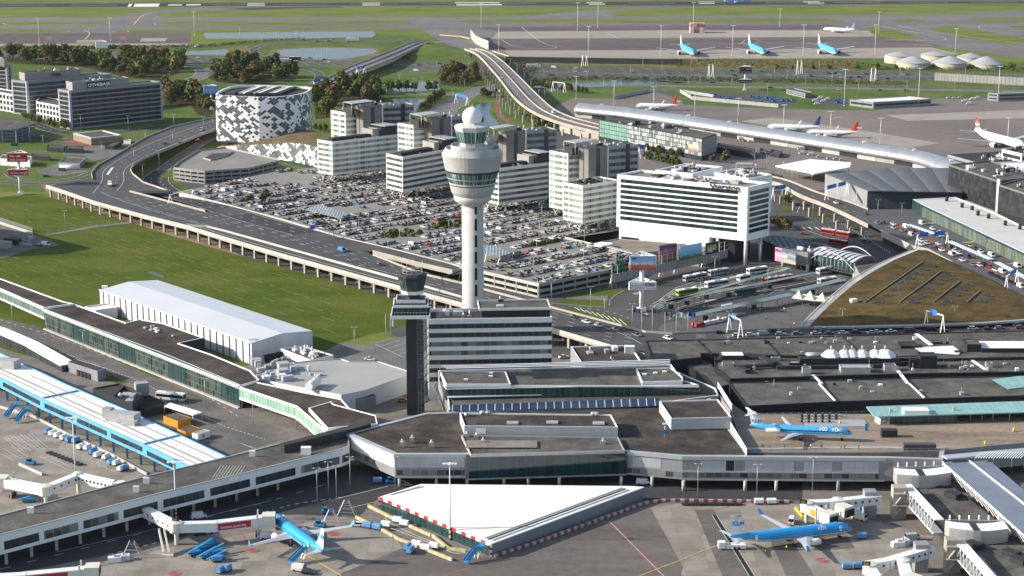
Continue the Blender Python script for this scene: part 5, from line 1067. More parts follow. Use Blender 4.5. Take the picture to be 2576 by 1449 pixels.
for k,(pts)in enumerate(([(1,750,268),(1,900,278),(1,970,293)],[(1,1145,390),(1,1270,430)])):
 q=MB();pp=[P(*p)for p in pts];
 for i,(p,d)in enumerate(along(pp,3.0)):q.box((p.x,p.y,0),2.8,.8,1.0,[YELM,CWHITE][i%2],math.atan2(d.y,d.x))
 q.build('barrier_row',label=['pale yellow and white barrier row left of the curved metal screen','pale yellow and white barrier row right of the curved metal screen'][k],cat='barrier',loc=pp[0])
CORR=panel('corrugated_grey',(.26,.265,.275),.8,500,joint=.75,jw=.06,vary=.04,rough=.5);CORRL=panel('pale_blind_panels',(.42,.44,.48),.45,500,joint=.8,jw=.05,vary=.08,rough=.6)
EAVE=mat('grey_eave',(.40,.42,.44),rough=.45,metal=.2,noise=(.1,.06))
TEAL=panel('teal_curtain_glass',(.005,.022,.028),3.2,500,jw=.08,rough=.06,c2=(.008,.04,.05),jc=(.02,.08,.085),spec=.8)
def slab(name,label,cat,pts,z1,z0=0,wall=None,roof=None,rim=.4,drop=.5,root=None,part='roof',rimm=None):
 """pts are photo points (tile, x, y) of the roof outline"""
 k=[P(a,x,y,z1)for a,x,y in pts];return block(name,label,cat,k,z0,z1,wall or CORR,roof or ROOFD,rim=rim,drop=drop,root=root,rimm=rimm),k
def face_on(root,name,s,a,c,zb,zt,m,t=.15,out=.06,z=None):
 """panel on a wall whose top line is seen from a to c (height z)"""
 A,B=P(s,*a,z),P(s,*c,z);q=MB();q.wallbox(A,B,zb,zt,t,m,out);return q.build(name,root)
MZ=HV(P(7,440,775),7,525);MB0=HV(P(7,440,775),7,700)
out_m=[(7,35,370),(7,405,530),(7,940,530),(7,2150,508),(8,0,505+38),(8,480,548),(8,1530,556),(8,1965,570),(8,1980,480),(8,1520,470),(8,480,480),(8,345,300),(8,200,90),(7,2400,150),(7,820,210),(7,640,215)]
out_m[4]=(7,2576,545)
main,mk=slab('terminal_building','main terminal front with dark roof and a deep teal glass hall facing the apron','terminal',out_m,MZ,MB0,CORR,ROOFB,rim=1.6,drop=.3,rimm=EAVE)
def span(a,c,f0,f1):A,B=P(*a,MZ),P(*c,MZ);return A.lerp(B,f0),A.lerp(B,f1)
def fp(name,a,c,f0,f1,h0,h1,m,out=.06,t=.2):
 A,B=span(a,c,f0,f1);q=MB();q.wallbox(A,B,MB0+(MZ-MB0)*h0,MB0+(MZ-MB0)*h1,t,m,out);return q.build(name,main)
E0,E1,E2,E3,E4,E5=(7,35,370),(7,405,530),(7,940,530),(7,2150,508),(7,2576,545),(8,1530,556)
fp('white_panel',E0,E1,.1,.97,.40,.88,ROOFW);fp('window_band',E0,E1,.15,.6,.16,.38,OGV);fp('eave',E0,E1,0,1,.88,1.0,EAVE,.35)
fp('blind_panel',E1,E2,.02,.98,.42,.85,CORRL);fp('window_band',E1,E2,.02,.98,.1,.32,OGV);fp('eave',E1,E2,0,1,.88,1.0,EAVE,.35)
fp('blind_panel',E3,E4,.12,.62,.38,.80,CORRL);fp('window_band',E3,E4,.0,1,.08,.30,OGV);fp('eave',E3,E4,0,1,.86,1.0,EAVE,.35)
pos=[(.09,.13),(.13,.26),(.31,.55),(.6,.74),(.79,.97)]
for i,(a,b_)in enumerate(pos):fp('blind_panel',E4,E5,a,b_,.40,.80,CORRL)
fp('dark_panel',E4,E5,.215,.255,.40,.82,SHADE,.1);fp('window_band',E4,E5,0,.97,.10,.30,OGV);fp('eave',E4,E5,0,1,.86,1.0,EAVE,.35);fp('sun_louvre',E4,E5,0,.97,.32,.38,STEEL,.5,.5)
for a,c in((E1,E2),(E4,E5)):fp('base_beam',a,c,0,1,-.02,.06,STEEL,.3)
g0,g1=P(7,958,540,MZ),P(7,2150,505,MZ);
q=MB();q.wallbox(g0,g1,MB0+.5,MZ+.2,.5,TEAL,1.2);q.build('glass_hall_front',main)
q=MB();q.wallbox(g0,g1,MB0-.2,MB0+.5,.5,STEEL,.8);q.build('glass_hall_base',main)
gr_=[P(7,x,y,MZ+.9)for x,y in((905,385),(975,530),(2140,500),(2090,400))];q=MB();q.prism(gr_,MZ-.2,MZ+.9,STEEL,ROOFG,rim=.4,drop=.35);q.build('glass_hall_roof',main)
k=[P(7,x,y,MZ+3.6)for x,y in((893,216),(928,315),(2088,325),(2035,230))];q=MB();q.prism(k,MZ,MZ+3.6,panel('pale_ribbed_wall',(.42,.43,.44),.5,500,joint=.9,jw=.04,vary=.02),ROOFB,rim=.35,drop=.5,mr=MWHITE);q.build('upper_storey',main)
for x in(1015,1620,1980):A=P(7,x,320,MZ+3.6);B=P(7,x+75,321,MZ+3.6);q=MB();q.wallbox(A,B,MZ+.9,MZ+2.9,.1,MWHITE,.08);q.build('pale_panel',main)
for x,y in((1292,297),(1592,293),(1942,300)):p=P(7,x,y,MZ+3.2);q=MB();q.box(p,4,2.6,.5,MWHITE,0,STEEL);q.build('skylight',main)
for x,y in((1062,228),(1105,228),(1900,236),(1925,238),(945,240)):p=P(7,x,y,MZ+3.2);q=MB();q.tube(p,p+Vector((0,0,1.2)),.8,m=STEEL,n=8);q.build('roof_vent',main)
for x,y,w in((1040,455,11),(1290,455,9)):p=P(7,x+60,y,MZ+.8+x*1e-4);q=MB();q.box(p,w*1.3,8,.15,GRAVEL);q.build('roof_panel',main)
for x,y in((1070,450),(1975,455),(535,430),(1020,410),(945,400),(460,462),(680,466)):p=P(7,x,y,MZ+.4);q=MB();q.box(p,1.6,1.4,1.3,STEEL);q.tube(p,p+Vector((0,0,2.2)),.3,m=STEEL,n=6);q.build('roof_vent',main)
k2=[P(7,x,y,MZ+4.2)for x,y in((2400,128),(2490,260),(2576+370,250),(2576+268,115))];q=MB();q.prism(k2,MZ,MZ+4.2,panel('pale_ribbed_wall',None,0,0),ROOFB,rim=.35,drop=.5,mr=MWHITE);q.build('upper_storey',main)
q=MB();a,c=V2(k2[0]),V2(k2[1]);q.wallbox(c+(a-c)*.25,a-(a-c)*.1,MZ+1,MZ+3.6,.1,MWHITE,.08);q.build('pale_panel',main)
p=P(7,2440,410,MZ);q=MB();q.tube(p,p+Vector((0,0,5)),.12,m=STEEL,n=5);q.box(p+Vector((0,-.3,1.8)),2,.2,1.4,BLUEM);q.box(p+Vector((0,0,5)),1.6,.8,.5,MWHITE);q.build('roof_mast',main)
q=MB();A,B=P(7,815,200,MZ),P(7,2400,145,MZ)
A2,B2=P(7,825,215,MZ),P(7,2400,172,MZ);q.face([A2+Vector((0,0,.4)),B2+Vector((0,0,.4)),B+Vector((0,0,2.0)),A+Vector((0,0,2.0))],panel('solar_cells',(.03,.05,.09),3.1,500,jw=.18,rough=.2,c2=(.04,.07,.12),jc=(.5,.5,.5)));q.build('solar_panel_strip',main)
for x in(440,718,950,1228,1412,1645,2112,2345):p=P(7,x,775);q=MB();q.tube((p.x,p.y,0),(p.x,p.y,MB0),.55,m=CWHITE,n=10);q.build('pillar',main)
for x in(5,470,705,1172):p=P(8,x,805);q=MB();q.tube((p.x,p.y,0),(p.x,p.y,MB0),.6,m=CWHITE,n=10);q.build('pillar',main)
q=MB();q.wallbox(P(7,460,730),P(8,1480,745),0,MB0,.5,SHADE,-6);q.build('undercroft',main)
TZ=MZ-.2
tr_,tk=slab('viewing_terrace','open rooftop viewing terrace of stained tan paving where the twin engined jet stands','terrace',[(8,275,80),(8,360,200),(8,480,515),(8,1525,515),(8,1960,500),(8,2800,420),(8,2800,120),(8,1430,225),(8,480,225)],TZ+.25,MB0,CGREY,ground_mat('terrace_paving',[(.17,.135,.10),(.24,.19,.145),(.30,.245,.19)],.06,.6,stretch=(.5,2,1),amt=.12),rim=.25,drop=.15)
q=MB()
for A,B in((P(8,482,520,TZ),P(8,1525,525,TZ)),(P(8,1525,515,TZ),P(8,1975,510,TZ)),(P(8,1975,510,TZ),P(8,2800,415,TZ))):
 for z in(.6,1.2):q.slopebox(A+Vector((0,0,z)),B+Vector((0,0,z)),.06,.06,STEEL)
 for p,d in along([A,B],2.5):q.tube(p,p+Vector((0,0,1.25)),.05,m=STEEL,n=4,cap=False)
q.build('railing',tr_)
q=MB();q.wallbox(P(8,262,30,TZ),P(8,372,205,TZ),TZ,TZ+2.6,.1,panel('ribbed_screen',(.5,.51,.52),.8,500,joint=.6,jw=.08));q.build('glass_screen',tr_)
q=MB();q.wallbox(P(8,345,320,TZ),P(8,482,545,TZ),TZ,TZ+2.8,.1,panel('ribbed_screen',None,0,0));q.build('glass_screen',tr_)
bx=P(8,1555,395,TZ+.1);q=MB();q.box(bx,5.5,3,2.6,DARK);q.build('black_kiosk',label='small black box kiosk on the terrace right of the parked jet',cat='kiosk',loc=bx)
bx=P(8,1785,495,TZ+.1);q=MB();q.box(bx,11,2.6,2.2,panel('dark_louvre',(.05,.05,.055),.4,500,joint=2,jw=.1));q.build('louvred_box',label='long dark louvred box at the terrace edge',cat='kiosk',loc=bx)
bx=P(8,1385,352,TZ+.1);q=MB();q.box(bx,.9,.5,2.6,BLUEM);q.build('info_pillar',label='slim blue and white info pillar on the terrace',cat='info pillar',loc=bx)
q=MB();q.box(P(8,1155,300,TZ+.1),22,8,.25,STEEL,.02)
for i in range(34):p=P(8,900+(i%12)*26,245+(i//12)*22,TZ+.35);q.box(p,.8,.8,.7,[DARK,CWHITE][i%2])
q.build('terrace_cafe',label='fenced cafe deck with dark and pale tables on the terrace',cat='cafe seating',loc=P(8,1055,290,TZ))
for x,y in((1186,300),(2498,358),(2282,460)):p=P(8,x,y,TZ+.1);q=MB();q.tube(p,p+Vector((0,0,1.3)),.4,m=YELM,n=8);q.build('litter_bin',label='yellow litter bin on the terrace, %s'%{1186:'beside the cafe deck',2498:'standing alone at right',2282:'by the railing'}[x],cat='litter bin',loc=p)
FASC=mat('black_fascia',(.022,.022,.025),rough=.45,noise=(.2,.1))
h1,hk1=slab('departure_hall','huge flat dark roofed departure hall behind the viewing terrace','terminal',[(4,2290,1122),(5,0,1116),(5,1000,1088),(5,2800,1036),(5,2800,1240),(5,1800,1260),(5,140,1215),(5,140,1245),(4,2360,1285)],14.0,0,FASC,ROOFG,rim=.5,drop=.4,rimm=DARK)
def more(pts,z1,z0,wall=FASC,roof=ROOFG,rim=.5,drop=.4):
 k=[P(a,x,y,z1)for a,x,y in pts];q=MB();q.prism(k,z0,z1,wall,roof,rim=rim,drop=drop,mr=DARK);q.build('roof_level',h1);return k
more([(5,240,1225),(5,800,1190),(5,2800,1215),(5,2800,1352),(5,1600,1372),(5,355,1408),(5,240,1320)],13.2,0)
more([(4,2576,1215),(5,140,1222),(5,360,1449),(8,240,30),(5,150,1380),(4,2576,1300)],11.5,0)
k=more([(5,350,1436),(5,1600,1404),(5,2800,1378),(8,2800,80),(8,1820,110),(8,1150,132),(8,480,165),(8,350,0)],12.6,8)
for a,c,w in(((5,100,1120),(5,220,1230),.5),((5,600,1105),(5,720,1225),.5),((5,1195,1090),(5,1320,1200),.5),((5,1765,1075),(5,1880,1160),1.6)):q=MB();q.slopebox(P(*a,13.7),P(*c,13.7),w,.4,MWHITE if w>1 else DARK);q.build('roof_joint',h1)
for a,c,w in(((5,1620,1345),(5,1700,1449),1.2),((5,985,1385),(5,1050,1449),1.0),((8,1030,0),(8,1150,130),.7),((8,1710,0),(8,1825,108),.7),((5,2130,1235),(5,2290,1345),1.2)):q=MB();q.slopebox(P(*a,12.8),P(*c,12.8),w,.35,MWHITE);q.build('roof_joint',h1)
q=MB();q.wallbox(P(8,480,238,TZ),P(8,1420,222,TZ),TZ,11.8,.3,GLASS_T,-2);q.build('window_front',h1)
for x in range(520,1420,60):q=MB();p=P(8,x,236-(x-480)*.017,TZ);q.box((p.x,p.y+1.6,TZ),.35,.35,11.8-TZ,STEEL);q.build('window_post',h1)
def rbox(x0,y0,x1,y1,yb,z,m,top=None,s=5,root=None,zb=None,name='plant_room',dep=None):
 """plant box on the hall roof: front top edge x0..x1 at y1; yb base row; y0 back edge"""
 zb=zb or 13.2;A=P(s,x0,yb,zb);zt=HV(A,s,y1);B=P(s,x1,yb,zb);C=P(s,x0,y0,zt);d=max(2,C.y-A.y);q=MB();q.prism([(A.x,A.y),(B.x,B.y),(B.x,A.y+d),(A.x,A.y+d)],zb-.5,zt,m,top or ROOFG,rim=.25,drop=.25);return q.build(name,root or h1)
DC=panel('dark_slats',(.03,.031,.034),500,.8,joint=.6,jw=.08)
for a in((288,1200,468,1235,1262,DARK,ROOFW),(885,1228,1640,1258,1305,DC,SHADE),(1790,1208,1918,1240,1328,DC,DARK),(1712,1255,1800,1262,1325,DC,DARK),(1645,1128,1780,1160,1190,DC,ROOFD),(1885,1122,1960,1130,1158,DARK,STEEL),(2145,1108,2250,1150,1215,DC,ROOFG),(2255,1118,2700,1180,1220,DC,ROOFW),(1195,1298,1420,1325,1360,STEEL,STEEL),(905,1315,970,1330,1370,STEEL,ROOFG),(1525,1290,1612,1310,1345,STEEL,ROOFG),(300,1280,388,1295,1312,STEEL,ROOFG),(243,1255,300,1262,1280,DARK,ROOFG),(805,1272,885,1290,1315,DARK,STEEL),(670,1240,735,1250,1268,STEEL,ROOFG),(2290,1280,2340,1290,1318,STEEL,ROOFG),(2055,1198,2120,1204,1225,DARK,ROOFG)):
 rbox(a[0],a[1],a[2],a[3],a[4],0,a[5],a[6])
q=MB();q.poly([P(5,x,y,13.95)for x,y in((1740,1172),(2040,1160),(2100,1205),(2080,1228),(1800,1210))],ROOFW);q.poly([P(5,x,y,13.95)for x,y in((1580,1195),(1720,1190),(1790,1235),(1620,1240))],ROOFG);q.build('pale_roof_patch',h1)
for x,w in((1118,5.5),(1218,4.6),(1275,4.2),(1352,4.4),(1448,4.6),(1525,6.5)):
 p=P(5,x,1258,14.2);q=MB();q.lathe(p,[(w*.75,0),(w*.75,1.2),(w*.4,3.1),(w*.25,3.6)],MWHITE,10,False);q.tube(p+Vector((0,0,3.4)),p+Vector((0,0,5.4)),.3,m=STEEL,n=6);q.build('white_cooling_tower',h1)
q=MB();q.tube(P(5,930,1240,15),P(5,1050,1235,15),1.5,m=STEEL,n=12);q.build('round_duct',h1)
for pts,z,w in(([(5,480,1240),(5,590,1250),(5,670,1310)],13.6,2.6),([(5,420,1330),(5,660,1318),(5,700,1300)],13.4,1.6),([(5,420,1330),(5,490,1365)],13.2,2.2),([(5,710,1335),(5,1180,1330)],13.0,1.6),([(5,1430,1325),(5,1700,1300)],13.0,1.6)):
 q=MB();c=[P(*p,z)for p in pts]
 for i in range(len(c)-1):q.slopebox(c[i],c[i+1],w,1.2,DARK)
 q.build('duct',h1)
rr_=random.Random(5)
for i in range(60):
 s,x,y,z=rr_.choice([(5,rr_.uniform(380,2576),rr_.uniform(1310,1350),13),(8,rr_.uniform(560,2500),rr_.uniform(-20,90),12),(5,rr_.uniform(150,2500),rr_.uniform(1105,1160),13.6),(5,rr_.uniform(800,2500),rr_.uniform(1225,1345),12.9)])
 p=P(s,x,y,z);q=MB();w=rr_.uniform(.6,1.6);q.box(p,w,w,rr_.uniform(.4,1.4),rr_.choice([STEEL,MWHITE,DARK,STEEL]),0)
 if i%4==0:q.tube(p,p+Vector((0,0,3)),.07,m=STEEL,n=4)
 q.build('roof_vent',h1)
GR=panel('green_glass_roof',(.20,.36,.32),2.4,2.4,joint=.7,jw=.08,vary=.06,rough=.25,c2=(.24,.42,.37));gk=[P(8,x,y,TZ+3.6)for x,y in((1385,170),(1440,238),(1475,245),(2800,205),(2800,120))]
gp_=thing('glass_roofed_pavilion','long low pavilion with pale green glass roof on the terrace','pavilion',P(8,1475,300,TZ))
q=MB();q.prism(gk,TZ+3.2,TZ+3.6,GR);q.build('roof',gp_)
q=MB();q.wallbox(P(8,1610,305,TZ),P(8,2070,298,TZ),TZ,TZ+3.2,.3,GLASS_T,-.5);q.build('window_front',gp_)
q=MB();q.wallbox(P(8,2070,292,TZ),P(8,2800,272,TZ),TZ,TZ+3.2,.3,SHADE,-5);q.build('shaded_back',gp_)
q=MB();q.wallbox(P(8,1490,308,TZ),P(8,1560,306,TZ),TZ,TZ+3.2,.3,panel('chequered_wall',(.6,.58,.6),.7,.7,jw=0.0,vary=.5,c2=(.12,.03,.08),jc=(.5,.5,.5),noise=(.1,.02)),0);q.build('chequered_wall',gp_)
q=MB();q.wallbox(P(8,1450,285,TZ),P(8,1490,308,TZ),TZ,TZ+3.2,.3,MWHITE,0);q.build('white_wall',gp_)
for x in(1630,1760,1890,2020,2170,2257,2340,2465):p=P(8,x,285,TZ);q=MB();q.tube(p,p+Vector((0,0,3.2)),.12,m=STEEL,n=5);q.build('post',gp_)
p=P(8,1755,215,TZ+3.6);q=MB();q.box(p,9,5,1.4,MWHITE,0,ROOFW);q.build('roof_unit',gp_)
for x,y in((1570,210),(2050,198)):p=P(8,x,y,TZ+3.6);q=MB();q.box(p,1,1,1.2,STEEL);q.build('roof_unit',gp_)
q=MB();q.poly([P(5,x,y,12.5)for x,y in((2330,1415),(2540,1388),(2800,1385),(2800,1449),(2450,1449+40))],GR);q.build('glass_skylight',h1)
lw=thing('lounge_wing','long low wing with grey roofs between the office block and the front terminal roof','terminal',P(7,800,200))
def lvl(pts,z1,z0,wall,roof,rim=.5,name='roof_level',mr=MWHITE):
 k=[P(a,x,y,z1)for a,x,y in pts];q=MB();q.prism(k,z0,z1,wall,roof,rim=rim,drop=.4,mr=mr);q.build(name,lw);return k
lvl([(4,730,1345),(4,790,1449+20),(7,812,195),(7,2400,140),(8,270,85),(8,250,30),(4,2430,1310)],MZ+.6,MB0,CORR,ROOFG,name='base')
ka=lvl([(4,740,1345),(4,775,1449+22),(7,790,50-10),(7,2700,5),(4,2576,1420),(4,2490,1300)],MZ+4.2,MZ,GLASS_T,ROOFG)
q=MB();A,B=P(7,800,100,MZ+1.2),P(7,2700,45,MZ+1.2);q.slopebox(A,B,2.0,.35,MWHITE);q.build('ledge',lw)
q=MB();A,B=P(4,760,1466,MZ+4.2),P(7,2700,22,MZ+4.2);q.wallbox(A,B,MZ+4.2-.1,MZ+4.7,.4,MWHITE,.3);q.build('cornice',lw)
q=MB();A,B=P(7,805,108,MZ+.6),P(7,2700,52,MZ+.6);q.wallbox(A,B,MZ-.6,MZ+.9,.2,GLASS_T,.1);q.build('lower_glazing',lw)
for pts in([(4,745,1352),(4,1240,1352),(4,1280,1449),(4,790,1449)],[(4,2225,1330),(4,2490,1325),(4,2576,1395),(4,2576,1425),(4,2270,1432)]):k=[P(*p,MZ+5.4)for p in pts];q=MB();q.prism(k,MZ+4,MZ+5.4,MWHITE,ROOFG,rim=.4,drop=.3);q.build('raised_roof',lw)
for i in range(5):
 q=MB();A,B=P(4,790-i*8,1335-i*4,MZ+4.2),P(4,2480,1294-i*6,MZ+4.2);q.slopebox(A,B,.8,.3,[MWHITE,DARK][i%2]);q.build('gutter',lw)
q=MB();A,B=P(4,700,1449,MZ+3),P(7,780,200,MB0+1)
for i in range(14):f=i/14;c=A.lerp(B,f);c2=A.lerp(B,(i+1)/14);q.slopebox(c,c2,4.5,.5,[MWHITE,STEEL][i%2])
q.build('stair_ramp',lw)
for x,y in((1142,70),(1352,65),(1475,62),(1120,1449*0+72)):p=P(7,x,y,MZ+1.6);q=MB();q.box(p,.8,.8,.6,MWHITE);q.build('roof_vent',lw)
for x,y in((940,1420),(1128,1395),(2290,1380),(2370,1370),(1130,1370),(2440,1360)):p=P(4,x,y,MZ+5.2);q=MB();q.box(p,1.6,1.2,.5,[MWHITE,DARK][x%2]);q.build('roof_vent',lw)
an,ak=slab('black_roofed_annex','low black roofed annex with white edge just right of the office block','building',[(4,1730,1165),(4,1830,1320),(4,2280,1300),(4,2185,1155)],9,0,CORR,ROOFB,rim=.5,drop=.6,rimm=MWHITE)
rooftop(an,ak,8.4,5,3);q=MB();p=P(4,2175,1215,8.4);q.box(p,4,3,3,MWHITE);q.build('roof_unit',an)
PZ=10.5;PB0=4.2
pc=thing('long_pier','long low pier with a flat grey roof crossing the lower left of the photo','pier building',P(6,1462,970))
bk_=[(6,-300,1068),(6,0,985),(6,1110,690),(6,1720,545),(6,2140,440),(6,2576,335)];fr2=[(6,-300,1220),(6,0,1140),(6,600,985),(6,1200,828),(6,1900,660),(6,2576,492),(7,60,468)]
kk=PP(fr2,PZ)+PP([(7,60,400),(7,-20,340)],PZ)+PP(bk_[::-1][1:],PZ);q=MB();q.prism(kk,PB0,PZ,MWHITE,ROOFG,rim=.5,drop=.35,mr=STEEL);q.build('body',pc)
fpx=PP(fr2,PZ)
for i in range(len(fpx)-1):
 a,c=fpx[i],fpx[i+1];L=(c-a).length;n_=max(1,round(L/15))
 for j in range(n_):q=MB();q.wallbox(a.lerp(c,(j+.08)/n_),a.lerp(c,(j+.95)/n_),PB0+1.2,PB0+3.9,.2,[OGW,GLASS_B,OGV][(i+j)%3],.06);q.build('window_band',pc)
 q=MB();q.wallbox(a,c,PZ-.1,PZ+.25,.5,STEEL,.25);q.build('gutter',pc)
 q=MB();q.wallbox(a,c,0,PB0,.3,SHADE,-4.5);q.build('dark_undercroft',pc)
for x,y in((50,1360),(240,1305),(430,1255),(608,1205),(785,1155),(960,1110),(1130,1060),(1298,1010),(1464,970),(1625,930),(1787,883),(1943,843),(2098,800)):p=P(6,x,y);q=MB();q.box(p,.8,.9,PB0,CWHITE);q.build('pillar',pc)
for x,y in((232,975),(1105,750),(1028,815),(1905,545)):p=P(6,x,y,PZ-.3);q=MB();q.box(p,2,.9,2,MWHITE);q.build('roof_unit',pc)
dk=[P(6,x,y,PZ+2.6)for x,y in((2110,448),(2145,462),(2576,360),(2800,300),(2800,270),(2576,330))];q=MB();q.prism(dk,PZ-.4,PZ+2.6,DARK,ROOFD);q.build('black_roof_house',pc)
q=MB();p=P(6,2310,530,PZ-.3);q.box(p,3.4,2.2,2.6,MWHITE);q.build('roof_unit',pc)
q=MB();A=P(6,1600,715,PZ-.3)
for i in range(9):q.slopebox(A+Vector((i*1.0,0,0)),A+Vector((i*1.0+2.5,4,3.2)),.12,.12,STEEL)
q.build('steel_rack',pc)
BZ=HV(P(6,1090,640),6,462);BB=4.4;BLU=panel('bright_blue_cladding',(.10,.36,.66),2.6,500,joint=.75,jw=.06,vary=.03,rough=.5)
bb=thing('blue_building','bright blue raised building with a long white ribbed roof','pier building',P(6,870,550))
bf=[(3,-600,1215),(3,0,1400),(6,320,115),(6,1090,458),(6,1300,560),(6,1425,622)];bb_=[(6,1712,545),(6,960,195),(6,490,-5),(3,0,1212),(3,-600,985)]
k=PP(bf,BZ)+PP(bb_,BZ);q=MB();q.prism(k,BB,BZ,BLU,panel('white_ribbed_roof',(.72,.70,.66),8,500,joint=.9,jw=.1,vary=.02,noise=(.08,.08)),rim=.35,drop=.3,mr=BLU);q.build('body',bb)
fb=PP(bf,BZ)
for a,c in((fb[1],fb[2]),(fb[2],fb[3])):
 L=(c-a).length;n_=max(1,round(L/28))
 for j in range(n_):q=MB();q.wallbox(a.lerp(c,(j+.06)/n_),a.lerp(c,(j+.94)/n_),BB+(BZ-BB)*.28,BB+(BZ-BB)*.72,.2,GLASS_B,.06);q.build('window_band',bb)
q=MB();q.wallbox(fb[3].lerp(fb[5],.05),fb[3].lerp(fb[5],.7),BB+(BZ-BB)*.2,BB+(BZ-BB)*.6,.2,GLASS_B,.06);q.build('window_band',bb)
for p,d in along(fb[1:5],9.5,4):
 for s in(.8,11):q=MB();c=p+Vector((-d.y,d.x,0))*s;q.box((c.x,c.y,0),.7,.7,BB,BLUEM if s<1 else CGREY);q.build('stilt',bb)
for a,c,w in(((3,-600,1060),(6,1560,600),.8),((3,-600,1090),(6,1500,612),.4),((3,230,1385),(6,1640,570),.5)):q=MB();q.slopebox(P(*a,BZ-.2),P(*c,BZ-.2),w,.12,CGREY);q.build('roof_gutter',bb)
for a,c in(((6,325,107),(6,590,52)),((6,1085,455),(6,1365,385))):q=MB();q.slopebox(P(*a,BZ-.2),P(*c,BZ-.2),.5,.4,BLU);q.build('roof_joint',bb)
p=P(6,930,275,BZ-.2);q=MB();q.box(p,12,5,3.2,STEEL,-.35);q.box(P(6,820,250,BZ-.2),3.4,3,3.6,CGREY,-.35);q.box(P(6,985,305,BZ-.2),5,3,1.6,STEEL,-.35);q.build('roof_plant',bb)
p=P(3,60,1320,BZ-.2);q=MB();q.box(p,9,5,3.2,STEEL,-.35);q.build('roof_plant',bb)
q=MB()
tb=P(7,1130,1305);HZ2=HV(tb,7,1214)
th=thing('white_roofed_hall','triangular baggage hall with a bright white roof and red and white checked edge','hall',tb)
k=[P(7,x,y,HZ2)for x,y in((288,858),(1130,1214),(2286,784),(2200,778),(600,762))]
q=MB();q.prism(k,0,HZ2,panel('corrugated_steel',(.30,.31,.33),.55,500,joint=.6,jw=.12,vary=.02,rough=.45,metal=.3),None,bottom=False);wallm=q.build('wall',th)
q=MB();q.prism(k,HZ2,HZ2+.35,MWHITE,panel('bright_white_roof',(.78,.75,.68),1.1,14,joint=.9,jw=.05,vary=.02,rough=.8,noise=(.12,.05)));q.build('roof',th)
a,c=V2(k[0]),V2(k[1]);d=(c-a);L=d.length;d/=L
q=MB();q.wallbox(a+d*.8,c-d*.8,.1,HZ2-.5,.2,GLASS_T,.1);q.build('glass_front',th)
for i in range(24):q=MB();q.wallbox(a+d*L*i/24,a+d*L*(i+1)/24,HZ2-.55,HZ2+.4,.2,[REDM,MWHITE][i%2],.25);q.build('edge_check',th)
for i in range(21):p_=a+d*L*i/20;q=MB();q.box((p_.x+.3,p_.y-.2,0),.25,.25,HZ2,DARK);q.build('mullion',th)
for p_ in(a,c):
 for i in range(5):q=MB();q.box((p_.x,p_.y-.1,HZ2*i/5),.75,.75,HZ2/5,[REDM,MWHITE][(i+1)%2]);q.build('corner_post',th)
e=(V2(k[2])-c);Le=e.length;e/=Le;n=Vector((-e.y,e.x))
for off_,m in((1.6,STEEL),(3.2,DARK),(4.6,STEEL)):A=c+e*2+n*off_;B=V2(k[2])-e*6+n*off_;q=MB();q.slopebox((A.x,A.y,HZ2+.35),(B.x,B.y,HZ2+.35),.45,.22,m);q.build('roof_gutter',th)
for off_ in(1.5,3):A=a+d*4*0+Vector((2+off_,off_));B=P(7,560+off_*20,775,HZ2+.35);q=MB();q.slopebox((A.x,A.y,HZ2+.35),B,.4,.2,STEEL);q.build('roof_gutter',th)
q=MB();q.slopebox(P(7,870,1100,HZ2+.35),P(7,1420,1075,HZ2+.35),.3,.15,STEEL);q.build('roof_joint',th)
wb0=P(3,1898,1305);WZ=HV(wb0,3,1140);wl_,wf,wr=P(3,752,738,WZ),P(3,1898,1140,WZ),P(3,2358,1048,WZ);wbk=wl_+wr-wf
WW=panel('white_ribbed_wall',(.62,.62,.61),1.2,500,joint=.88,jw=.05,vary=.02,rough=.6)
wh=thing('white_warehouse','long white metal clad warehouse with a shallow ridged roof on the lawn','warehouse',wb0);q=MB()
for A,B in((wl_,wf),(wr,wbk)):q.face([(A.x,A.y,0),(B.x,B.y,0),B,A],WW)
r0=(wf+wr)/2+Vector((0,0,1.6));r1=(wl_+wbk)/2+Vector((0,0,1.6))
for A,B,R_ in((wf,wr,r0),(wbk,wl_,r1)):q.face([(A.x,A.y,0),(B.x,B.y,0),B,R_,A],WW)
q.build('wall',wh);q=MB();WR=panel('pale_metal_roof',(.60,.61,.62),.6,500,joint=.93,jw=.06,vary=.01,rough=.45,metal=.2,noise=(.05,.03));q.face([wf,r0,r1,wl_],WR);q.face([r0,wr,wbk,r1],WR);q.build('roof',wh)
d=(wl_-wf);L=d.length;d=d/L;n=Vector((d.y,-d.x,0))
for i in range(25):p=wf+d*(L*(i+.3)/25)-n*.25;q=MB();q.box((p.x,p.y,0),.32,.3,WZ,mat('grey_rib',(.2,.21,.25),noise=None),math.atan2(d.y,d.x));q.build('wall_rib',wh)
q=MB();q.slopebox(wf-n*.2,wl_-n*.2,.5,.3,MWHITE);q.build('gutter',wh)
for p in(P(3,790,725,WZ),P(3,1905,1122,WZ)):q=MB();q.box(p,2.6,1.6,1.2,MWHITE);q.build('roof_unit',wh)
RB=ROOFB;z8=HV(P(3,335,1038),3,888)
gpi=thing('glass_front_pier','long pier with black roof and pale green glazed front running below the white warehouse','pier building',P(3,335,1038))
lo=[(3,-600,505),(3,0,728),(3,330,872),(3,560,842),(3,480,825),(3,0,650),(3,-600,430)]
k=PP(lo,z8+.5);q=MB();q.prism(k,4.2,z8+.5,MWHITE,RB,rim=.6,drop=.35,mr=MWHITE);q.build('bridge',gpi)
GB=panel('green_truss_glass',(.03,.075,.065),1.3,500,jw=.12,rough=.12,c2=(.08,.15,.13),jc=(.42,.50,.42))
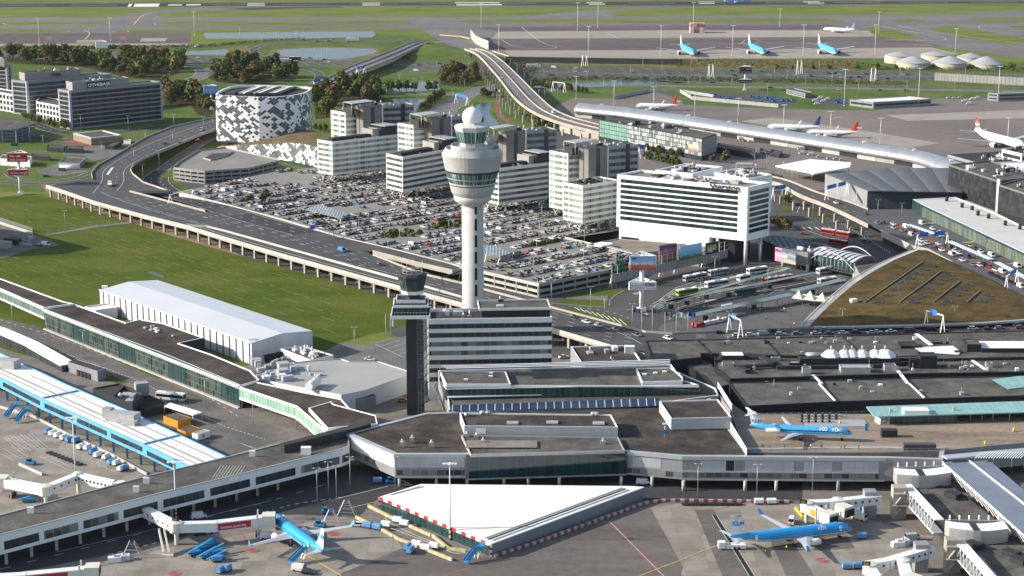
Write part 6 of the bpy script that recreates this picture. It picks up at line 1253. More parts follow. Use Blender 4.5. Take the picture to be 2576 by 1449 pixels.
q=MB();q.wallbox(k[0],k[1],5.2,z8-.8,.2,GB,.06);q.wallbox(k[1],k[2],5.2,z8-.8,.2,GB,.06);q.build('glazing',gpi)
hi=[(3,335,885),(3,1260,1230),(3,1790,1449),(6,1810,22-10),(6,1960,-30),(3,1890,1345),(3,1600,1225),(3,1350,1140),(3,1545,1098),(3,1240,990),(3,1060,960),(3,950,985),(3,545,838)]
k=PP(hi,z8);q=MB();q.prism(k,0,z8,DARK,RB,rim=.5,drop=.4,mr=MWHITE);q.build('body',gpi)
GF=panel('dark_green_curtain_glass',(.012,.026,.024),2.0,3.0,jw=.07,rough=.08,c2=(.06,.085,.075),jc=(.17,.20,.17),spec=.7)
A,B=k[0],k[3];n_=12
for i in range(n_):q=MB();q.wallbox(A.lerp(B,i/n_),A.lerp(B,(i+.97)/n_),.6,z8-1.9,.2,[GF,GF,GLASS_T][i%3],.06);q.build('window_bay',gpi)
q=MB();q.wallbox(A,B,z8-1.6,z8-.5,.2,panel('pale_green_slats',(.36,.50,.38),1.6,500,joint=.35,jw=.3),.1);q.build('green_band',gpi)
q=MB();q.wallbox(A,B,z8-.45,z8+.1,.9,MWHITE,.9);q.wallbox(A,B,0,.5,1.2,CWHITE,1.2);q.build('white_edge',gpi)
q=MB();kk2=[P(3,x,y,5)for x,y in((640,862),(720,893),(885,868),(835,835))];q.prism(kk2,0,5,MWHITE,ROOFW,rim=.3);q.build('white_annex',gpi)
rooftop(gpi,[P(3,960,990,z8),P(3,1350,1120,z8),P(3,1540,1090,z8),P(3,1070,965,z8)],z8-.3,7,8,h=(.4,1),size=(.8,2))
z9=9.0;lk2=thing('green_glazed_link','green glazed white edged link bending down to the long pier','link bridge',P(6,2240,330))
ed=[P(6,1805,20,z9),P(6,2235,165,z9),P(6,2455,352,z9)];bk2=[P(6,2700,250,z9),P(6,2576,110,z9),P(6,2300,60,z9),P(3,1930,1430,z9)]
q=MB();q.prism(ed+bk2,3.8,z9,MWHITE,RB,rim=.5,drop=.4,mr=MWHITE);q.build('body',lk2)
for a,c in((ed[0],ed[1]),(ed[1],ed[2])):q=MB();q.wallbox(a,c,4.9,z9-.9,.2,panel('bright_green_glass',(.16,.30,.22),1.8,500,jw=.12,rough=.15,c2=(.22,.38,.28),jc=(.5,.55,.5)),.06);q.build('glazing',lk2)
for x,y in((1822,180),(2238,345),(1960,205)):p=P(6,x,y);q=MB();q.box(p,.8,.8,3.8,CWHITE);q.build('pillar',lk2)
q=MB();q.prism([P(6,x,y,z9+1)for x,y in((2330,180),(2470,330),(2850,300),(7,0,0))[:3]]+[P(7,260,235,z9+1),P(7,-60,150,z9+1),P(6,2500,130,z9+1)],z9-1,z9+1,MWHITE,RB,rim=.4,drop=.3);q.build('black_roof',lk2)
gz=HV(P(4,552,1449+55),4,1365)
gh,ghk=slab('grey_flat_hall','pale flat roofed hall with white cladding left of the small dark tower','terminal',[(3,1880,1395),(3,2060,1305),(3,2330,1270),(3,2576,1255),(4,60,1275),(4,280,1275),(4,552,1362),(4,180,1449+45),(4,0,1449+80),(3,2200,1449+10)],gz,0,WW,panel('grey_membrane',(.33,.32,.30),6,40,joint=.93,jw=.08,vary=.02,noise=(.07,.06)),rim=.5,drop=.4,rimm=STEEL)
q=MB();q.wallbox(P(7,310,1-30,gz),P(7,540,-90,gz),4.2,gz-1.2,.2,OGW,.08);q.build('window_band',gh)
p=P(7,160,178);q=MB();q.box(p,9,6,5,CORR,.45,ROOFG);q.build('annex',gh)
rr_=random.Random(11)
for i in range(26):p=P(3,rr_.uniform(1900,2420),rr_.uniform(1300,1430),gz-.3);q=MB();w=rr_.uniform(1,4.5);q.box(p,w,w*rr_.uniform(.5,1),rr_.uniform(.8,3.2),rr_.choice([MWHITE,STEEL,STEEL,CGREY,CORRL]),.4);q.build('roof_plant',gh)
q=MB();q.tube(P(6,2330,20,gz+1.5),P(6,2400,-30,gz+1.5),1.6,m=MWHITE,n=10);q.build('round_duct',gh)
bt=[P(3,x,y,6)for x,y in((1985,1230),(2000,1305),(2350,1275),(2210,1185))];bp_=block('black_plant_pen','black louvred plant enclosure with white pipes against the warehouse end','plant enclosure',bt,0,6,DC,SHADE,rim=.3,drop=2)
for i in range(14):p=P(3,2040+i*20,1290-i*6,4.5);q=MB();q.slopebox(p,p+Vector((2.5,5,.3)),.35,.35,[MWHITE,DARK][i%2]);q.build('pipe',bp_)
sb,sk=slab('small_white_block','small white plant block behind the black enclosure beside the lawn','building',[(3,2120,1180),(3,2350,1270),(3,2520,1230),(3,2290,1160)],7,0,WW,ROOFG);rooftop(sb,sk,6.5,12,5,m=[MWHITE,STEEL],h=(.6,1.6),size=(1,3))
pbz=HV(P(6,1088,255),6,190);kb=rect((1090,190),(700,30),(1297,150),6,pbz);bpl=block('black_plant_building','black clad plant building behind the white ribbed roof of the blue building','building',kb,0,pbz,DARK,ROOFD,rim=.5,drop=.5)
for a,z in(((880,40,1090,120),3.5),):q=MB();k3=rect((1000,150),(850,92),(1085,70),6,pbz+3.2);q.prism(k3,pbz-.4,pbz+3.2,DARK,SHADE,rim=.2,drop=1);q.build('louvre_pen',bpl);rooftop(bpl,k3,pbz+1.5,8,4,m=[MWHITE,STEEL],h=(1.2,2.4));q=MB();q.box(P(6,1070,80,pbz),5,4,5,CGREY,.4);q.build('vent_house',bpl)
sz=HV(P(3,735,1430),3,1350);ks=rect((735,1352),(512,1280),(800,1330),3,sz);ss=block('switch_house','dark grey boxy switch house beside the service road','building',ks,0,sz,CORR,ROOFD,rim=.2,drop=.2)
for i in range(4):A,B=P(3,575+i*28,1305+i*9,sz),P(3,588+i*28,1309+i*9,sz);q=MB();q.wallbox(A,B,0,2.6,.1,DARK,.06);q.build('door',ss)
def cont(label,f,l,r,by,m,top,z0=0,lg_=None):
 z=HV(P(6,f[0],by,z0),6,f[1]);k=rect(f,l,r,6,z);root=block('cargo_container',label,'container',k,z0,z,m,top,rim=.12,drop=.1);return root,k,z
OR=panel('orange_container_wall',(.60,.27,.015),.6,500,joint=.8,jw=.05,vary=.02)
cont('large orange container stack with grey roof behind the blue building',(1340,280),(1232,240),(1440,255),335,OR,ROOFG);cont('lower orange container beside the large orange stack',(1400,362),(1335,335),(1510,335),400,OR,ROOFG)
c_,k_,z_=cont('white shipping container with cream roof beside the orange ones',(1495,380),(1448,368),(1585,352),428,MWHITE,CBEIGE)
q=MB();a,c=V2(k_[0]),V2(k_[1]);q.wallbox(a+(c-a)*.35,a+(c-a)*.45,z_*.4,z_*.75,.05,TBL,.04);q.wallbox(a+(c-a)*.47,a+(c-a)*.55,z_*.4,z_*.6,.05,REDM,.04);q.build('logo',c_)
cn=[P(6,x,y,3.6)for x,y in((1285,140),(1240,165),(1455,235),(1525,212))];cn_=thing('white_canopy','low white canopy on posts beside the black plant building','canopy',P(6,1400,230));q=MB();q.prism(cn,3.3,3.6,MWHITE);q.build('roof',cn_)
for p in cn:q=MB();q.tube((p.x,p.y,0),(p.x,p.y,3.3),.12,m=STEEL,n=5);q.build('post',cn_)
rmp=[P(3,x,y,z)for x,y,z in((-100,1010,5.5),(0,1040,5),(230,1140,4),(515,1300,3))];wr_=thing('white_roofed_passage','long narrow white roofed passage sloping beside the service road','passage',P(3,400,1290));q=MB()
for i in range(3):q.slopebox(rmp[i]-Vector((0,0,.3)),rmp[i+1]-Vector((0,0,.3)),7,.35,MWHITE);q.slopebox(Vector((rmp[i].x,rmp[i].y,0)),Vector((rmp[i+1].x,rmp[i+1].y,0)),5.5,rmp[i+1].z-.3,OGW)
q.build('body',wr_)
z_ap,z_f=13,8.6
edge=[(965,1002,7.5),(1060,900,9),(1180,790,10.5),(1310,680,12),(1450,590,13),(1600,510,13.4),(1780,436,13.4),(1850,440,13.2),(2180,595,11.5),(2520,765,9.5),(2800,900,8.6),(2800,945,8.6),(2576,962,8.6),(2250,985,8.6),(1800,1000,8.4),(1300,1012,8.2),(990,1015,7.6)]
SED=ground_mat('sedum_roof',[(.045,.036,.015),(.075,.054,.024),(.11,.075,.03),(.085,.085,.025)],.12,1.1,stretch=(1,1.2,1),amt=.3)
ph_=thing('green_roof_hall','triangular hall with a brown mossy planted roof beside the bus station','hall',P(5,1300,1060));q=MB();ep=[P(5,x,y,z)for x,y,z in edge]
cen=P(5,1800,800,11.6)
for i in range(len(ep)):q.face([ep[i-1],ep[i],cen],SED,True)
rf=q.build('planted_roof',ph_)
q=MB()
for i in range(len(ep)):a,c=ep[i-1],ep[i];q.face([(a.x,a.y,0),(c.x,c.y,0),c,a],DARK)
q.build('wall',ph_)
SLT=mat('pale_slat',(.5,.51,.5),rough=.5,noise=None);ed2=ep[:7]
q=MB();edgeb=[p+Vector((-1.6,.8,-.2))for p in ed2]
for i in range(len(edgeb)-1):q.slopebox(edgeb[i]+Vector((-2.0,1,-.5)),edgeb[i+1]+Vector((-2.0,1,-.5)),.3,.3,STEEL)
q.build('slat_beam',ph_)
q=MB()
for p,d in along(ed2,1.5,.5):q.slopebox(p+Vector((-.2,.1,-.3)),p+Vector((-4.6,2.0,-.9)),.5,.12,SLT)
q.build('slat_screen',ph_);q=MB()
ft=ep[10:17]
for i in range(len(ft)-1):q.slopebox(ft[i]+Vector((0,-.6,-.8)),ft[i+1]+Vector((0,-.6,-.8)),1.6,.9,STEEL)
q.build('gutter',ph_)
def on_sed(x,y):
 u=P(5,x,y,11.5)
 best=None
 for i in range(len(ep)):
  a,b_,c=ep[i-1],ep[i],cen;n=(b_-a).cross(c-a)
  o=Vector((0,0,CAMH));d=u-o
  if abs(n.dot(d))<1e-6:continue
  t=n.dot(a-o)/n.dot(d);h=o+d*t
  s=[((q_-p_).cross(h-p_)).dot(n)for p_,q_ in((a,b_),(b_,c),(c,a))]
  if all(v>=-1e-3 for v in s)or all(v<=1e-3 for v in s):best=h
 return best or u
for x,y in((1870,562),(1815,590),(1765,622),(1710,656),(1655,695),(1600,740),(1540,787),(1475,838),(2008,633),(1958,665),(1905,698),(1852,738),(1797,785),(1740,835),(2152,707),(2100,742),(2050,785),(1998,832),(2305,787),(2250,832)):
 p=on_sed(x,y);q=MB();w=1.9;q.face([p+Vector((-w*1.3,0,.05)),p+Vector((w,-1.2,.05)),p+Vector((w*.5,.8,1.4))],mat('roof_light_glass',(.03,.045,.06),rough=.3,noise=None));q.face([p+Vector((w,-1.2,.05)),p+Vector((w*1.2,1.4,.05)),p+Vector((w*.5,.8,1.4))],STEEL);q.face([p+Vector((w*1.2,1.4,.05)),p+Vector((-w*1.3,0,.05)),p+Vector((w*.5,.8,1.4))],STEEL);q.build('roof_light',ph_)
for a,c in(((1370,838),(1810,530)),((1635,835),(1950,600)),((1895,830),(2092,675)),((2145,833),(2243,750))):
 q=MB();n_=6
 for i in range(n_):q.slopebox(on_sed(a[0]+(c[0]-a[0])*i/n_,a[1]+(c[1]-a[1])*i/n_)+Vector((0,0,.1)),on_sed(a[0]+(c[0]-a[0])*(i+1)/n_,a[1]+(c[1]-a[1])*(i+1)/n_)+Vector((0,0,.1)),.6,.35,panel('slatted_rail',(.24,.22,.17),.7,.7,joint=.4,jw=.15))
 q.build('roof_rail',ph_)
p=on_sed(1290,830);q=MB();q.box(p,3,2,1.5,MWHITE,.4);q.build('roof_unit',ph_)
bh=thing('bus_station_bridge','arched bridge hall with striped roof and picture billboard over the bus lanes','bridge hall',P('q5',1950,770));zq=HV(P('q5',1945,760),'q5',510)
kq=[P('q5',x,y,zq)for x,y in((1240,358),(1950,512),(2330,425),(1610,280))];STR2=panel('striped_curved_roof',(.48,.50,.52),3.4,500,jw=.8,jc=(.05,.055,.06),vary=.03,rough=.4)
nb=9;q=MB();a,b_,c,d=kq
for i in range(nb):
 for j in range(6):
  def pt(u,v):h=2.0*math.sin(math.pi*v);return a+(b_-a)*u+(d-a)*v+Vector((0,0,h))
  u0,u1=i/nb,(i+.6)/nb;v0,v1=j/6,(j+1)/6;q.face([pt(u0,v0),pt(u1,v0),pt(u1,v1),pt(u0,v1)],mat('pale_roof_stripe',(.45,.47,.49),rough=.4,noise=None),True);q.face([pt(u1,v0),pt((i+1)/nb,v0),pt((i+1)/nb,v1),pt(u1,v1)],DARK,True)
q.build('roof',bh)
q=MB();q.wallbox(a,b_,zq-5.2,zq-.2,.3,GLASS_T,-.5);q.prism(kq,zq-6.2,zq-5.4,DARK);q.build('glazed_side',bh)
for i in range(13):f=i/12;p=a.lerp(b_,f);q=MB();q.tube((p.x,p.y-.3,zq-5.8),(p.x,p.y-.3,zq),.12,m=STEEL,n=5);q.build('side_post',bh)
for(A,B)in((a,b_),(d,c)):
 q=MB();N=14
 for i in range(N):f0,f1=i/N,(i+1)/N;q.slopebox(A.lerp(B,f0)+Vector((0,-.8,-4+7*math.sin(math.pi*f0))),A.lerp(B,f1)+Vector((0,-.8,-4+7*math.sin(math.pi*f1))),.5,.5,STEEL)
 q.build('arch',bh)
for x,y in((1945,765),(1240,630),(870,555)):p=P('q5',x,y);q=MB();q.tube(p,p+Vector((0,0,zq-5)),.9,m=CWHITE,n=10);q.build('pillar',bh)
kq2=[P('q5',x,y,zq+1)for x,y in((860,285),(1080,330),(1245,352),(1620,275),(1500,215),(1320,195))];q=MB();q.prism(kq2,zq-6,zq+1,CORR,ROOFG,rim=.3);q.build('mid_block',bh);rooftop(bh,kq2,zq+.8,3,7,m=[MWHITE])
kq3=[P('q5',x,y,zq)for x,y in((540,150),(870,290),(1290,190),(950,110),(700,90))];q=MB();q.prism(kq3,zq-6,zq,DARK,panel('dark_striped_roof',(.16,.17,.19),3,500,joint=.3,jw=.7),rim=0);q.build('dark_wing',bh)
kq4=[P('q5',x,y,zq)for x,y in((1960,520),(2060,690),(2240,600),(2420,480),(2240,440))];q=MB();q.prism(kq4,0,zq-1,CORR,ROOFG);q.build('stair_block',bh)
AD=flatmat('art_ad',[(.1,(.35,.25,.15)),(.35,(.45,.38,.32)),(.55,(.12,.16,.22)),(.8,(.25,.35,.32)),(1,(.10,.12,.16))]);a,c=P('q5',868,490,3.8),P('q5',1078,535,3.8)
zt_=HV(a,'q5',285);bbd=thing('billboard','big billboard with pink left part and art picture on the bridge hall','billboard',a);a0=P('q5',766,468,3.8);n=Vector(((c-a0).y,-(c-a0).x,0)).normalized()*1.0
q=MB();q.wallbox(a+n,c+n,3.8,zt_,.5,AD);q.build('picture',bbd);q=MB();q.wallbox(a0+n,a+n,3.8,zt_,.5,mat('pink_board',(.62,.22,.36),noise=None));q.build('pink_panel',bbd)
dd=(a-a0);q1_=a0+n*1.05+dd*.06;sign_text(bbd,'Moco',(q1_.x,q1_.y,zt_-2.0),dd,(0,0,1),2.0,TB,.03);sign_text(bbd,'THE KIDS',(q1_.x,q1_.y,6.4),dd,(0,0,1),1.9,TW,.04);sign_text(bbd,'contemporary',(q1_.x,q1_.y,5.0),dd,(0,0,1),.8,TW,0)
tn=thing('white_tent','white peaked membrane tent beside the plaza hall','tent',P('q5',1340,1160));q=MB();TENT=mat('tent_membrane',(.78,.72,.58),rough=.8,noise=None)
pk_=[(1105,950),(1285,970),(1465,995),(1640,1020)];lowl=[(1000,1038),(1165,1060),(1345,1080),(1530,1100),(1680,1070)];up_=[(1060,1010),(1190,1000),(1370,1025),(1560,1045),(1700,1050)]
for i,(x,y)in enumerate(pk_):
 t=P('q5',x,y+40,5.5);t.z=8.2;A=P('q5',*lowl[i],3.6);B=P('q5',*lowl[i+1],3.6);A2=P('q5',*up_[i],3.6)+Vector((0,3,0));B2=P('q5',*up_[i+1],3.6)+Vector((0,3,0))
 rings_=[]
 for(u,v)in((A,B),(B,B2),(B2,A2),(A2,A)):
  prev=None
  for k_ in range(5):
   f=k_/4;
   e0=u.lerp(t,f);e1=v.lerp(t,f);e0.z=u.z+(t.z-u.z)*f**1.7;e1.z=v.z+(t.z-v.z)*f**1.7
   if prev:q.face([prev[0],prev[1],e1,e0],TENT,True)
   prev=(e0,e1)
q.build('membrane',tn)
for x,y in((1165,1140),(1345,1170),(1500,1150)):p=P('q5',x,y);q=MB();q.tube(p,p+Vector((0,0,4.2)),.12,m=STEEL,n=5);q.build('mast',tn)
def runbox(root,name,A,B,z0,z1,t,m,out=0):q=MB();q.wallbox(A,B,z0,z1,t,m,out);return q.build(name,root)
tp=thing('tube_pier','long silver tube shaped pier with rounded metal skin curving towards the right','pier building',P(2,0,985))
TUBE=panel('tube_skin',(.40,.41,.42),1.2,500,joint=.85,jw=.08,vary=.03,rough=.35,metal=.55)
fl2=smooth([P(*p,3.6)for p in((1,1752,852),(1,2100,885),(1,2576,952),(2,0,954),(2,500,1030),(2,1000,1108),(2,1400,1173),(2,1700,1218),(2,1850,1262),(2,2030,1330))],2)
L_,R_=ribbon_pts(fl2,18);rg_=[]
for i,p in enumerate(fl2):
 d=(fl2[min(i+1,len(fl2)-1)]-fl2[max(0,i-1)]).normalized();n=Vector((-d.y,d.x,0));rg_.append([p+n*(9-9*math.cos(t))+Vector((0,0,6.6*math.sin(t)**.8))for t in[math.pi*k/12 for k in range(13)]])
q=MB();q.loft(rg_,TUBE);q.build('metal_skin',tp)
for i,(p,d)in enumerate(along(fl2,16)):q=MB();n=Vector((-d.y,d.x,0));q.wallbox(p+n*2,p+n*2+d*15.8,0,3.7,.3,[STEEL,SHADE,STEEL,CGREY,SHADE][i%5],0);q.build('ground_floor',tp)
for i,(p,d)in enumerate(along(fl2,42,20)):c=p+Vector((-d.y,d.x,0))*9;q=MB();q.box((c.x,c.y,10),2.5,2,1.0,MWHITE);q.build('roof_unit',tp)
cb=P(2,140,1215);cz=HV(cb,2,1045);ck=para(P(2,145,1045,cz),P(1,1948,902,cz),P(2,257,1010,cz))
ch=block('gridded_hotel','long hotel with green and white window grid below the silver tube pier','hotel',ck,0,cz,DARK,ROOFG,rim=.5,drop=.6)
a,c=V2(ck[3]),V2(ck[0]);G1=panel('green_window_grid',(.16,.30,.25),1.9,3.1,jw=.22,rough=.2,c2=(.22,.38,.32),jc=(.05,.06,.06));G2=panel('white_window_grid',(.62,.63,.62),1.9,3.1,jw=.28,rough=.4,c2=(.10,.14,.13),jc=(.04,.05,.05))
runbox(ch,'green_facade',a,a.lerp(c,.3),3,cz-.6,.3,G1,.1);runbox(ch,'white_facade',a.lerp(c,.3),c,3,cz-.6,.3,G2,.1);runbox(ch,'ground_glazing',a,c,0,3,.3,GLASS_D,.05)
q=MB();b2=V2(ck[1]);q.wallbox(c,b2,3,cz-.6,.2,panel('grey_side',(.25,.25,.25),8,3.1,jw=.1),.1);q.build('side_wall',ch)
A=c.lerp(a,.12);q=MB();q.wallbox(A,c.lerp(a,.02),cz*.35,cz*.65,.1,flatmat('mural',[(.2,(.1,.12,.3)),(.5,(.5,.2,.15)),(.9,(.6,.5,.3))]),.25);q.build('mural',ch)
a_,b_,c_,d_=[V2(p)for p in ck];e1,e2=(a_-d_),(b_-a_);runbox(ch,'roof_screen',d_+e1*.03+e2*.2,d_+e1*.33+e2*.2,cz,cz+2.4,5,DARK);rooftop(ch,ck,cz-.6,12,3)
cg=HV(P(5,1385,145),2,1430);hall=thing('grey_curved_hall','wide grey hall with gently waved metal roof left of the dark hotel','hall',P(5,1385,145))
hk=[P(2,x,y,cg)for x,y in((1075,1312),(1395,1440),(2110,1452),(2030,1272),(1560,1270))];q=MB();GW=panel('hall_side',(.26,.26,.265),1.1,500,joint=.85,jw=.06,vary=.02);q.prism(hk,0,cg,GW,STEEL,bottom=False);q.build('wall',hall)
q=MB();HR=panel('dark_grey_metal_roof',(.115,.12,.13),.8,500,joint=.85,jw=.08,rough=.6)
for i in range(48):
 u0,u1=i/48,(i+1)/48;w=lambda u:.4+.6*abs(math.sin(u*6*math.pi))**.8;F=lambda u:P(2,1395+u*720,1440+u*12,cg+w(u));B=lambda u:P(2,1075+u*960,1312-45*min(1,u*2),cg+w(u))
 q.face([F(u0),F(u1),B(u1),B(u0)],HR,True)
q.build('roof',hall);runbox(hall,'dark_front',hk[1],hk[2],.2,cg-.5,.4,panel('navy_cladding',(.06,.07,.09),1.2,500,jw=.05),.3)
cv=thing('white_canopy','broad white flat canopy on steel trusses below the tube pier','canopy',P(2,980,1360));k=[P(2,x,y,8)for x,y in((700,1250),(960,1200),(1272,1225),(1262,1262),(985,1312),(960,1300))];q=MB();q.prism(k,7.2,8,MWHITE);q.build('roof',cv)
for x,y in((790,1325),(975,1365),(1250,1320),(760,1300),(880,1345),(1100,1345)):p=P(2,x,y);q=MB();q.tube(p,p+Vector((0,0,7.2)),.2,m=STEEL,n=5);q.build('post',cv)
q=MB()
for i in range(12):A=k[0].lerp(k[4],i/12)-Vector((0,0,.8));B=k[0].lerp(k[4],(i+1)/12)-Vector((0,0,.8));q.slopebox(A,A.lerp(B,.5)-Vector((0,0,1.4)),.15,.15,STEEL);q.slopebox(A.lerp(B,.5)-Vector((0,0,1.4)),B,.15,.15,STEEL)
q.build('truss',cv)
DG=panel('dark_brick_windows',(.016,.019,.024),2.6,3.2,jw=.35,rough=.3,c2=(.045,.05,.055),jc=(.028,.028,.03));TZ2=9
for f,l,r,by,lab,i in(((2375,1362),(2010,1240),(2700,1330),1590,'dark brown gridded hotel block nearest the grey waved hall',0),((2900,1560),(2388,1392),(3100,1500),1835,'dark brown gridded hotel block cut off by the right edge of the photo',1)):
 b0=P(2,f[0],by,TZ2);z=HV(b0,2,f[1]);k=rect(f,l,r,2,z);root=block('dark_gridded_hotel',lab,'hotel',k,0,z,panel('taupe_side',(.16,.15,.14),3,3.2,jw=.05),ROOFG,rim=.5)
 for e in faces_of(k):
  if(e[1]-e[0]).normalized().y<0 or True:runbox(root,'window_grid',e[0],e[1],TZ2,z-1,.2,DG,.08)
 rooftop(root,k,z-.7,14,i+3);A,B=V2(k[3]),V2(k[0])
 if i==0:runbox(root,'pale_end_wall',B+(B-A).normalized()*-.3,B+(B-A).normalized()*3,2,z+1,1,CWHITE,.1)
sl_,sk=slab('glass_terminal','low glass fronted terminal with a long white roof along the drop off road','terminal',[(5,1735,55),(5,1810,98),(5,2700,520),(5,2900,420),(5,2350,150),(5,2060,38)],RZ+6.5,0,GLASS_T,mat('pale_roof',(.50,.49,.46),noise=(.1,.08)),rim=1.2,drop=.3,rimm=MWHITE)
A,B=P(5,1810,98,RZ+6.5),P(5,2700,520,RZ+6.5);runbox(sl_,'green_glazing',A,B,RZ,RZ+5.3,.2,panel('shopfront_glass',(.04,.055,.045),1.6,500,jw=.12,rough=.15,c2=(.10,.13,.09),jc=(.30,.33,.29)),.1)
for x,y in((1992,68),(2108,115),(2184,135),(2228,175),(2308,198),(2434,250),(2545,280)):p=P(5,x,y,RZ+6.3);q=MB();q.tube(p,p+Vector((0,0,2.4)),1.0,m=DARK,n=8);q.build('roof_vent',sl_)
for i,(f,l,r,z,m,lab)in enumerate((((2230,1230),(2000,1165),(2700,1200),10,CORR,'grey gate building with dark roof where the tube pier meets the right edge'),((2560,1160),(2410,1125),(2800,1120),15,MWHITE,'white plant tower block on the gate building at the right edge'),((2390,1310),(2120,1235),(2900,1290),13,MWHITE,'pale roofed gate block between the tube pier bend and the dark hotel'))):
 k=rect(f,l,r,2,z);root=block('gate_building',lab,'terminal',k,0,z,m,ROOFD if i!=2 else ROOFW,rim=.4);rooftop(root,k,z-.5,12,i+6);bands(root,k,z-6,z-1,1,.5,GLASS_D,margin=1)
for i,(f,l,r,by,m,lab,cat)in enumerate((((2384,705),(2304,698),(2900,688),765,CORR,'pale grey two storey ground service building at the right edge','building'),((1440,770),(1262,748),(1876,745),820,CORR,'long service shed with a white roof on the far side of the stands','shed'),((925,705),(784,672),(978,695),742,CORR,'small grey striped control building beside the tug yard','building'),((540,1155),(256,1110),(545,1120),1200,panel('dark_green_wall',(.03,.04,.04),1.4,500,jw=.05),'low dark green clad shed right of the gridded hotel','shed'),((730,1165),(655,1150),(752,1140),1195,DARK,'small dark control room with white roof units beside the tube pier','building'),((632,1150),(580,1135),(640,1130),1170,DARK,'tiny dark cabin left of the small control room','cabin'))):
 z=HV(P(2,f[0],by),2,f[1]);k=rect(f,l,r,2,z);root=block('service_building',lab,cat,k,0,z,m,ROOFW if i in(0,1)else ROOFG,rim=.2);bands(root,k,.6,z-.5,2 if i in(0,2)else 1,.4,GLASS_D,margin=1.2)
for i,(f,l,r,by)in enumerate((((142,222),(85,190),(146,178),246),)):
 z=HV(P(2,110,246),2,172);p=P(2,108,246);q=MB();q.box(p,16,12,z,panel('red_white_checker',(.66,.64,.62),3.2,3.2,jw=0.02,c2=(.4,.06,.05),vary=0,noise=(.1,.02)));q.build('checkered_tower',label='red and white chequered equipment block on the far apron',cat='equipment',loc=p)
TANK=mat('tank_concrete',(.40,.36,.29),noise=(.3,.1),noise2=(1.6,.14));TR=mat('tank_roof',(.33,.34,.33),rough=.6,noise=(.15,.05))
for i,(x0,x1,yb,yt,ya,lab)in enumerate(((1523,1742,478,420,390,'back row, leftmost'),(1797,2010,478,415,388,'back row, middle'),(2068,2268,480,432,400,'back row, rightmost'),(1612,1868,515,470,420,'front row, leftmost'),(1888,2142,515,472,420,'front row, middle'),(2162,2418,515,480,423,'front row, rightmost'))):
 p=P(2,(x0+x1)/2,yb-6);s=(P(2,x1,yb)-P(2,x0,yb)).x/2;h=HV(p,2,yt-4);a=HV(p,2,ya);t=thing('storage_tank','round concrete tank with shallow cone roof, %s of six'%lab,'tank',p,group='round storage tanks beside the motorway');q=MB();q.lathe(p,[(s,0),(s,h)],TANK,36,True);q.build('wall',t);q=MB();q.lathe(p,[(s+.3,h),(s*.5,h+(a-h)*.6),(.3,a)],TR,36,True);q.build('roof',t)
hc=thing('horizontal_tanks','x','tank',P(2,1300,492));q=MB();q.tube((0,0,2.2),(0,7,2.2),2.0,m=MWHITE,n=12);q.build('vessel',hc);hc.name='pressure_tank';freeze(hc)
row_of(hc,[P(2,1302+i*38,494)for i in range(6)],'silver horizontal pressure tank, {0} from the left in its row','silver pressure tanks')
dz=11;dp=thing('lattice_pier','pier with long grey blue roof over white lattice girders at the lower right','pier building',P(8,2100,800));GBR=panel('blue_grey_roof',(.20,.225,.27),1.0,500,joint=.85,jw=.06,vary=.02,rough=.5,metal=.2)
k=[P(8,x,y,dz)for x,y in((1965,588),(2150,575),(2310,572),(2900,1080),(2900,1430))];q=MB();q.prism(k,dz-.8,dz,MWHITE,GBR);q.build('roof',dp)
q=MB();q.slopebox(P(8,2150,572,dz),P(8,2900,1160,dz),.5,.4,MWHITE);q.build('roof_ridge',dp)
A,B=k[0],k[4];d=unit(A,B);n=Vector((d.y,-d.x));L=(V2(B)-V2(A)).length;runbox(dp,'glazing',V2(A)-n*3,V2(B)-n*3,dz-5,dz-.8,.2,GLASS_T)
for i in range(22):
 p,p2=V2(A)+d*(L*i/22),V2(A)+d*(L*(i+1)/22);q=MB();q.slopebox((p.x,p.y,dz-.8),(p2.x-n.x*2,p2.y-n.y*2,dz-4.6),.25,.25,MWHITE);q.slopebox((p.x-n.x*2,p.y-n.y*2,dz-4.6),(p2.x,p2.y,dz-.8),.25,.25,MWHITE);q.build('lattice',dp)
for lst,z in(([(1660,765),(1755,770),(2060,770),(2900,1449),(2900,1700),(2040,1449),(1960,1010),(1910,1040)],6.5),):kk3=[P(8,x,y,z)for x,y in((1730,765),(2040,770),(2900,1420),(2900,2100),(2400,1600),(1960,1015))];q=MB();q.prism(kk3,0,z,DARK,ROOFG,rim=.4);q.build('lower_roof',dp)
for x,y in((2040,850),(2480,1290),(2540,1345),(2200,1230)):p=P(8,x,y,6.3);q=MB();q.box(p,5,3.2,1.5,DARK,-.9);q.build('roof_light',dp)
def girder(pts,z0,z1,label,w=3.2):
 root=thing('lattice_bridge',label,'footbridge',P(8,*pts[0]));A,B=P(8,*pts[0],z1),P(8,*pts[1],z1);d=unit(A,B);n=Vector((d.y,-d.x));L=(V2(B)-V2(A)).length;N=int(L/3)
 q=MB();q.slopebox(A,B,w,.3,MWHITE);q.build('roof',root);q=MB();q.slopebox(A-Vector((0,0,z1-z0)),B-Vector((0,0,z1-z0)),w,.4,STEEL);q.build('floor',root)
 for i in range(N):
  p,p2=V2(A)+d*(L*i/N)+n*w/2,V2(A)+d*(L*(i+1)/N)+n*w/2;q=MB();q.slopebox((p.x,p.y,z0+.3),(p2.x,p2.y,z1),.22,.22,MWHITE);q.slopebox((p.x,p.y,z0),(p.x,p.y+.01,z1),.2,.2,MWHITE);q.tube((p.x,p.y,z0),(p.x,p.y,z1),.12,m=MWHITE,n=4);q.slopebox((p.x,p.y,z0),(p2.x,p2.y,z0),.3,.3,MWHITE);q.build('lattice',root)
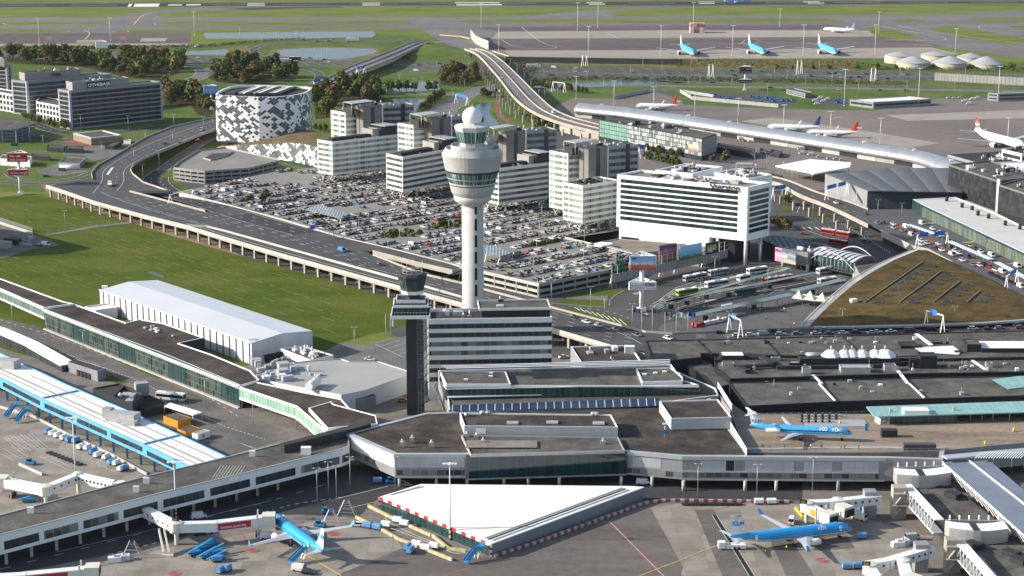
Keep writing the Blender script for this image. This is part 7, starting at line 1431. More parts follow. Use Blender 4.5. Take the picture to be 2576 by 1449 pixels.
girder([(1690,762),(1935,1030)],4.5,9,'white lattice footbridge running down to the upper gate stair tower');girder([(2090,1190),(2450,1600)],4.5,9,'white lattice footbridge running down from the lower gate stair tower')
for(x0,y0,x1,y1,z,lab)in((1530,660,2030,640,10.5,'upper'),(1925,1065,2460,1065,10.5,'lower')):
 A,B=P(8,x0+90,y0+20,z),P(8,x1,y1+25,z);br=thing('curved_gate_bridge','%s curved metal clad gate bridge with a pale roof beside the lattice pier'%lab,'gate bridge',A-Vector((0,0,z)));N=8
 for i in range(N):f0,f1=i/N,(i+1)/N;c=lambda f:A.lerp(B,f)+Vector((0,-2.5*math.sin(math.pi*f),0));q=MB();u,v=c(f0),c(f1);q.prism([(u.x,u.y),(v.x,v.y),(v.x,v.y+6.5),(u.x,u.y+6.5)],z-4.4,z,STEEL,MWHITE if i!=3 else DARK);q.build('bridge_bay',br)
 for i in range(6):c=A.lerp(B,(i+.5)/6);q=MB();q.box((c.x,c.y+6.8,z),.3,.8,1.6,MWHITE);q.box((c.x,c.y+6.4,z+.2),3,.1,.1,MWHITE);q.build('roof_rail',br)
for x,y,h,lab in((1590,1000,11.5,'upper'),(1990,1410,11.5,'lower')):
 p=P(8,x,y);t=thing('stair_tower','%s concrete gate stair tower with grey pylons beside the jet bridges'%lab,'stair tower',p)
 for dx,w,hh,m in((-8,4,h-2.5,CORR),(1.5,4.5,h-1,CBEIGE)):q=MB();q.box(p+Vector((dx,0,0)),w,4,hh,m);q.build('pylon',t)
 q=MB();
 for i in range(2):q.slopebox(p+Vector((0,-2.3,1+i*4)),p+Vector((3,-2.3,5+i*4)),1.6,.4,CGREY);q.box(p+Vector((1.5,-2.5,4.6+i*4)),5,2,.3,CBEIGE)
 q.build('stair',t)
pg=thing('pergola','white slatted pergola over a planted roof garden behind the lattice pier','pergola',P(8,2300,600));q=MB()
for i in range(18):A=P(8,2210+i*20,560-i*0,12.5);q.slopebox(A,A+Vector((3.5,5.5,.2)),.25,.25,MWHITE)
q.build('slats',pg)
for x in(2200,2340,2480,2576):q=MB();p=P(8,x,640,8);q.tube(p,p+Vector((0,0,4.5)),.12,m=MWHITE,n=4);q.build('post',pg)
q=MB();A,B=P(8,1975,560,12.0),P(8,2900,480,12.0);q.slopebox(A,B,4,.5,EAVE);q.build('roof_edge',pg)
CREAM=mat('cream_paint',(.60,.58,.48),rough=.5,noise=(.3,.05));JW=mat('bridge_white',(.66,.66,.63),rough=.5,noise=(.3,.05))
def jet(label,secs,rots,sign=None,cab=None):
 """secs: (A, B, width, material, portholes) tunnels between 3D points (floor); rots: rotunda points"""
 root=thing('jet_bridge',label,'jet bridge',(rots[0][0].x,rots[0][0].y,0))
 for A,B,w,m,holes in secs:
  q=MB();q.slopebox(A,B,w,2.9,m);q.build('tunnel',root);d=unit(A,B);n=Vector((d.y,-d.x));L=(B-A).length
  for i in range(holes):c=A.lerp(B,(i+.8)/(holes+.6));q=MB();o=Vector((c.x+n.x*(w/2-.05),c.y+n.y*(w/2-.05),c.z+1.6));q.tube(o,o+Vector((n.x,n.y,0))*.12,.42,m=SHADE,n=10);q.build('porthole',root)
 for c,r in rots:q=MB();q.lathe((c.x,c.y,0),[(.7,0),(.7,c.z),(r,c.z),(r,c.z+3.2),(.1,c.z+3.5)],CREAM,14,False);q.build('rotunda',root)
 if cab:
  C,rz=cab;q=MB();q.box(C,4.2,4.6,3.4,CREAM,rz);q.box(C+Vector((0,0,.4)),4.6,3.8,2.2,SHADE,rz);q.build('cab',root)
  for s in(-1,1):q=MB();o=C+Vector((math.cos(rz),math.sin(rz),0))*-3.5+Vector((-math.sin(rz),math.cos(rz),0))*s*2.2;q.box((o.x,o.y,0),.5,.5,C.z+4.2,CREAM);q.build('lift_column',root)
  q=MB();o=C+Vector((math.cos(rz),math.sin(rz),0))*-3.5;q.box((o.x,o.y,0),1.6,3.6,1.2,BLACK,rz);q.build('wheel_bogie',root)
 if sign:
  A,B,f0,f1,txt,sz,m=sign;d=unit(A,B);n=Vector((d.y,-d.x));u=A.lerp(B,f0);v=A.lerp(B,f1);w=1.55;q=MB();q.slopebox(u+Vector((n.x,n.y,0))*w+Vector((0,0,.5)),v+Vector((n.x,n.y,0))*w+Vector((0,0,.5)),.12,2.1,m);q.build('sign_board',root)
  o=u.lerp(v,.05)+Vector((n.x,n.y,0))*(w+.1)+Vector((0,0,1.0));sign_text(root,txt,o,(v-u),(0,0,1),sz,TW,.01,depth=.04,width=(v-u).length*.8)
 return root
c5=P(6,1330,1115,4.2);c5e=P(6,2000,1060,3.8)
r5=jet('cream jet bridge with a red slogan panel reaching the nearer left blue airliner',[(P(6,1080,985,4.2),c5,2.9,JW,6),(c5,P(6,1640,1105,4.1),2.9,JW,0),(P(6,1600,1108,4.0),c5e,3.1,JW,0)],[(c5,2.1)],(P(6,1640,1105,4.0),c5e,.0,.68,'Adventurers, do your thing',1.15,RS),(P(6,2030,1058,3.8),.1))
for dx in(-5,-3.4):q=MB();q.slopebox(c5+Vector((dx,-2,.8)),c5+Vector((dx+2.8,-10,-3.8)),.5,1.1,CREAM);q.build('stair_side',r5)
q=MB();q.box(c5+Vector((-1,-10.5,-4.2)),3.5,1.4,.6,CREAM);q.box(c5+Vector((0,0,3.6)),2.2,.3,.8,SHADE);q.build('stair_foot',r5);sign_text(r5,'C5',c5+Vector((-.7,-.25,3.75)),(1,0,0),(0,0,1),.8,YEL,.02)
c7=P(6,345,835,4.2);c7b=P(6,590,735,4.2)
jet('white jet bridge with an orange slogan panel above the blue building stand',[(P(6,940,800,4.2),P(6,860,800,4.2),2.9,JW,1),(P(6,600,738,4.2),P(6,870,800,4.2),2.9,JW,9),(c7,c7b,2.9,JW,4),(P(6,20,770,3.8),c7,3.0,JW,0)],[(c7,2.2),(c7b,1.5)],(P(6,120,782,3.7),P(6,300,815,4),0,1,'Free spirits, do your thing',1.0,mat('sign_orange',(.55,.09,.02),noise=None)),(P(6,15,770,3.8),3.1))
jet('white jet bridge with a red slogan panel cut off by the bottom left edge',[(P(6,-60,1515,3.8),P(6,200,1500,3.8),2.9,JW,0),(P(6,180,1500,3.7),P(6,690,1450,3.8),3.1,JW,0)],[(P(6,-80,1520,4),2)],(P(6,180,1500,3.7),P(6,640,1455,3.8),0,.72,'Instagrammers, do your thing',1.15,RS),(P(6,700,1448,3.8),.1))
for k_,(rx,ry,ex,ey,sx,sy,lab)in enumerate(((935,960,1490,900,0,0,'upper twin jet bridge with orange squares beside gate D2'),(1410,1430,1880,1290,0,0,'lower twin jet bridge with orange squares beside gate D4'))):
 a=P(8,rx,ry,4.2);b_=P(8,ex,ey,4.8);m_=a.lerp(b_,.28);off2=Vector((6.5,3.2,0));e1=P(8,1065,1030,3.6)if k_==0 else P(8,1480,1560,3.6);e2=P(8,1190,985,3.6)if k_==0 else P(8,1700,1520,3.6)
 r=jet(lab,[(a+Vector((-.5,1.5,0)),m_,2.9,JW,2),(m_,b_,2.9,JW,7),(a,e1,3.0,JW,0),(a+off2+Vector((4,0,0)),e2,3.0,JW,0)],[(a,2.1),(a+off2+Vector((4,0,0)),2.0)],None,(e1+Vector((1.4,-1.6,0)),-.9))
 q=MB();q.box(e2+Vector((1,-1,0)),4.2,4.6,3.4,CREAM,-.9);q.box(e2+Vector((1.3,-1.4,.4)),4.4,3.8,2.2,SHADE,-.9);q.build('cab',r)
 c=a.lerp(e1,.6);q=MB();q.box(c+Vector((-1.2,-1.0,.6)),3.0,.3,2.0,ORANGE,-.95);q.build('orange_panel',r);q=MB();o=a+Vector((-1.5,-2.4,3.4));q.box(o,2.4,.3,1.3,SHADE);q.build('gate_sign',r);sign_text(r,['D2','D4'][k_],o+Vector((-.8,-.2,.25)),(1,0,0),(0,0,1),1.1,YEL,.02)
 q=MB();q.box((a.x+4,a.y-4.5,0),16,.8,.7,panel('hazard_stripes',(.6,.45,.03),.7,500,jw=.2,jc=(.03,.03,.03)),-.05);q.build('guard_kerb',r)
CARC={'black':(.012,.012,.014),'dark grey':(.05,.052,.058),'silver':(.38,.39,.40),'white':(.66,.66,.65),'navy blue':(.02,.04,.10),'red':(.33,.02,.02),'bright blue':(.03,.22,.45),'brown':(.10,.07,.05),'yellow':(.60,.42,.02),'grey':(.17,.175,.18),'orange':(.55,.22,.03)}
CGL=mat('car_glass',(.012,.014,.018),rough=.08,noise=None,spec=.7);HLM=mat('lamp_lens',(.5,.5,.48),rough=.2,noise=None)
def paint(c):return mat('paint_'+c.replace(' ','_'),CARC[c],rough=.28,noise=None,spec=.6)
def carmb(kind,c):
 b=MB();m=paint(c);L,W,H,h0,bl,c0,c1,t0,t1={'hatchback':(4.1,1.76,1.48,.88,.1,1.0,-1.9,.35,-1.65),'saloon':(4.6,1.82,1.44,.86,.1,.95,-1.55,.25,-.95),'estate':(4.6,1.84,1.55,.9,.1,1.05,-2.15,.4,-1.95),'van':(5.2,1.98,2.15,1.15,.1,1.9,-2.5,1.25,-2.45)}[kind]
 def pr(prof,w0,w1,mt,mside):
  n=len(prof);A=[(x,-w0 if z<h0+.05 else-w1,z)for x,z in prof];B_=[(x,-y,z)for x,y,z in A]
  b.face(A[::-1],mside);b.face(B_,mside)
  for i in range(n):j=(i+1)%n;b.face([A[i],A[j],B_[j],B_[i]],mt(i))
 h=L/2;bodyp=[(-h,.3),(h,.3),(h,.62),(h-.25,h0-.14),(c0,h0),(c1,h0),(-h+.06,h0-.03)];pr(bodyp,W/2,W/2-.03,lambda i:m,m)
 pr([(c0,h0),(t0,H),(t1,H),(c1,h0)],W/2-.06,W/2-.24,lambda i:m if i==1 else CGL,m if kind=='van' else CGL)
 if kind=='van':b.slopebox((1.15,0,1.2),(1.9,0,1.16),1.75,.55,CGL)
 for x in(-.62*h,.62*h):
  for s in(-1,1):b.tube((x,s*(W/2-.22),.33),(x,s*(W/2+.01),.33),.33,m=BLACK,n=10)
 for s in(-1,1):b.box((h-.04,s*(W/2-.3),.55),.1,.35,.14,HLM);b.box((-h+.04,s*(W/2-.25),.6),.1,.25,.18,REDM)
 return b
CARM={};rc=random.Random(21)
def carmesh(kind,c):
 if(kind,c)not in CARM:CARM[kind,c]=carmb(kind,c).mesh('car_body')
 return CARM[kind,c]
def pick():return rc.choices(['hatchback','saloon','estate','van'],[5,4,4,.4])[0],rc.choices(['black','dark grey','silver','white','navy blue','red','bright blue','brown','grey'],[26,20,14,21,6,3,.7,2,13])[0]
def car(p,rz,label,group,kind=None,c=None):
 k,cc=pick();k,cc=kind or k,c or cc;o=bpy.data.objects.new('parked_car' if 'park' in group else 'car',carmesh(k,cc));COL.objects.link(o);o.location=p;o.rotation_euler=(0,0,rz);tag(o,label.replace('@',cc+' '+k),'car' if k!='van' else 'van',group);return o
D1=unit(deckpts[8],deckpts[9]);D2=unit(deckpts[8],deckpts[6]);O1=V2(deckpts[8]);RZC=math.atan2(D2.y,D2.x)
def inside(p,poly):
 r=False;n=len(poly)
 for i in range(n):
  a,b_=poly[i],poly[i-1]
  if(a[1]>p.y)!=(b_[1]>p.y)and p.x<(b_[0]-a[0])*(p.y-a[1])/(b_[1]-a[1])+a[0]:r=not r
 return r
dk2=[(p.x,p.y)for p in deckpts];EXC=[(300,262,620,385),(670,215,915,300),(1400,375,1660,440),(1075,405,1300,520),(-250,110,150,165),(915,-200,1076,800),(-600,-140,-200,-60),(180,100,480,150)]
spots=[]
for r in range(60):
 for side in(0,1):
  v=4+r*17.2+side*5.2;row=[]
  for i in range(-60,190):
   if i%17 in(0,):continue
   p=O1+D2*v+D1*(i*2.62+2)
   if not inside(p,dk2)or not inside(p+D1*4,dk2)or not inside(p-D1*4,dk2)or not inside(p-D2*3,dk2)or not inside(p+D2*3,dk2):continue
   u,w=vpix((p.x,p.y,DECK));x4,y4=(u-858.67)*3,(w-483)*3
   if any(a<=x4<=c and b_<=y4<=d for a,b_,c,d in EXC)or rc.random()<(.38 if x4<0 and y4<90 else.16 if y4<560 else.45):continue
   if any(inside(p,[(q.x,q.y)for q in k])for k in()):continue
   row.append((p,x4,y4))
  row.sort(key=lambda t:t[1]);spots.append((r*2+side,row))
allc=[(p.y,ri,i,p)for ri,row in spots for i,(p,x,y)in enumerate(row)];allc.sort(key=lambda t:t[0]);NIND=178
near,far=allc[:NIND],allc[NIND:]
cnt={}
for _,ri,i,p in sorted(near,key=lambda t:(t[1],t[2])):
 k,c=pick();key=(ri,c+k);cnt[key]=cnt.get(key,0)+1
 car(Vector((p.x,p.y,DECK)),RZC+(math.pi if rc.random()<.5 else 0),'@, %s such from the left, %s car park row'%(nth(cnt[key]-1),nth(ri)),'cars parked on the rooftop car park',k,c)
fb_=MB();tmpl={}
for _,ri,i,p in far:
 k,c=pick()
 if(k,c)not in tmpl:tmpl[k,c]=carmb(k,c)
 fb_.add(tmpl[k,c],Matrix.Translation((p.x,p.y,DECK))@Matrix.Rotation(RZC+(math.pi if rc.random()<.5 else 0),4,'Z'))
print('parked',len(near),len(far));fb_.build('distant_parked_cars',label='hundreds of small parked cars filling the farther rows of the rooftop car park',cat='parked cars',kind='stuff')
def cars(s,pts,z,where,group,d=None,jit=.03):
 """traffic: (x, y[, kind, colour]) heading along photo direction d=(x0,y0,x1,y1)"""
 dd=unit(P(s,d[0],d[1],z),P(s,d[2],d[3],z));a=math.atan2(dd.y,dd.x);pts=sorted(pts)
 for i,q in enumerate(pts):
  car(P(s,q[0],q[1],z)+Vector((0,0,.06)),a+rc.uniform(-jit,jit)+(math.pi if len(q)<3 and rc.random()<.0 else 0),'@, %s from the left %s'%(nth(i),where),group,*(q[2:4]if len(q)>3 else()))
cars(5,[(282,1068),(412,1090),(512,1087),(612,1080,'van','silver'),(740,1082),(695,1055),(865,1078),(1005,1075),(1108,1075),(1075,1048),(1215,1072,'hatchback','white'),(1312,1066),(1430,1070),(1468,1064,'saloon','white'),(1575,1060),(1712,1058),(1868,1048,'van','black'),(2192,1040,'estate','white'),(2302,1042),(2395,1036),(2525,1010),(2545,1032,'hatchback','red'),(1960,1052)],RZ,'in the queue before the dark terminal roof','cars queueing on the forecourt road',(0,1100,2576,1035))
cars(5,[(1468,240),(1515,238),(1590,248,'saloon','white'),(1590,276),(1655,298),(1685,272,'van','white'),(1735,297),(1728,332,'van','silver'),(1800,400),(1803,375,'hatchback','white'),(1845,392,'estate','silver'),(1910,428),(1955,445),(1932,398),(1978,413),(2018,430),(2058,452,'estate','white'),(2088,470),(2032,480,'van','silver'),(2110,522,'saloon','white'),(2150,497),(2190,556),(2238,560,'estate','white'),(2278,553),(2318,572),(2362,597,'saloon','white'),(2412,612,'van','white'),(2332,626),(2382,650),(2430,672),(2490,690),(2550,722,'van','white')],RZ,'in the jam on the elevated drop off road','cars on the elevated drop off road',(1460,235,2550,720))
cars(5,[(1805,245,'van','white'),(1888,285),(1942,312),(2165,410,'saloon','yellow'),(2205,432),(2248,458,'estate','white'),(2330,487,'van','white'),(2300,385,'van','yellow'),(2190,350,'van','white'),(2525,568,'van','white'),(1382,170),(1158,87)],RZ,'along the glass terminal kerb','cars on the elevated drop off road',(1800,240,2576,590))
cars(4,[(288,555,'saloon','black'),(1748,948,'hatchback','dark grey'),(1850,988,'saloon','white'),(1942,1015,'estate','silver'),(2062,1045,'saloon','grey'),(2228,1088,'saloon','grey'),(2465,1112,'estate','white'),(5,448,'van','bright blue')],RZ,'on the curving forecourt deck','cars queueing on the forecourt road',(1700,930,2250,1095))
cars(3,[(925,5),(1390,55),(1562,92),(1848,168),(2002,248)],.1,'on the lower road beside the car park wall','cars on the lower loop road',(1390,50,2000,250))
cars(0,[(1242,1088),(1355,1082),(1185,1152,'estate','silver'),(1098,1192,'saloon','silver'),(1492,1060),(1522,985,'van','silver')],RZ,'on the wide curved viaduct','cars on the curved viaduct deck',(1098,1192,1520,985))
cars(0,[(472,1290,'van','dark grey'),(355,1336,'estate','black'),(110,1100,'van','black')],.1,'on the traffic loop by the red sign pillar','cars at the traffic loop',(300,1330,700,1340))
cars(0,[(x,y+rc.uniform(-1,3))for x,y in((100,394),(370,392),(348,406),(495,406),(598,406),(835,420),(920,420),(1040,425),(1090,430),(1180,433),(1495,436),(1600,458),(1740,442),(2020,468),(2140,466),(2235,460),(2395,468),(2480,470),(2450,450),(2340,440))],.1,'on the far motorway, left part','cars on the far motorway',(0,390,2576,470))
cars(0,[(1330,370),(1488,355,'van','white'),(2290,303),(2390,315),(2480,312),(2510,298)],.15,'on the slip road by the ponds','cars on the far slip roads',(1330,370,2500,300))
cars(2,[(x,y)for x,y in((108,586),(230,628),(275,590),(370,538),(398,572),(598,543),(655,572),(585,572),(975,580),(1110,558),(1155,556),(1185,566),(1120,582),(1203,588),(1270,588),(1335,585),(1388,563),(1470,570),(1472,614),(1548,598),(1655,570),(1702,568),(1738,602),(1175,680),(1492,684),(1688,686),(2262,578),(665,665))],.12,'on the far motorway, right part','cars on the far motorway',(0,580,2576,600))
cars(1,[(380,497,'van','navy blue'),(590,495),(740,482),(812,495),(1500,512),(1605,514,'van','white'),(1765,518),(1760,541),(1850,543),(1590,572),(1800,578),(2195,546,'van','grey'),(2300,578),(2480,558),(2475,586),(565,538,'van','white'),(555,708),(1190,697,'van','white')],.12,'on the motorway behind the white dome','cars on the far motorway',(0,500,2576,560))
cars(1,[(1602,855,'van','white'),(1210,590,'hatchback','white'),(1190,468,'saloon','silver')],7.9,'coming down the long curved viaduct','cars on the long curved viaduct',(1200,590,1600,860))
cars(2,[(1003,765,'van','white'),(1015,790,'van','white'),(1042,745,'van','white'),(1065,770,'van','white'),(1095,755,'van','white'),(2010,742,'hatchback','white'),(2052,742,'hatchback','white'),(2095,742,'hatchback','white'),(2130,768,'van','white'),(2165,788,'van','white'),(2230,745,'van','white'),(2190,755,'van','white'),(905,1162,'van','white'),(972,1172,'van','white'),(1032,1188,'hatchback','white'),(1112,1200,'saloon','white'),(1160,1205,'saloon','white'),(1205,1212,'hatchback','white'),(475,1068,'saloon','yellow'),(515,1073,'saloon','white'),(450,1055,'van','white'),(895,1132,'van','white')],.1,'parked on the airside yards round the tube pier','service cars parked around the tube pier',(0,700,900,690))
for s,x,y,k,c,rz,lab in((6,1502,1015,'van','white',.35,'white people carrier on the dark service road under the long pier'),(6,2018,1165,'van','white',.3,'white service van with open side beside the left airliner wing'),(6,1565,1130,'hatchback','white',.3,'white car parked beside a green one below the left jet bridge'),(6,1505,1140,'hatchback','dark grey',.3,'dark car parked below the left jet bridge'),(6,2265,1412,'van','white',-.25,'white van with open rear doors at the bottom edge'),(6,2330,1435,'estate','black',-.25,'black car half hidden by the white van at the bottom edge'),(8,820,1050,'van','white',1.35,'white van facing the camera beside the right airliner wing'),(8,1332,1025,'van','white',2.4,'white van parked in a marked bay beside gate D2'),(8,1735,1178,'van','silver',.2,'silver van behind the right airliner nose'),(7,120,1075,'hatchback','white',3.0,'white car at the tip of the left airliner wing'),(7,462,135,'estate','orange',.1,'orange car parked under the grey flat hall'),(4,1680,1255,'saloon','white',.3,'white car beside the black roofed annex'),(4,215,1272,'saloon','white',-.3,'white car in the yard behind the flat grey hall'),(7,2280,758,'van','white',0,'white van under the main terminal front'),(3,345,405,'van','white',-.4,'white van in the walled yard at the left edge of the lawn'),(3,300,412,'hatchback','black',-.4,'black car in the walled yard at the left edge of the lawn'),(5,915,322,'saloon','red',-.2,'dark red car beyond the bus station bridge'),(5,1305,335,'estate','black',-.6,'black car on the lane under the elevated drop off road'),(5,1385,380,'estate','black',-.6,'black car beside a zebra crossing in the shadow')):
 car(P(s,x,y)+Vector((0,0,.15)),rz,lab,'single cars',k,c)
def bus(p,rz,label,c=(.6,.6,.58),L=12,c2=None,lorry=False):
 n='coach' if not lorry else 'lorry';t=thing(n,label,'bus' if not lorry else 'lorry',p,rz);m=mat('bus_%02d%02d%02d'%tuple(int(x*99)for x in c),c,rough=.4,noise=None);segs=[(-L/2,L/2)]if L<15 else[(-L/2,-.6),(.6,L/2)]
 for a,b_ in segs:
  q=MB();q.box(((a+b_)/2,0,.35),b_-a,2.5,2.75 if not lorry else(3.3 if L>8 else 1.2),m,0,MWHITE if c2 is None else c2);q.build('body',t)
  if not lorry:
   for s in(-1,1):q=MB();q.box(((a+b_)/2,s*1.26,1.35),b_-a-.5,.06,1.1,CGL);q.build('window_band',t)
  q=MB();q.box(((a+b_)/2,0,3.1),(b_-a)*.3,1.5,.25,STEEL);q.build('roof_unit',t)if not lorry else None
 if lorry:q=MB();q.box((L/2+1.4,0,.4),2.2,2.3,2.6 if L>8 else 2.0,MWHITE);q.build('cab',t)
 else:q=MB();q.box((L/2+.02,0,1.1),.06,2.3,1.5,CGL);q.build('windscreen',t);q=MB();q.box((-L/2-.02,0,1.4),.06,2.1,1.0,CGL);q.build('rear_window',t)
 if len(segs)>1:q=MB();q.box((0,0,.5),1.3,2.3,2.4,BLACK);q.build('bellows',t)
 for x in(-L/2+2.2,L/2-2.4):
  for s in(-1,1):q=MB();q.tube((x,s*1.0,.5),(x,s*1.28,.5),.5,m=BLACK,n=10);q.build('wheel',t)
 return t
ab=lambda s,a,c:math.atan2(*(unit(P(s,*a),P(s,*c)).yx))
rb_=ab(5,(0,790),(1050,620))
for x,y,r,lab,c,L,c2 in((270,625,rb_,'grey coach at the left end of the upper bus bay',(.30,.31,.32),12,None),(560,612,rb_,'white coach with blue stripe right of the zebra crossing',(.66,.66,.66),12,None),(30,775,rb_,'yellow fronted green bus partly under the first shelter',(.30,.40,.03),12,None),(255,712,rb_,'white bus half hidden behind the first shelter',(.62,.62,.62),13,None),(720,680,rb_,'long red articulated bus in the middle bus lane',(.42,.03,.03),18,STEEL),(460,668,rb_,'short white minibus at the front of the first shelter',(.66,.66,.66),7,None),(1085,612,rb_,'white bus coming out from under the bridge hall',(.62,.62,.62),12,None),(1175,400,-.75,'red bus nearest the bridge hall arch',(.40,.03,.03),11,None),(1155,330,-.72,'long red articulated bus behind the other red bus',(.40,.03,.03),18,None),(470,772,rb_,'dark green bus under the second shelter',(.05,.12,.10),12,None),(130,655,rb_,'small silver minibus left of the grey coach',(.35,.36,.37),7,None),(50,672,rb_,'second silver minibus parked before the billboards',(.35,.36,.37),6.5,None),(1090,690,rb_,'white roofed bus behind the last shelter',(.62,.62,.62),11,None)):bus(P(5,x,y),r,lab,c,L,c2)
bus(P(6,1290,120),-.32,'white airport bus with dark windows on the service road',(.66,.66,.66),12);bus(P(2,1350,670,.1),0,'long articulated bus with blue and pink sides beside the motorway',(.08,.25,.40),18)
for s,x,y,r,lab,c in((1,75,312,.1,'long white lorry on the road beside the far pond',(.66,.66,.66)),(1,1440,512,.02,'white box lorry on the motorway behind the viaduct',(.66,.66,.64)),(2,968,585,0,'white lorry on the motorway below the third blue airliner',(.66,.66,.64)),(2,465,1272,-.05,'lorry with cream trailer and blue cab behind the white hotel',(.5,.46,.38)),(0,2135,470,.05,'white box lorry beside the oval pond',(.6,.6,.6)),(0,2230,455,.05,'dark lorry on the ramp beside the oval pond',(.05,.05,.05)),(2,970,1,0,'x',(.1,.1,.1))):
 if lab!='x':bus(P(s,x,y,.15),r,lab,c,11,None,True)
bus(P(0,828,1405,RZ),1.75,'yellow road works truck with an arrow board on the curved viaduct',(.60,.42,.03),6,None,True)
SHG=panel('shelter_glass',(.09,.13,.13),1.4,1.4,joint=1.6,jw=.08,vary=.12,rough=.25,c2=(.15,.20,.19));SHP=mat('shelter_glass_clear',(.2,.28,.28),rough=.15,noise=None)
for i,(a,c,w)in enumerate((((5,-130,830),(5,1000,610),3.2),((5,-10,948),(5,350,870),5),((4,2350,865),(5,800,575),3),((5,360,868),(5,830,770),5),((5,840,748),(5,1210,660),5))):
 t=thing('bus_shelter','long green glass shelter on thin posts, %s of the five from the camera car side'%nth(i),'bus shelter',P(*a));t['label']=['longest green glass shelter running through the middle of the bus lanes','green glass shelter just behind the big red and white letters','narrow green glass shelter along the rearmost bus lane','green glass shelter between the big letters and the white tent','green glass shelter behind the white peaked tent'][i]
 A,B=P(*a,3.6),P(*c,3.6);q=MB();q.slopebox(A,B,w,.15,SHG);q.build('roof',t);L=(B-A).length;n_=int(L/9)
 for k in range(n_+1):p=A.lerp(B,k/n_);q=MB();q.tube((p.x,p.y,0),p,.12,m=DARK,n=5);q.build('post',t)
 for k in range(n_//3):p=A.lerp(B,(k+.5)*3/n_);q=MB();q.box((p.x,p.y,0),2.4,1.2,2.3,GLASS_T);q.build('waiting_booth',t)
KB=mat('airline_blue',(.02,.31,.66),rough=.3,noise=None,spec=.6);KB2=mat('airline_light_blue',(.06,.36,.68),rough=.35,noise=None);AW=mat('aircraft_white',(.72,.72,.72),rough=.35,noise=None);AG=mat('wing_grey',(.42,.43,.45),rough=.4,noise=None)
def plane(label,p,rz,L,span,R,body=KB,belly=AW,fin=AW,finh=7.5,eng=(.33,1.0,2.6),tail=.36,wx=.42,zc=None,winglet=2.2,rear=False,lowfin=None,texts=(),finm=None,zoff=0,detail=True,wing=AG):
 t=thing('airliner',label,'airliner',p,rz);zc=zc or R+1.5;q=MB();rings=[]
 for f,s,dz in((0,.04,-.35),(.008,.25,-.3),(.025,.52,-.2),(.05,.76,-.1),(.085,.93,-.03),(.13,1,0),(.3,1,0),(.5,1,0),(.66,1,0),(.76,.9,.1),(.86,.65,.33),(.94,.38,.55),(.985,.2,.68),(1,.1,.72)):
  rings.append([(-L*f,R*s*math.sin(a),zc+dz*R+R*s*-math.cos(a))for a in[math.pi*2*k/16 for k in range(16)]])
 zl=zc-R*.28;q.loft(rings,body,mf=lambda k,j,cz:body if(cz>zl+(max(0,k-8)*.12*R))or cz>50 else belly);q.build('fuselage',t)
 def wingm(x,y0,z,rc_,tc,sw,y1,dz,th,m,s):
  w=MB();w.loft([[(x-rc_*0,s*y0,z),(x-rc_*.4,s*y0,z+th),(x-rc_,s*y0,z),(x-rc_*.4,s*y0,z-th*.6)],[(x-sw*.55-0,s*(y0+(y1-y0)*.4),z+dz*.4),(x-sw*.4-rc_*.3-.4,s*(y0+(y1-y0)*.4),z+dz*.4+th*.5),(x-sw*.4-rc_*.62,s*(y0+(y1-y0)*.4),z+dz*.4),(x-sw*.4-rc_*.3,s*(y0+(y1-y0)*.4),z+dz*.4-th*.4)],[(x-sw,s*y1,z+dz),(x-sw-tc*.4,s*y1,z+dz+.12),(x-sw-tc,s*y1,z+dz),(x-sw-tc*.4,s*y1,z+dz-.1)]],m,smooth=False);return w
 hs=span/2;wz=zc-R*.55;sw=hs*.52;wxp=-L*(wx-.1);rc_=span*.2;tc=span*.045
 for s in(-1,1):
  w=wingm(wxp,R*.6,wz,rc_,tc,sw,hs,hs*.09,R*.22,wing,s).build('wing',t)
  if winglet:q=MB();x0=wxp-sw;z0=wz+hs*.09;q.loft([[(x0,s*hs,z0),(x0-tc*.5,s*(hs+.1),z0),(x0-tc,s*hs,z0),(x0-tc*.5,s*(hs-.1),z0)],[(x0-1.6,s*(hs+.55),z0+winglet),(x0-1.9,s*(hs+.6),z0+winglet),(x0-2.2,s*(hs+.55),z0+winglet),(x0-1.9,s*(hs+.5),z0+winglet)]],AW if body!=KB else KB2,smooth=False);q.build('winglet',w)
  er,el,ey=eng[1],eng[2]*1.25,hs*eng[0];ex=wxp-ey*.35+el*.42;ez=wz-er*.55
  if rear:ex,ey,ez=-L*.70,R+er*.9,zc+R*.2
  q=MB();c=[(0,.86),(.12,1),(.5,1),(.8,.78),(1,.5)];q.loft([[(ex-el*f,s*ey+er*k*math.sin(a),ez+er*k*math.cos(a))for a in[math.pi*2*j/14 for j in range(14)]]for f,k in c],AW,smooth=True);q.tube((ex+.02,s*ey,ez),(ex+.06,s*ey,ez),er*.82,m=SHADE,n=14);q.build('engine',t)
  tz_=zc+R*.35 if not rear else zc+R*.6+finh;wingm(-L*(.895 if not rear else.93),R*.2,tz_,L*.095,L*.035,span*tail/2*.62,span*tail/2,span*.012,R*.08,wing if not rear else AW,s).build('tailplane',t)
  if detail:
   q=MB();q.box((-L*.41,s*(R+.0),zc+R*.12),L*.62,.08,.32,panel('cabin_windows',(.02,.025,.03),.52,500,jw=.2,vary=.02,jc=tuple(body.node_tree.nodes['Principled BSDF'].inputs['Base Color'].default_value)[:3])if body==KB else SHADE);q.build('cabin_window_row',t)
   for f in(.115,.80):q=MB();q.box((-L*f,s*(R*(.99 if f<.5 else.86)),zc-R*.15),.9,.1,1.7,AW if body==KB else STEEL);q.build('door',t)
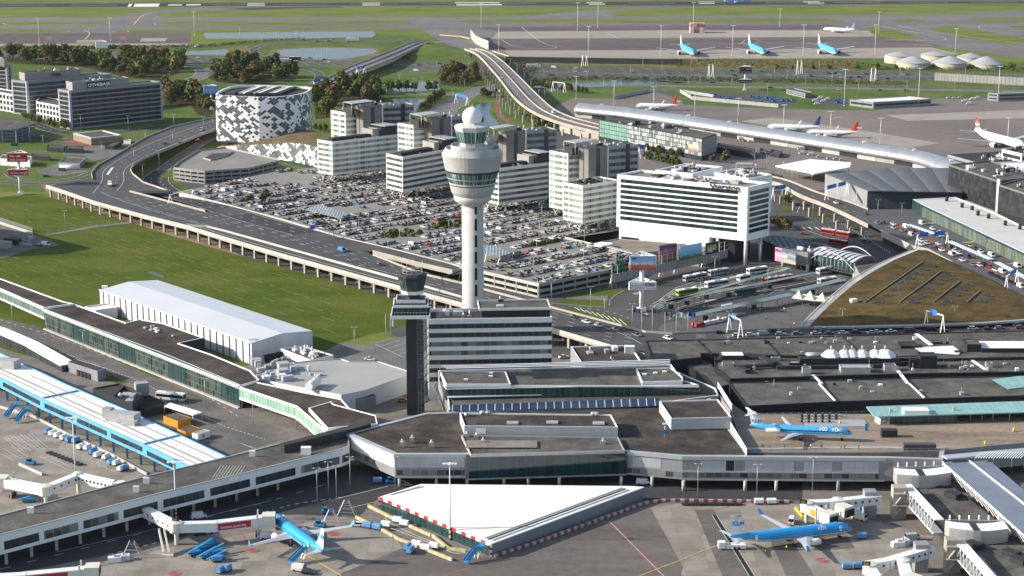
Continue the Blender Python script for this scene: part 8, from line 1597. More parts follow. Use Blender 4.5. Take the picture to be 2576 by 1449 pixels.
 q=MB();fx=-L*.80;zt_=zc+R*.6;q.loft([[(fx,0,zt_),(fx-L*.09,.32,zt_),(fx-L*.185,0,zt_),(fx-L*.09,-.32,zt_)],[(fx-L*.075,0,zt_+finh*.2),(fx-L*.13,.26,zt_+finh*.2),(fx-L*.188,0,zt_+finh*.2),(fx-L*.13,-.26,zt_+finh*.2)],[(fx-L*.165 if not rear else fx-L*.14,0,zt_+finh),(fx-L*.18,.12,zt_+finh),(fx-L*.205,0,zt_+finh),(fx-L*.18,-.12,zt_+finh)]],finm or fin,smooth=False);fo=q.build('fin',t)
 q=MB();q.box((-L*.045,0,zc+R*.18),1.1,R*1.15,.5,CGL);q.build('cockpit_window',t)
 for x,y in((-L*.1,0),(-L*.5,R*1.3),(-L*.5,-R*1.3)):
  q=MB();q.tube((x,y,.3),(x,y,zc-R*.6),.16,m=STEEL,n=6)
  for s in(-1,1):q.tube((x,y+s*.25,.5),(x,y+s*.6,.5),.5,m=BLACK,n=10)
  q.build('landing_gear',t)
 for kind,txt,f,h,size,m,s in texts:
  y=s*(R+.06)if kind=='f' else s*.34;xx=-L*f;z_=zc+R*h;d=Vector((-s if False else(1 if s<0 else-1),0,0));yy=s*math.sqrt(max(.01,R*R-(R*h)**2))+s*.08 if kind=='f' else s*.34;up=Vector((0,-s*h*1.0,1))if kind=='f' else Vector((0,0,1))
  ORG[t.name]=Vector((0,0,0));sign_text(t,txt,(xx,yy,z_),d,up,size,m,.03)
 return t
KT=[('f','KLM',.30,.42,1.5,TW,-1),('f','\u2654',.275,.72,1.3,TW,-1),('t','KLM',.985,2.4,2.2,KB,-1),('t','\u265B',.955,3.5,1.8,KB,-1)]
g1_=P(8,1188,1162);a1=.3026;plane('blue and white airliner parked nose right at gate D2 at the bottom right',g1_+Vector((4.0*math.cos(a1),4*math.sin(a1),0)),a1,42.1,34.5,1.95,finh=6.9,texts=KT,eng=(.29,1.1,3.4))
g2_=P(6,2095,1100);a2=2.098;plane('blue and white airliner parked nose away at the red slogan jet bridge, bottom left',g2_+Vector((4.0*math.cos(a2),4*math.sin(a2),0)),a2,39.5,34.5,1.95,finh=6.9,texts=[('t','KLM',.90,2.4,2.2,KB,1)],eng=(.29,1.1,3.4))
fd=unit(P(8,600,345,TZ+3),P(8,1250,372,TZ+3));a3=math.atan2(fd.y,fd.x);n3=P(8,1282,388,TZ+2.2);plane('light blue twin engined jet standing on the rooftop viewing terrace',Vector((n3.x,n3.y,TZ+.1)),a3,35.5,28,1.7,body=KB2,finh=4.6,rear=True,winglet=0,eng=(.3,.85,4.0),wx=.56,tail=.36,texts=[('f','KLM',.20,.35,1.5,TW,-1),('f','\u2654',.17,.66,1.2,TW,-1),('f','100',.33,.35,2.0,TW,-1),('t','KLM',.985,1.3,1.9,KB,-1)])
for x,y,lab in((1742,142.7,'leftmost'),(1918,140.6,'middle'),(2098,140.6,'rightmost')):
 p=P('D',x,y);a=-1.44;plane('light blue wide body airliner on the far apron, %s of three'%lab,p+Vector((5.9*math.cos(a),5.9*math.sin(a),.15)),a,63.7,60.9,3.1,body=KB2,finh=9.2,eng=(.32,1.9,5.5),winglet=0,detail=False)['group']='wide body airliners on the far apron'
plane('white airliner with a purple fin on the far apron at top right',P(2,1060,240),2.6,37,34,1.95,body=AW,finh=7,finm=mat('purple_fin',(.25,.20,.35),noise=None),detail=False)
plane('blue airliner rolling along the runway at the top edge',P(2,310,24),math.pi+.02,38,34,1.95,body=KB2,finh=7,detail=False)
OE=mat('orange_red_livery',(.55,.05,.015),rough=.35,noise=None)
plane('white airliner with an orange red tail nearest the start of the tube pier',P(1,2225,826),2.95,33,32,1.9,body=AW,fin=OE,finm=OE,finh=7.5,texts=[('t','easyJet',.97,2.0,1.4,TW,1)],detail=False)
plane('white airliner with a portrait painted blue tail behind the tube pier',P(2,640,985),2.9,39,34,1.9,body=AW,finm=mat('navy_fin',(.03,.06,.16),noise=None),finh=7.5,detail=False)
plane('white airliner with an orange red tail and red nose behind the tube pier',P(2,935,1030),2.95,37,34,1.9,body=AW,belly=OE,finm=OE,finh=7.5,texts=[('t','easyJet',.97,2.0,1.4,TW,1)],detail=False)
ad=unit(P(2,2240,1030),P(2,2700,1150));a=math.atan2(ad.y,ad.x);p=P(2,2250,1060);plane('big white wide body airliner with a red, green and black tail at right edge',p+Vector((ad.x*55,ad.y*55,0)),a,63.7,60.9,3.1,body=AW,finm=flatmat('striped_fin',[(.25,(.7,.7,.7)),(.5,(.02,.02,.02)),(.62,(.6,.6,.6)),(.72,(.02,.25,.08)),(.9,(.5,.03,.03)),(1,(.5,.03,.03))]),finh=10,eng=(.32,1.9,5.5),winglet=0,detail=False)
TM=[ground_mat('foliage_%s'%n,st,1.1,5,amt=.35)for n,st in(('dark_green',[(.032,.06,.014),(.055,.092,.02),(.09,.13,.03)]),('autumn_brown',[(.07,.055,.022),(.12,.09,.036),(.18,.135,.055)]),('olive',[(.055,.07,.018),(.09,.105,.028),(.14,.15,.04)]),('yellow_green',[(.10,.12,.025),(.16,.17,.04),(.23,.21,.05)]))]
BARK=mat('bark',(.09,.07,.05),noise=(2,.2));TPR=[]
def treep(k,seed,h=9.0,w=7.0,n=620,low=.12):
 r=random.Random(seed);root=thing('tree','x','tree');q=MB();q.tube((0,0,0),(.2,.1,h*.5),.26,.12,BARK,6)
 lob=[]
 for i in range(8):
  a=r.uniform(0,6.28);d=w*r.uniform(.05,.36);z=h*r.uniform(low+.2,.86);c=Vector((math.cos(a)*d,math.sin(a)*d,z));lob.append((c,w*r.uniform(.17,.31)));q.tube((.1,0,h*.3),c,.1,.03,BARK,4,cap=False)
 q.build('trunk',root);q=MB()
 for i in range(n):
  c,s=r.choice(lob);u=Vector((r.gauss(0,1),r.gauss(0,1),r.gauss(0,.85))).normalized();p=c+u*s*r.uniform(.55,1.12);t=r.uniform(.3,.7);x=Vector((r.uniform(-1,1),r.uniform(-1,1),r.uniform(-1,1))).normalized();y=x.cross(u+Vector((.01,.02,.3))).normalized()
  q.face([p-x*t-y*t*.6,p+x*t-y*t*.5,p+x*t*.7+y*t,p-x*t*.8+y*t*.8],TM[k if r.random()<.82 else 2])
 q.build('crown',root);freeze(root);return root
TPR={k:[treep(k,40+k*5+j,h=8.5+j*1.2,w=6.4+j*.8)for j in range(2)]for k in range(4)}
BUSH=[treep(1,90,2.6,3.6,260,-.1),treep(2,91,2.8,4.0,260,-.1)]
rt=random.Random(5)
def polyrand(poly,n,z,s):
 xs=[p[0]for p in poly];ys=[p[1]for p in poly];out=[];k=0;pl=[(p[0],p[1])for p in poly]
 while len(out)<n and k<9000:
  k+=1;x,y=rt.uniform(min(xs),max(xs)),rt.uniform(min(ys),max(ys))
  if not inside(Vector((x,y)),pl):continue
  p=P(s,x,y,z)
  if all((p-o).length>(3.6 if n>8 else 1.6)or k>5000 for o in out):out.append(p)
 return out
def wood(s,poly,n,kinds,where,z=0.0,sc=1.0,bush=False,under=None):
 if len(poly)==2:pts=[P(s,poly[0][0]+(poly[1][0]-poly[0][0])*(i+rt.uniform(.1,.9))/n,poly[0][1]+(poly[1][1]-poly[0][1])*(i+.5)/n,z)for i in range(n)]
 else:pts=polyrand(poly,n,z,s)
 pts.sort(key=lambda p:vpix(p)[0])
 for i,p in enumerate(pts):
  pr=rt.choice(BUSH)if bush else rt.choice(TPR[rt.choice(kinds)]);c='bushy shrub' if bush else '%s tree'%{0:'dark green',1:'brown autumn',2:'olive green',3:'yellow green'}[[k for k in TPR if pr in TPR[k]][0]]
  l='%s, %s from the left %s'%(c,nth(i),where);g=('shrubs ' if bush else 'trees ')+where;k=sc*rt.uniform(.75,1.2)
  if not pr.get('used'):o=pr;o.location=p;o['label']=l;o['group']=g;o['used']=1;o.scale=(k,k,k)
  else:o=clone(pr,p,rt.uniform(0,6),l,g,k)
  if o is not pr and 'used' in o:del o['used']
  o['category']='shrub' if bush else 'tree'
  if bush and o is not pr:o.name='shrub'
 if under:sheet('undergrowth',[(s,x,y)for x,y in poly],under,.05+z)
UG=ground_mat('undergrowth',[(.025,.03,.012),(.05,.045,.02),(.085,.06,.03)],.15,1.5,amt=.3)
wood(0,[(-150,425),(60,425),(740,450),(960,430),(1380,455),(1390,520),(1240,610),(980,590),(620,505),(100,480)],78,[1,1,0,0,2,3],'in the wood behind the glass offices',under=UG,sc=1.5)
wood(0,[(1620,500),(1760,480),(2170,520),(2230,600),(1900,640),(1640,620),(1570,590)],42,[1,1,2,0],'in the wood behind the patterned hotel',under=UG,sc=1.5)
wood(0,[(1230,700),(1540,700),(1600,800),(1620,890),(1500,870),(1440,800),(1240,810)],26,[1,2,1,0],'between glass offices and patterned hotel',under=UG,sc=1.5)
wood(0,[(2370,720),(2490,660),(2576,650),(2560,760),(2480,890),(2380,900)],12,[1,2],'right of the patterned hotel',under=UG,sc=1.5)
wood(1,[(-20,650),(240,650),(340,750),(300,790),(0,760)],18,[1,2,0],'behind the leftmost striped tower',under=UG,sc=1.5)
wood(1,[(740,560),(1000,540),(1040,610),(930,660),(750,640)],20,[1,1,2],'in the brown copse before the flyover',under=UG,sc=1.25)
wood(1,[(240,680),(720,685)],8,[0,2],'along the small pond bank');wood(1,[(590,835),(770,725)],12,[1,2,1],'on the bank beside the junction',sc=.85)
wood(1,[(1050,735),(1180,725)],4,[2,1],'below the curved viaduct, upper group',sc=.8);wood(1,[(1340,850),(1450,870),(1650,990),(1590,1010),(1400,910)],9,[1,2],'below the curved viaduct, lower group',sc=.6)
wood(1,[(1460,655),(1870,705)],11,[2,1],'beside the fence below the canal',sc=.75);wood(1,[(2260,1190),(2576,1270)],9,[2,0],'before the gridded hotel',sc=.75);wood(1,[(2280,1140),(2576,1190)],7,[0,1],'at the foot of the gridded hotel',sc=.6);wood(2,[(200,1220),(390,1230)],2,[3,1],'right of the gridded hotel',sc=.8)
wood(0,[(170,900),(520,985)],9,[1,3],'along the street below the white annex',sc=.7);wood(5,[(770,105),(820,95)],2,[3],'on the traffic island beside the white hotel',sc=.8);wood(5,[(680,250),(800,290)],4,[1,0],'at the right foot of the white hotel',sc=.8)
wood(3,[(1870,78),(2060,70)],3,[1],'on the car park deck',DECK,.7);wood(0,[(2360,980),(2470,1000)],3,[1],'beside the striped office block end',sc=.7)
wood(4,[(320,330),(590,290),(600,340),(330,375)],14,[1],'in the left planted gap of the car park',DECK-1,1.0,True);wood(4,[(690,260),(900,235),(905,280),(700,295)],12,[1],'in the planted gap left of the tower shaft',DECK-1,1.0,True);wood(4,[(1420,425),(1640,385)],8,[1],'in the planted gap right of the tower shaft',DECK-1,.9,True)
wood(2,[(460,520),(2560,520)],14,[1],'on the motorway bank',0,1.5,True);wood(0,[(250,365),(1100,372)],16,[1],'beside the left far apron',0,1.3,True)
def scrub(s,poly,n,k,label,h=2.2,z=0.0,sz=1.1):
 q=MB();pl=[(a,b_)for a,b_ in poly];xs=[a for a,_ in pl];ys=[b_ for _,b_ in pl];c=0;t=0
 while c<n and t<n*8:
  t+=1;x,y=rt.uniform(min(xs),max(xs)),rt.uniform(min(ys),max(ys))
  if not inside(Vector((x,y)),pl):continue
  p=P(s,x,y,z);hh=h*(.35+.65*abs(math.sin(p.x*.21+math.sin(p.y*.4)*2)));c+=1
  for j in range(3):
   o=p+Vector((rt.uniform(-1.2,1.2),rt.uniform(-1.2,1.2),rt.uniform(.1,1)*hh));u=Vector((rt.uniform(-1,1),rt.uniform(-1,1),rt.uniform(-.6,.6))).normalized()*sz*rt.uniform(.5,1);v=Vector((rt.uniform(-.5,.5),rt.uniform(-.5,.5),rt.uniform(.4,1))).normalized()*sz*rt.uniform(.4,.9);q.face([o-u,o+u*.8+v*.2,o+v,o-u*.6+v*.9],TM[rt.choice(k)])
 q.build('scrub',label=label,cat='scrub',kind='stuff',loc=P(s,*poly[0],z))
scrub(2,[(-100,452),(600,458),(1300,470),(1500,510),(2576,520),(2576,548),(1200,518),(0,512),(-100,505)],1500,[1,1,2],'brown scrub growing along the motorway bank below the far apron')
scrub(2,[(-100,592),(900,602),(1300,618),(1700,632),(1700,645),(900,628),(-100,612)],900,[1,0,2],'dark brushwood strip between the motorway and the airside road')
scrub(1,[(1440,598),(2000,588),(2576,598),(2576,612),(2000,606),(1450,620)],500,[1,0],'dark brushwood strip along the canal beyond the curved viaduct')
scrub(1,[(1290,470),(1500,482),(1500,500),(1420,600),(1380,560)],260,[0,1],'dark scrub on the bank under the head of the curved viaduct')
scrub(0,[(0,352),(1500,345),(2300,285),(2300,292),(1500,362),(0,378)],900,[0,1,2],'low hedge scrub between the far left apron and the motorway',1.8)
scrub(1,[(1340,850),(1440,860),(1600,950),(1660,1005),(1500,985),(1370,900)],260,[1,2],'reddish scrub on the slope below the curved viaduct',1.6)
scrub(0,[(230,880),(560,955),(560,985),(200,905)],160,[1,3],'yellowing hedge under the street trees by the white annex',1.4)
scrub(1,[(560,850),(640,790),(760,715),(760,735),(640,850)],220,[1,0],'bank scrub beside the junction and the fountain pond',2)
scrub(2,[(660,1320),(760,1340),(760,1370),(660,1350)],60,[0],'dark shrubs left of the broad white canopy',1.6)
scrub(5,[(1780,140),(1840,140),(2576,500),(2576,540)],140,[0],'row of clipped planters along the glass terminal front',.8,RZ,.6)
mb_=mast_proto(26,'floodlight_mast','band');ms=[(0,297,345,138),(0,835,342,135),(0,1468,280,90),(1,1055,215,25),(1,1187,420,188),(1,1783,235,22),(1,1936,215,20),(1,1865,440,200),(1,2410,430,195),(1,1772,755,575),(1,2057,795,612),(1,2357,830,655),(2,80,235,20),(2,732,205,65),(2,375,430,192),(2,908,430,188),(2,1450,420,185),(2,1477,255,90),(2,2057,400,215),(2,1218,810,525),(2,1777,800,515),(2,2380,760,500),(2,90,885,700),(2,417,935,742),(2,760,985,792),(2,1113,1035,842),(2,1489,1090,892),(2,2450,1105,890),(6,573,755,255),(6,1330,1025,590),(7,822,1180,602)]
mp_=[P(s,x,y)for s,x,y,t in ms];row_of(mb_,mp_,'tall white floodlight mast with red banded foot, {0} from the left','floodlight masts',scales=[max(.3,HV(p,m[0],m[3])/26)for p,m in zip(mp_,ms)])
lp=lamp_proto(12,2);LPT={0:'612,985 970,995 1100,1110 1012,1250 1080,1380 1305,1120 1315,980 1537,1000 1605,990 1203,1270 1340,700 1285,640 1680,560 1830,600 2080,590 230,1080 770,1210 328,1150 1970,1000 436,415 665,415 1137,410 1810,290 1975,360 2085,330 2235,320 2390,500 2465,460',1:'1130,470 1220,640 1328,790 1445,900 1270,700 1175,560 1050,450 1490,770 1430,705 1380,640 1327,590 1275,540 1235,490 440,655 610,690 785,600 843,780 930,700 1535,770 1855,640 1980,690 2110,700 2335,690 240,680 340,760 550,700 720,560 1630,760 2180,600 2420,560 2275,540 1260,860 1200,930',2:'40,690 130,660 205,600 370,680 640,740 787,640 925,660 1125,650 1325,720 1690,720 1940,570 2250,560 2050,690 2360,690 60,560 505,590 690,600 840,590 1030,560 1640,590 2130,600 540,1280 630,1290 785,1180 820,1390',4:'1585,860 1480,830 1880,905 1985,980 2195,1040 2345,1060 683,615 353,520 100,1225 305,400',5:'240,665 583,560 640,750 1035,655 1200,1080 2045,1060 345,1100 130,850 1390,465 1470,215 1650,240 830,220 980,220 1230,300 1985,330 2290,540',6:'1550,185 1912,330 2395,895 2480,845 2540,880',3:'95,1030 355,1135 632,1250 493,300 770,258',7:'68,805 405,805',8:'112,860 558,865 978,810'}
pts=[P(s,*map(int,t.split(',')))+Vector((0,0,.02))for s in LPT for t in LPT[s].split()]
for k in range(26):
 p=O1+D2*(12+(k//6)*33)+D1*(8+(k%6)*33)
 if inside(p,dk2):pts.append(Vector((p.x,p.y,DECK)))
row_of(lp,pts,'slender grey street lamp, {0} from the left in the picture','street lamps')
def gantry(s,a,b_,z,h,label,m=MWHITE,boards=((.2,.6),)):
 A,B=P(s,*a,z),P(s,*b_,z);t=thing('sign_gantry',label,'sign gantry',A);q=MB();u=Vector((0,0,h))
 for p in(A,B):
  for dx in(-1.2,1.2):q.slopebox(p+Vector((dx,dx,0)),p+u,.35,.3,m)
 q.slopebox(A+u,B+u,.45,.45,m);q.build('frame',t)
 for f0,f1 in boards:q=MB();q.slopebox((A+u).lerp(B+u,f0)+Vector((0,-.4,-.8)),(A+u).lerp(B+u,f1)+Vector((0,-.4,-.8)),.15,2.4,BLS);q.build('blue_board',t)
BLS=mat('sign_blue',(.03,.16,.50),noise=None,rough=.5)
gantry(5,(350,1055),(435,1100),RZ,7.5,'white leaning sign gantry over the forecourt behind the big letters');gantry(5,(1835,1025),(1960,1062),RZ,7.5,'white sign gantry over the forecourt before the planted roof');gantry(5,(1768,420),(1995,405),RZ,6.5,'white sign gantry over the drop off road near the roof tip',boards=((.05,.35),(.55,.9)));gantry(5,(2440,740),(2520,690),RZ,6.5,'white sign gantry over the drop off road at the right edge',boards=((.3,.9),))
gantry(3,(1285,88),(1460,45),RZ,5,'white A frame gantry over the deck near the lawn path',boards=());gantry(3,(2325,360),(2500,330),RZ,6,'dark gantry over the deck left of the car park canopy',DARK,((.1,.3),));gantry(4,(760,750),(900,700),RZ,6.5,'dark gantry between the small tower and the tower shaft',DARK,());gantry(5,(1085,60),(1240,20),RZ,7,'sign gantry with blue boards over the approach viaduct',MWHITE,((.0,.45),(.55,.9)));gantry(1,(2245,1200),(2300,1195),0,8,'A frame with small blue board before the gridded hotel',MWHITE,((.0,.9),));gantry(1,(1595,690),(1685,700),0,8,'gantry with white boards beside the canal',MWHITE,());gantry(1,(865,780),(950,800),0,7,'gantry with wide blue board over the road junction',MWHITE,((.05,.95),));gantry(0,(2370,665),(2490,650),2,6,'gantry with blue boards before the straight flyover',MWHITE,((0,.4),(.6,1)));gantry(1,(120,560),(175,550),6,5,'gantry with blue boards on the straight flyover',MWHITE,((0,.4),(.55,1)));gantry(5,(680,70),(780,60),0,8,'gantry with blue boards just right of the white hotel',MWHITE,((.1,.95),))
for x,y,l in((210,597,'left'),(878,563,'middle'),(1435,628,'right')):gantry(2,(x-14,y),(x+16,y-4),0,13,'white A frame of the motorway light, %s of three'%l,MWHITE,())
gantry(1,(1820,500),(1850,497),0,10,'white A frame beside the motorway below the far apron',MWHITE,())
for(s,pl,lab)in((4,[(1080,400),(1150,400),(1285,462),(1180,488),(1080,470)],'solar canopy on slanted legs right of the tower shaft'),(3,[(2300,130),(2420,95),(2640,165),(2560,195)],'white framed canopy at the left part of the car park')):
 t=thing('car_park_canopy',lab,'canopy',P(s,*pl[0],DECK));k=[P(s,x,y,DECK+4)for x,y in pl];q=MB();q.poly(k,panel('canopy_cells',(.10,.13,.17),1.6,3,jw=.2,jc=(.5,.5,.5),rough=.3));q.poly([p-Vector((0,0,.3))for p in k],MWHITE,flip=True);q.build('roof',t)
 for p in k[1:]:q=MB();q.slopebox(Vector((p.x,p.y,DECK)),p+Vector((1,1,0)),.3,.3,MWHITE);q.build('leg',t)
def personmesh(top,leg,pose=0):
 me=bpy.data.meshes.new('person');sw=.18+.1*pose;V=[((0,0,.95),.15),((0,0,1.2),.14),((0,0,1.42),.17),((0,0,1.52),.07),((.01,0,1.66),.115),((0,.11,.9),.1),((sw,.12,.48),.075),((sw*.6,.12,.08),.06),((sw*.6+.14,.12,.04),.045),((0,-.11,.9),.1),((-sw*.4,-.12,.48),.075),((-sw,-.12,.08),.06),((-sw+.14,-.12,.04),.045),((0,.22,1.4),.065),((-.03,.28,1.12),.05),((.06,.27,.88),.04),((0,-.22,1.4),.065),((.06,-.28,1.12),.05),((.14,-.25,.9),.04)]
 me.from_pydata([v[0]for v in V],[(0,1),(1,2),(2,3),(3,4),(0,5),(5,6),(6,7),(7,8),(0,9),(9,10),(10,11),(11,12),(2,13),(13,14),(14,15),(2,16),(16,17),(17,18)],[]);o=bpy.data.objects.new('t',me);COL.objects.link(o);m=o.modifiers.new('s','SKIN')
 for i,v in enumerate(V):me.skin_vertices[0].data[i].radius=(v[1],v[1]);me.skin_vertices[0].data[i].use_root=i==0
 u=o.modifiers.new('u','SUBSURF');u.levels=1;dg=bpy.context.evaluated_depsgraph_get();r=bpy.data.meshes.new_from_object(o.evaluated_get(dg));COL.objects.unlink(o);bpy.data.objects.remove(o);r.materials.clear()
 for x in(top,leg,mat('skin_tone',(.42,.26,.18),noise=None),TB):r.materials.append(x)
 for p in r.polygons:z=p.center.z;p.material_index=(3 if p.center.x<0 or z>1.72 else 2)if z>1.55 else 0 if z>.93 else 1 if z>.1 else 3
 r.name='person';return r
CL={n:mat('cloth_'+n.replace('-','_'),c,noise=None)for n,c in(('dark',(.03,.03,.035)),('grey',(.2,.2,.2)),('navy',(.03,.05,.12)),('red',(.4,.04,.04)),('white',(.6,.6,.6)),('yellow',(.55,.62,.04)),('tan',(.35,.25,.12)))}
PM={n:personmesh(CL[n],CL['dark']if n!='grey' else CL['navy'],i%3)for i,n in enumerate(CL)};rp_=random.Random(8)
def people(s,lst,z,lab,col=None):
 for i,t in enumerate(sorted(lst)):
  n=t[2]if len(t)>2 else rp_.choice(['dark','grey','navy','red','white','tan']);o=bpy.data.objects.new('person',PM[n]);COL.objects.link(o);o.location=P(s,t[0],t[1],z);o.rotation_euler=(0,0,rp_.uniform(0,6));tag(o,'person in %s top, %s from the left %s'%(n if n!='yellow' else 'bright yellow',nth(i),lab),'person','people '+lab)
people(8,[(378,1268,'yellow'),(624,1284,'yellow'),(782,1255,'yellow')],.13,'beside the right airliner');people(8,[(586,482),(600,482),(613,480,'tan'),(655,482),(768,484),(940,487),(965,488,'white'),(1040,485),(1050,483),(1195,487),(1222,488),(1328,493),(985,445)],TZ+.12,'on the viewing terrace')
people(4,[(2158,908,'yellow'),(2170,908,'yellow')],.1,'beside the bank sign pillar');people(5,[(262,1005),(765,898),(772,915),(628,960),(808,935),(745,1000),(752,1005),(840,1010),(815,1025),(912,1030),(600,665,'yellow'),(575,672),(500,690),(512,690),(540,680),(740,720),(785,712),(160,880),(180,880),(330,820),(825,610),(890,585),(850,700),(590,752),(930,650)],.1,'around the bus lanes')
def kit(name,cat,parts):
 t=thing(name,'x',cat)
 for n,f in parts:q=MB();f(q);q.build(n,t)
 freeze(t);return t
CB=mat('blue_tarpaulin',(.10,.26,.48),rough=.6,noise=(1,.15))
def wheels(q,l=1,w=.7):
 for x in(-l,l):
  for y in(-w,w):q.tube((x,y-.08,.25),(x,y+.08,.25),.25,m=BLACK,n=8)
def cartp(c):return kit('baggage_cart','baggage cart',(('cover',lambda q:(q.box((0,0,.5),3.0,1.6,1.1,c),q.loft([[(x,-.8,1.6),(x,-.4,2.0),(x,.4,2.0),(x,.8,1.6)]for x in(-1.5,1.5)],c,smooth=False))),('chassis',lambda q:(q.box((0,0,.35),3.1,1.5,.15,DARK),wheels(q)))))
row_of(cartp(CB),[P(6,x,y,.13)for x,y in((360,372),(525,437),(572,442),(693,527),(845,605),(940,650))]+[P(7,x,y,.13)for x,y in((195,1085),(270,1098),(500,1250),(520,1275),(272,745))]+[P(6,1665,1425,.13),P(6,1718,1412,.13),P(8,1350,1165,.13),P(8,1240,1395,.13),P(8,1330,1390,.13),P(6,1640,1340,.13)],'blue covered baggage cart, {0} from the left','blue baggage carts',[1.1,.9,1,1.2,.8,.4,-.4,-.5,1.2,1.2,.1,1.2,1.2,.1,.1,.1,.3])
row_of(cartp(AW),[P(6,x,y,.13)for x,y in((395,388),(433,402),(480,420),(608,490),(660,497),(735,550),(800,568),(878,612),(915,655))]+[P(7,x,y,.13)for x,y in((338,1078),(425,1045),(475,1070),(568,1225),(635,1255),(700,1240))]+[P(8,575,905,.13),P(8,670,905,.13)],'white boxed baggage cart, {0} from the left','white baggage carts',[1.1]*9+[-.4]*6+[.05,.05])
tug=kit('tow_tug','tow tug',(('body',lambda q:(q.box((0,0,.35),3.6,1.8,.8,BLUEM),q.box((-.6,0,1.15),1.2,1.5,.9,CGL,0,BLUEM))),('wheels',lambda q:wheels(q,1.2,.9))))
tp_=[P(2,x,y,.2)for x,y in((150,718),(185,722),(215,720),(250,725),(215,752),(250,755),(290,738),(320,742),(285,762),(360,745),(400,745),(380,772),(480,770),(520,735),(545,745),(580,740),(605,748),(560,778),(600,778),(640,745),(670,752),(700,748),(725,765),(760,762),(800,765),(835,762),(690,768),(1160,765),(1190,765),(1175,780),(1210,775))]+[P(7,375,745,.13),P(6,232,605,.13),P(6,2415,1075,.13),P(6,2470,975,.13),P(8,1360,945,.13),P(8,1525,1385,.13)];row_of(tug,tp_,'blue tow tug, {0} from the left','blue tow tugs',[rt.uniform(-.5,.5)for _ in tp_])
belt=kit('belt_loader','belt loader',(('conveyor',lambda q:q.slopebox((-3.5,0,.9),(3.6,0,2.6),.9,.25,BLUEM)),('chassis',lambda q:(q.box((0,.2,.35),4.6,1.8,.7,BLUEM),wheels(q,1.6,.8))),('bumper',lambda q:q.box((-2.3,0,.5),.4,1.7,.6,YELM))))
row_of(belt,[P(6,x,y,.13)for x,y in((1470,1290),(1530,1250),(1560,1310),(1620,1285),(1640,1330),(1590,1225),(220,890))],'blue belt loader parked in the cluster, {0} from the left','blue belt loaders',[.75,.75,.7,.8,.6,.8,.2])
stair=kit('mobile_stairs','mobile stairs',(('flight',lambda q:(q.slopebox((-4,0,.4),(2.2,0,3.4),1.7,.3,BLUEM),q.slopebox((-4,-.85,.9),(2.2,-.85,3.9),.08,.7,BLUEM),q.slopebox((-4,.85,.9),(2.2,.85,3.9),.08,.7,BLUEM))),('platform',lambda q:(q.box((3.2,0,3.4),2,1.9,.2,BLUEM),q.box((4.1,0,3.6),.08,1.9,1.1,BLUEM))),('frame',lambda q:[q.slopebox((x,y,.3),(2.6,y,3.3),.15,.15,STEEL)for x in(1,3)for y in(-.6,.6)])))
row_of(stair,[P(6,90,240,.1),P(6,170,275,.1),P(6,2262,1335,.13),P(7,1000,1330,.13)],'blue mobile boarding stairs, {0} from the left','mobile boarding stairs',[1.2,1.2,.85,.95])
bar=kit('barrier_block','barrier',(('block',lambda q:q.prism([(-1.5,-.35),(1.5,-.35),(1.5,.35),(-1.5,.35)],0,.9,mat('dull_yellow',(.48,.38,.10),noise=(1,.2)),YELM)),('black_half',lambda q:q.box((.75,0,-.005),1.52,.72,.92,CWHITE))))
def brow(proto,paths,lab,group):
 P_,R_2=[],[]
 for c in paths:
  for p,d in along([P(*q)+Vector((0,0,.12))for q in c],3.15):P_.append(p);R_2.append(math.atan2(d.y,d.x))
 row_of(proto,P_,lab,group,R_2)
brow(bar,([(7,222,940),(7,400,1030)],[(7,130,1025),(7,310,1112),(7,440,1185),(7,640,1260),(7,860,1348)],[(7,520,1085),(7,700,1165),(7,810,1255),(7,960,1275)]),'yellow and white barrier block left of the white hall, {0} from the left','yellow barrier blocks')
bar2=kit('barrier_block','barrier',(('block',lambda q:q.prism([(-1.5,-.35),(1.5,-.35),(1.5,.35),(-1.5,.35)],0,.9,CWHITE,CWHITE)),('red_half',lambda q:q.box((.75,0,-.005),1.52,.72,.92,mat('dull_red',(.28,.06,.06),noise=(1,.3))))))
brow(bar2,([(7,1180,1300),(7,1480,1205),(7,2290,910),(7,2420,890),(8,0,890),(8,860,900)],),'red and white barrier block along the stand edge, {0} from the left','red barrier blocks')
for s,pts_,m,w,lab in((6,[(0,180),(250,250),(520,390),(880,560),(1110,690)],CWHITE,.6,'low pale wall behind the parked carts under the blue building'),(6,[(145,612),(320,690)],CWHITE,.6,'short pale wall beside the small blue bins'),(8,[(850,945),(905,1010),(1010,1012)],YELM,.5,'yellow hazard kerb under the upper twin jet bridge')):
 q=MB();c=[P(s,*t,.1)for t in pts_]
 for i in range(len(c)-1):q.slopebox(c[i],c[i+1],w,.9,m)
 q.build('low_wall',label=lab,cat='wall',loc=c[0])
bus(P(8,400,1242,.13),math.pi+.02,'white flatbed truck parked behind the right airliner tail',(.66,.66,.66),6,None,True)
dol=kit('cargo_dolly','cargo dolly',(('deck',lambda q:q.box((0,0,.35),2.6,1.6,.2,DARK)),('wheels',lambda q:wheels(q,.9,.7))));row_of(dol,[P(6,375+i*28,522+i*11,.13)for i in range(9)]+[P(8,20+i*40,912,.13)for i in range(11)],'low black cargo dolly, {0} from the left','cargo dollies',.3)
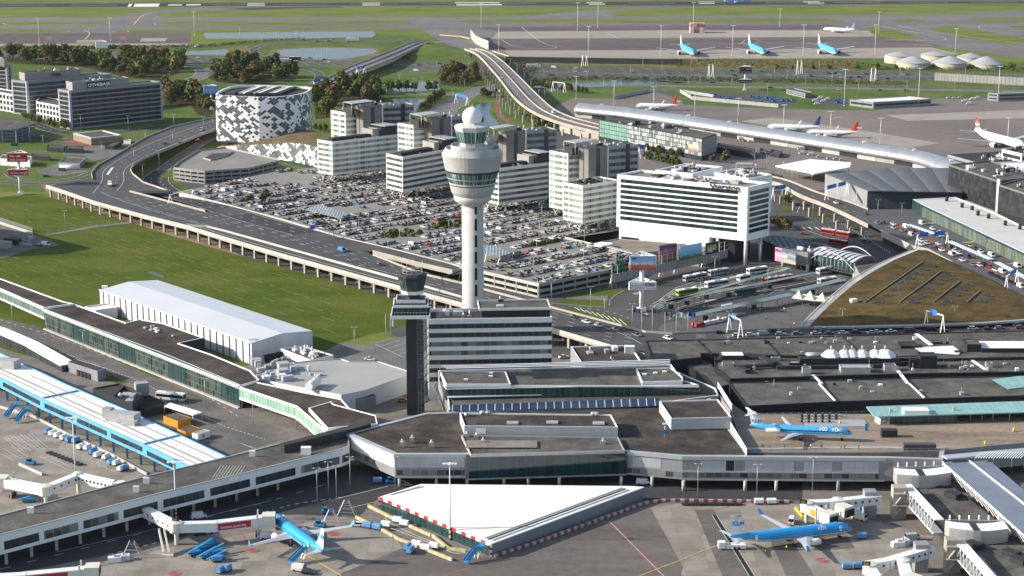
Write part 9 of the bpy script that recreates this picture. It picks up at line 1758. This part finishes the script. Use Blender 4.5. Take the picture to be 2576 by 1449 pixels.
for i,(s,x,y)in enumerate(((7,40,985),(6,2460+40,1060),(6,1000,1300))):
 p=P(s,x,y,.1);q=MB()
 for dx,dy in((-3,-2),(3,-2),(-3,2),(3,2)):q.slopebox(p+Vector((dx,dy,0)),p+Vector((dx*.2,dy*.2,5)),.2,.2,STEEL)
 for h in(1.2,2.6,4):f=1-h/6.2;[q.slopebox(p+Vector((-3*f,s_*2*f,h)),p+Vector((3*f,s_*2*f,h)),.12,.12,STEEL)for s_ in(-1,1)]
 q.build('steel_trestle',label=['steel trestle tower left of the white hall corner','steel trestle beyond the left airliner tail','steel trestle beside white equipment at the bottom left'][i],cat='trestle',loc=p)
for i,(x,y)in enumerate(((865,1340),(930,1325),(60,800),(1625,1225),(1660,1210))):p=P(6 if i<3 else 8,x,y,.1);q=MB();q.box(p,4,2,1.6,AW,.2);q.box(p+Vector((2.6,.5,0)),1.4,1.6,1.0,STEEL,.2);q.tube(p+Vector((0,0,1.6)),p+Vector((0,0,2.2)),.4,m=STEEL,n=8);q.build('power_unit',label='white ground power unit, %s'%['left of a pair at the bottom left','right of a pair at the bottom left','under the orange panel jet bridge','left of a pair behind gate D4','right of a pair behind gate D4'][i],cat='power unit',loc=p)
bg=thing('big_letters','big free standing I amsterdam letters, red then white, on the plaza','letters',P(5,65,1025,.1));A,B=P(5,68,1024,.1),P(5,336,968,.1);d=B-A
sign_text(bg,'I am',A,d,(0,0,1),3.4,REDM,.12,depth=1.0,width=d.length*.34);sign_text(bg,'sterdam',A.lerp(B,.36),d,(0,0,1),3.4,AW,.12,depth=1.0,width=d.length*.64)
for i,(s,x,y,yt,c,l)in enumerate(((4,2198,1040,875,(.12,.09,.2),'purple'),(4,2265,1060,900,(.5,.05,.05),'red, white and blue'),(4,2345,1062,880,(.05,.08,.2),'dark blue, on the left'),(4,2440,1075,905,(.14,.1,.2),'dull violet'),(4,2527,1085,905,(.5,.5,.55),'pale blue and red'),(5,38,1058,905,(.02,.08,.3),'blue, beside the big letters'),(4,372,1078,912,(.35,.45,.7),'pale blue, left of the small tower'),(4,335,1082,918,None,'missing'))):
 p=P(s,x,y);h=HV(p,s,yt);t=thing('flagpole','white flagpole with %s flag'%l if c else 'bare white flagpole beside the pale blue flag','flagpole',p);q=MB();q.tube(p,p+Vector((0,0,h)),.1,.06,MWHITE,6);q.build('pole',t)
 if c:q=MB();f=p+Vector((.1,0,h));w=3.2 if i<6 else 1.4;k=2.0 if i<6 else 6;m=mat('flag_cloth_%d'%i,c,noise=None);ms_=[m]*3 if i!=1 else[m,AW,TBL];[q.face([f+Vector((w*j/4,.25*math.sin(j*1.6),-k*(r+1)/3-.1*j)),f+Vector((w*(j+1)/4,.25*math.sin(j*1.6+1.6),-k*(r+1)/3-.1*j-.1)),f+Vector((w*(j+1)/4,.25*math.sin(j*1.6+1.6),-k*r/3-.1*j-.1)),f+Vector((w*j/4,.25*math.sin(j*1.6),-k*r/3-.1*j))],ms_[r])for j in range(4)for r in range(3)];q.build('flag',t)
bol=kit('bollard','bollard',(('post',lambda q:q.tube((0,0,0),(0,0,1.1),.16,m=CWHITE,n=6)),));bp2=[]
for c in([(5,470,920),(5,830,840),(5,960,800)],[(5,1150,770),(5,1260,690)],[(5,1170,225),(5,1560,470)]):bp2+=[p for p,d in along([P(*q)+Vector((0,0,.1))for q in c],3.4)]
row_of(bol,bp2,'pale bollard beside the bus lanes, {0} from the left','bollards')
tp9=P(3,705,426);sv=Vector((-25/math.tan(SUN_EL),-25/math.tan(SUN_EL)*math.tan(SUN_AZ),0));k9=[p+sv for p in(tp9,P(3,460,472),P(3,0,492),P(3,-500,430),P(3,-200,250),P(3,250,312))]
block('shading_building','tall plain block just outside the left edge whose shadow lies on the lawn','building',k9,0,25,CGREY,ROOFG)
for i,(x,y,w,d,h,m)in enumerate(((95,392,9,4,3.2,DARK),(20,420,9,5,3.5,CGREY),(130,372,16,.5,1.2,CWHITE),(170,400,12,.5,1.2,CWHITE),(232,358,2.5,2,1.6,STEEL))):p=P(3,x,y,.1);q=MB();q.box(p,w,d,h,m,-.35);q.build('yard_cabin' if i<2 else 'yard_wall' if i<4 else 'yard_unit',label=['dark cabin in the shaded yard at the left edge of the lawn','grey cabin cut by the left edge in the shaded yard','upper pale low wall in the shaded yard left of the lawn','lower pale low wall in the shaded yard left of the lawn','small steel box on the yard wall left of the lawn'][i],cat=['cabin','cabin','wall','wall','utility box'][i],loc=p)
q=MB();q.wallbox(P(3,-60,225),P(3,245,322),0,1.6,.3,CWHITE);q.wallbox(P(3,-60,205),P(3,245,305),0,2.6,.06,mat('fence_mesh',(.25,.27,.25),noise=None,alpha=.35));q.build('yard_fence',label='pale wall with mesh fence dividing the yard from the lawn',cat='fence',loc=P(3,245,322))
sheet('service_yard',[(3,250,330),(3,350,355),(3,440,402),(3,200,445),(3,100,400)],PAVE,.12)
fnc=MB();a,c=P(3,350,325),P(3,1010,225)
for p,d in along([a,c],4):fnc.tube(p,p+Vector((0,0,2.2)),.06,m=STEEL,n=4,cap=False)
for h in(.6,1.4,2.2):fnc.slopebox(a+Vector((0,0,h)),c+Vector((0,0,h)),.05,.05,STEEL)
fnc.build('wire_fence',label='thin grey wire fence along the service path across the lawn',cat='fence',loc=a)
hz=MB();hz.box((0,5200,-1.0),13000,11000,240,None);hz.mats=[]
m=bpy.data.materials.new('haze');m.use_nodes=True;n=m.node_tree.nodes;n.clear();o=n.new('ShaderNodeOutputMaterial');v=n.new('ShaderNodeVolumePrincipled');v.inputs['Density'].default_value=.00001;v.inputs['Color'].default_value=(.86,.92,1,1);v.inputs['Anisotropy'].default_value=.2;m.node_tree.links.new(v.outputs[0],o.inputs['Volume']);hz.mats=[m];HZO=hz.build('haze',kind='stuff',label='thin pale air haze over the whole airport',cat='haze')
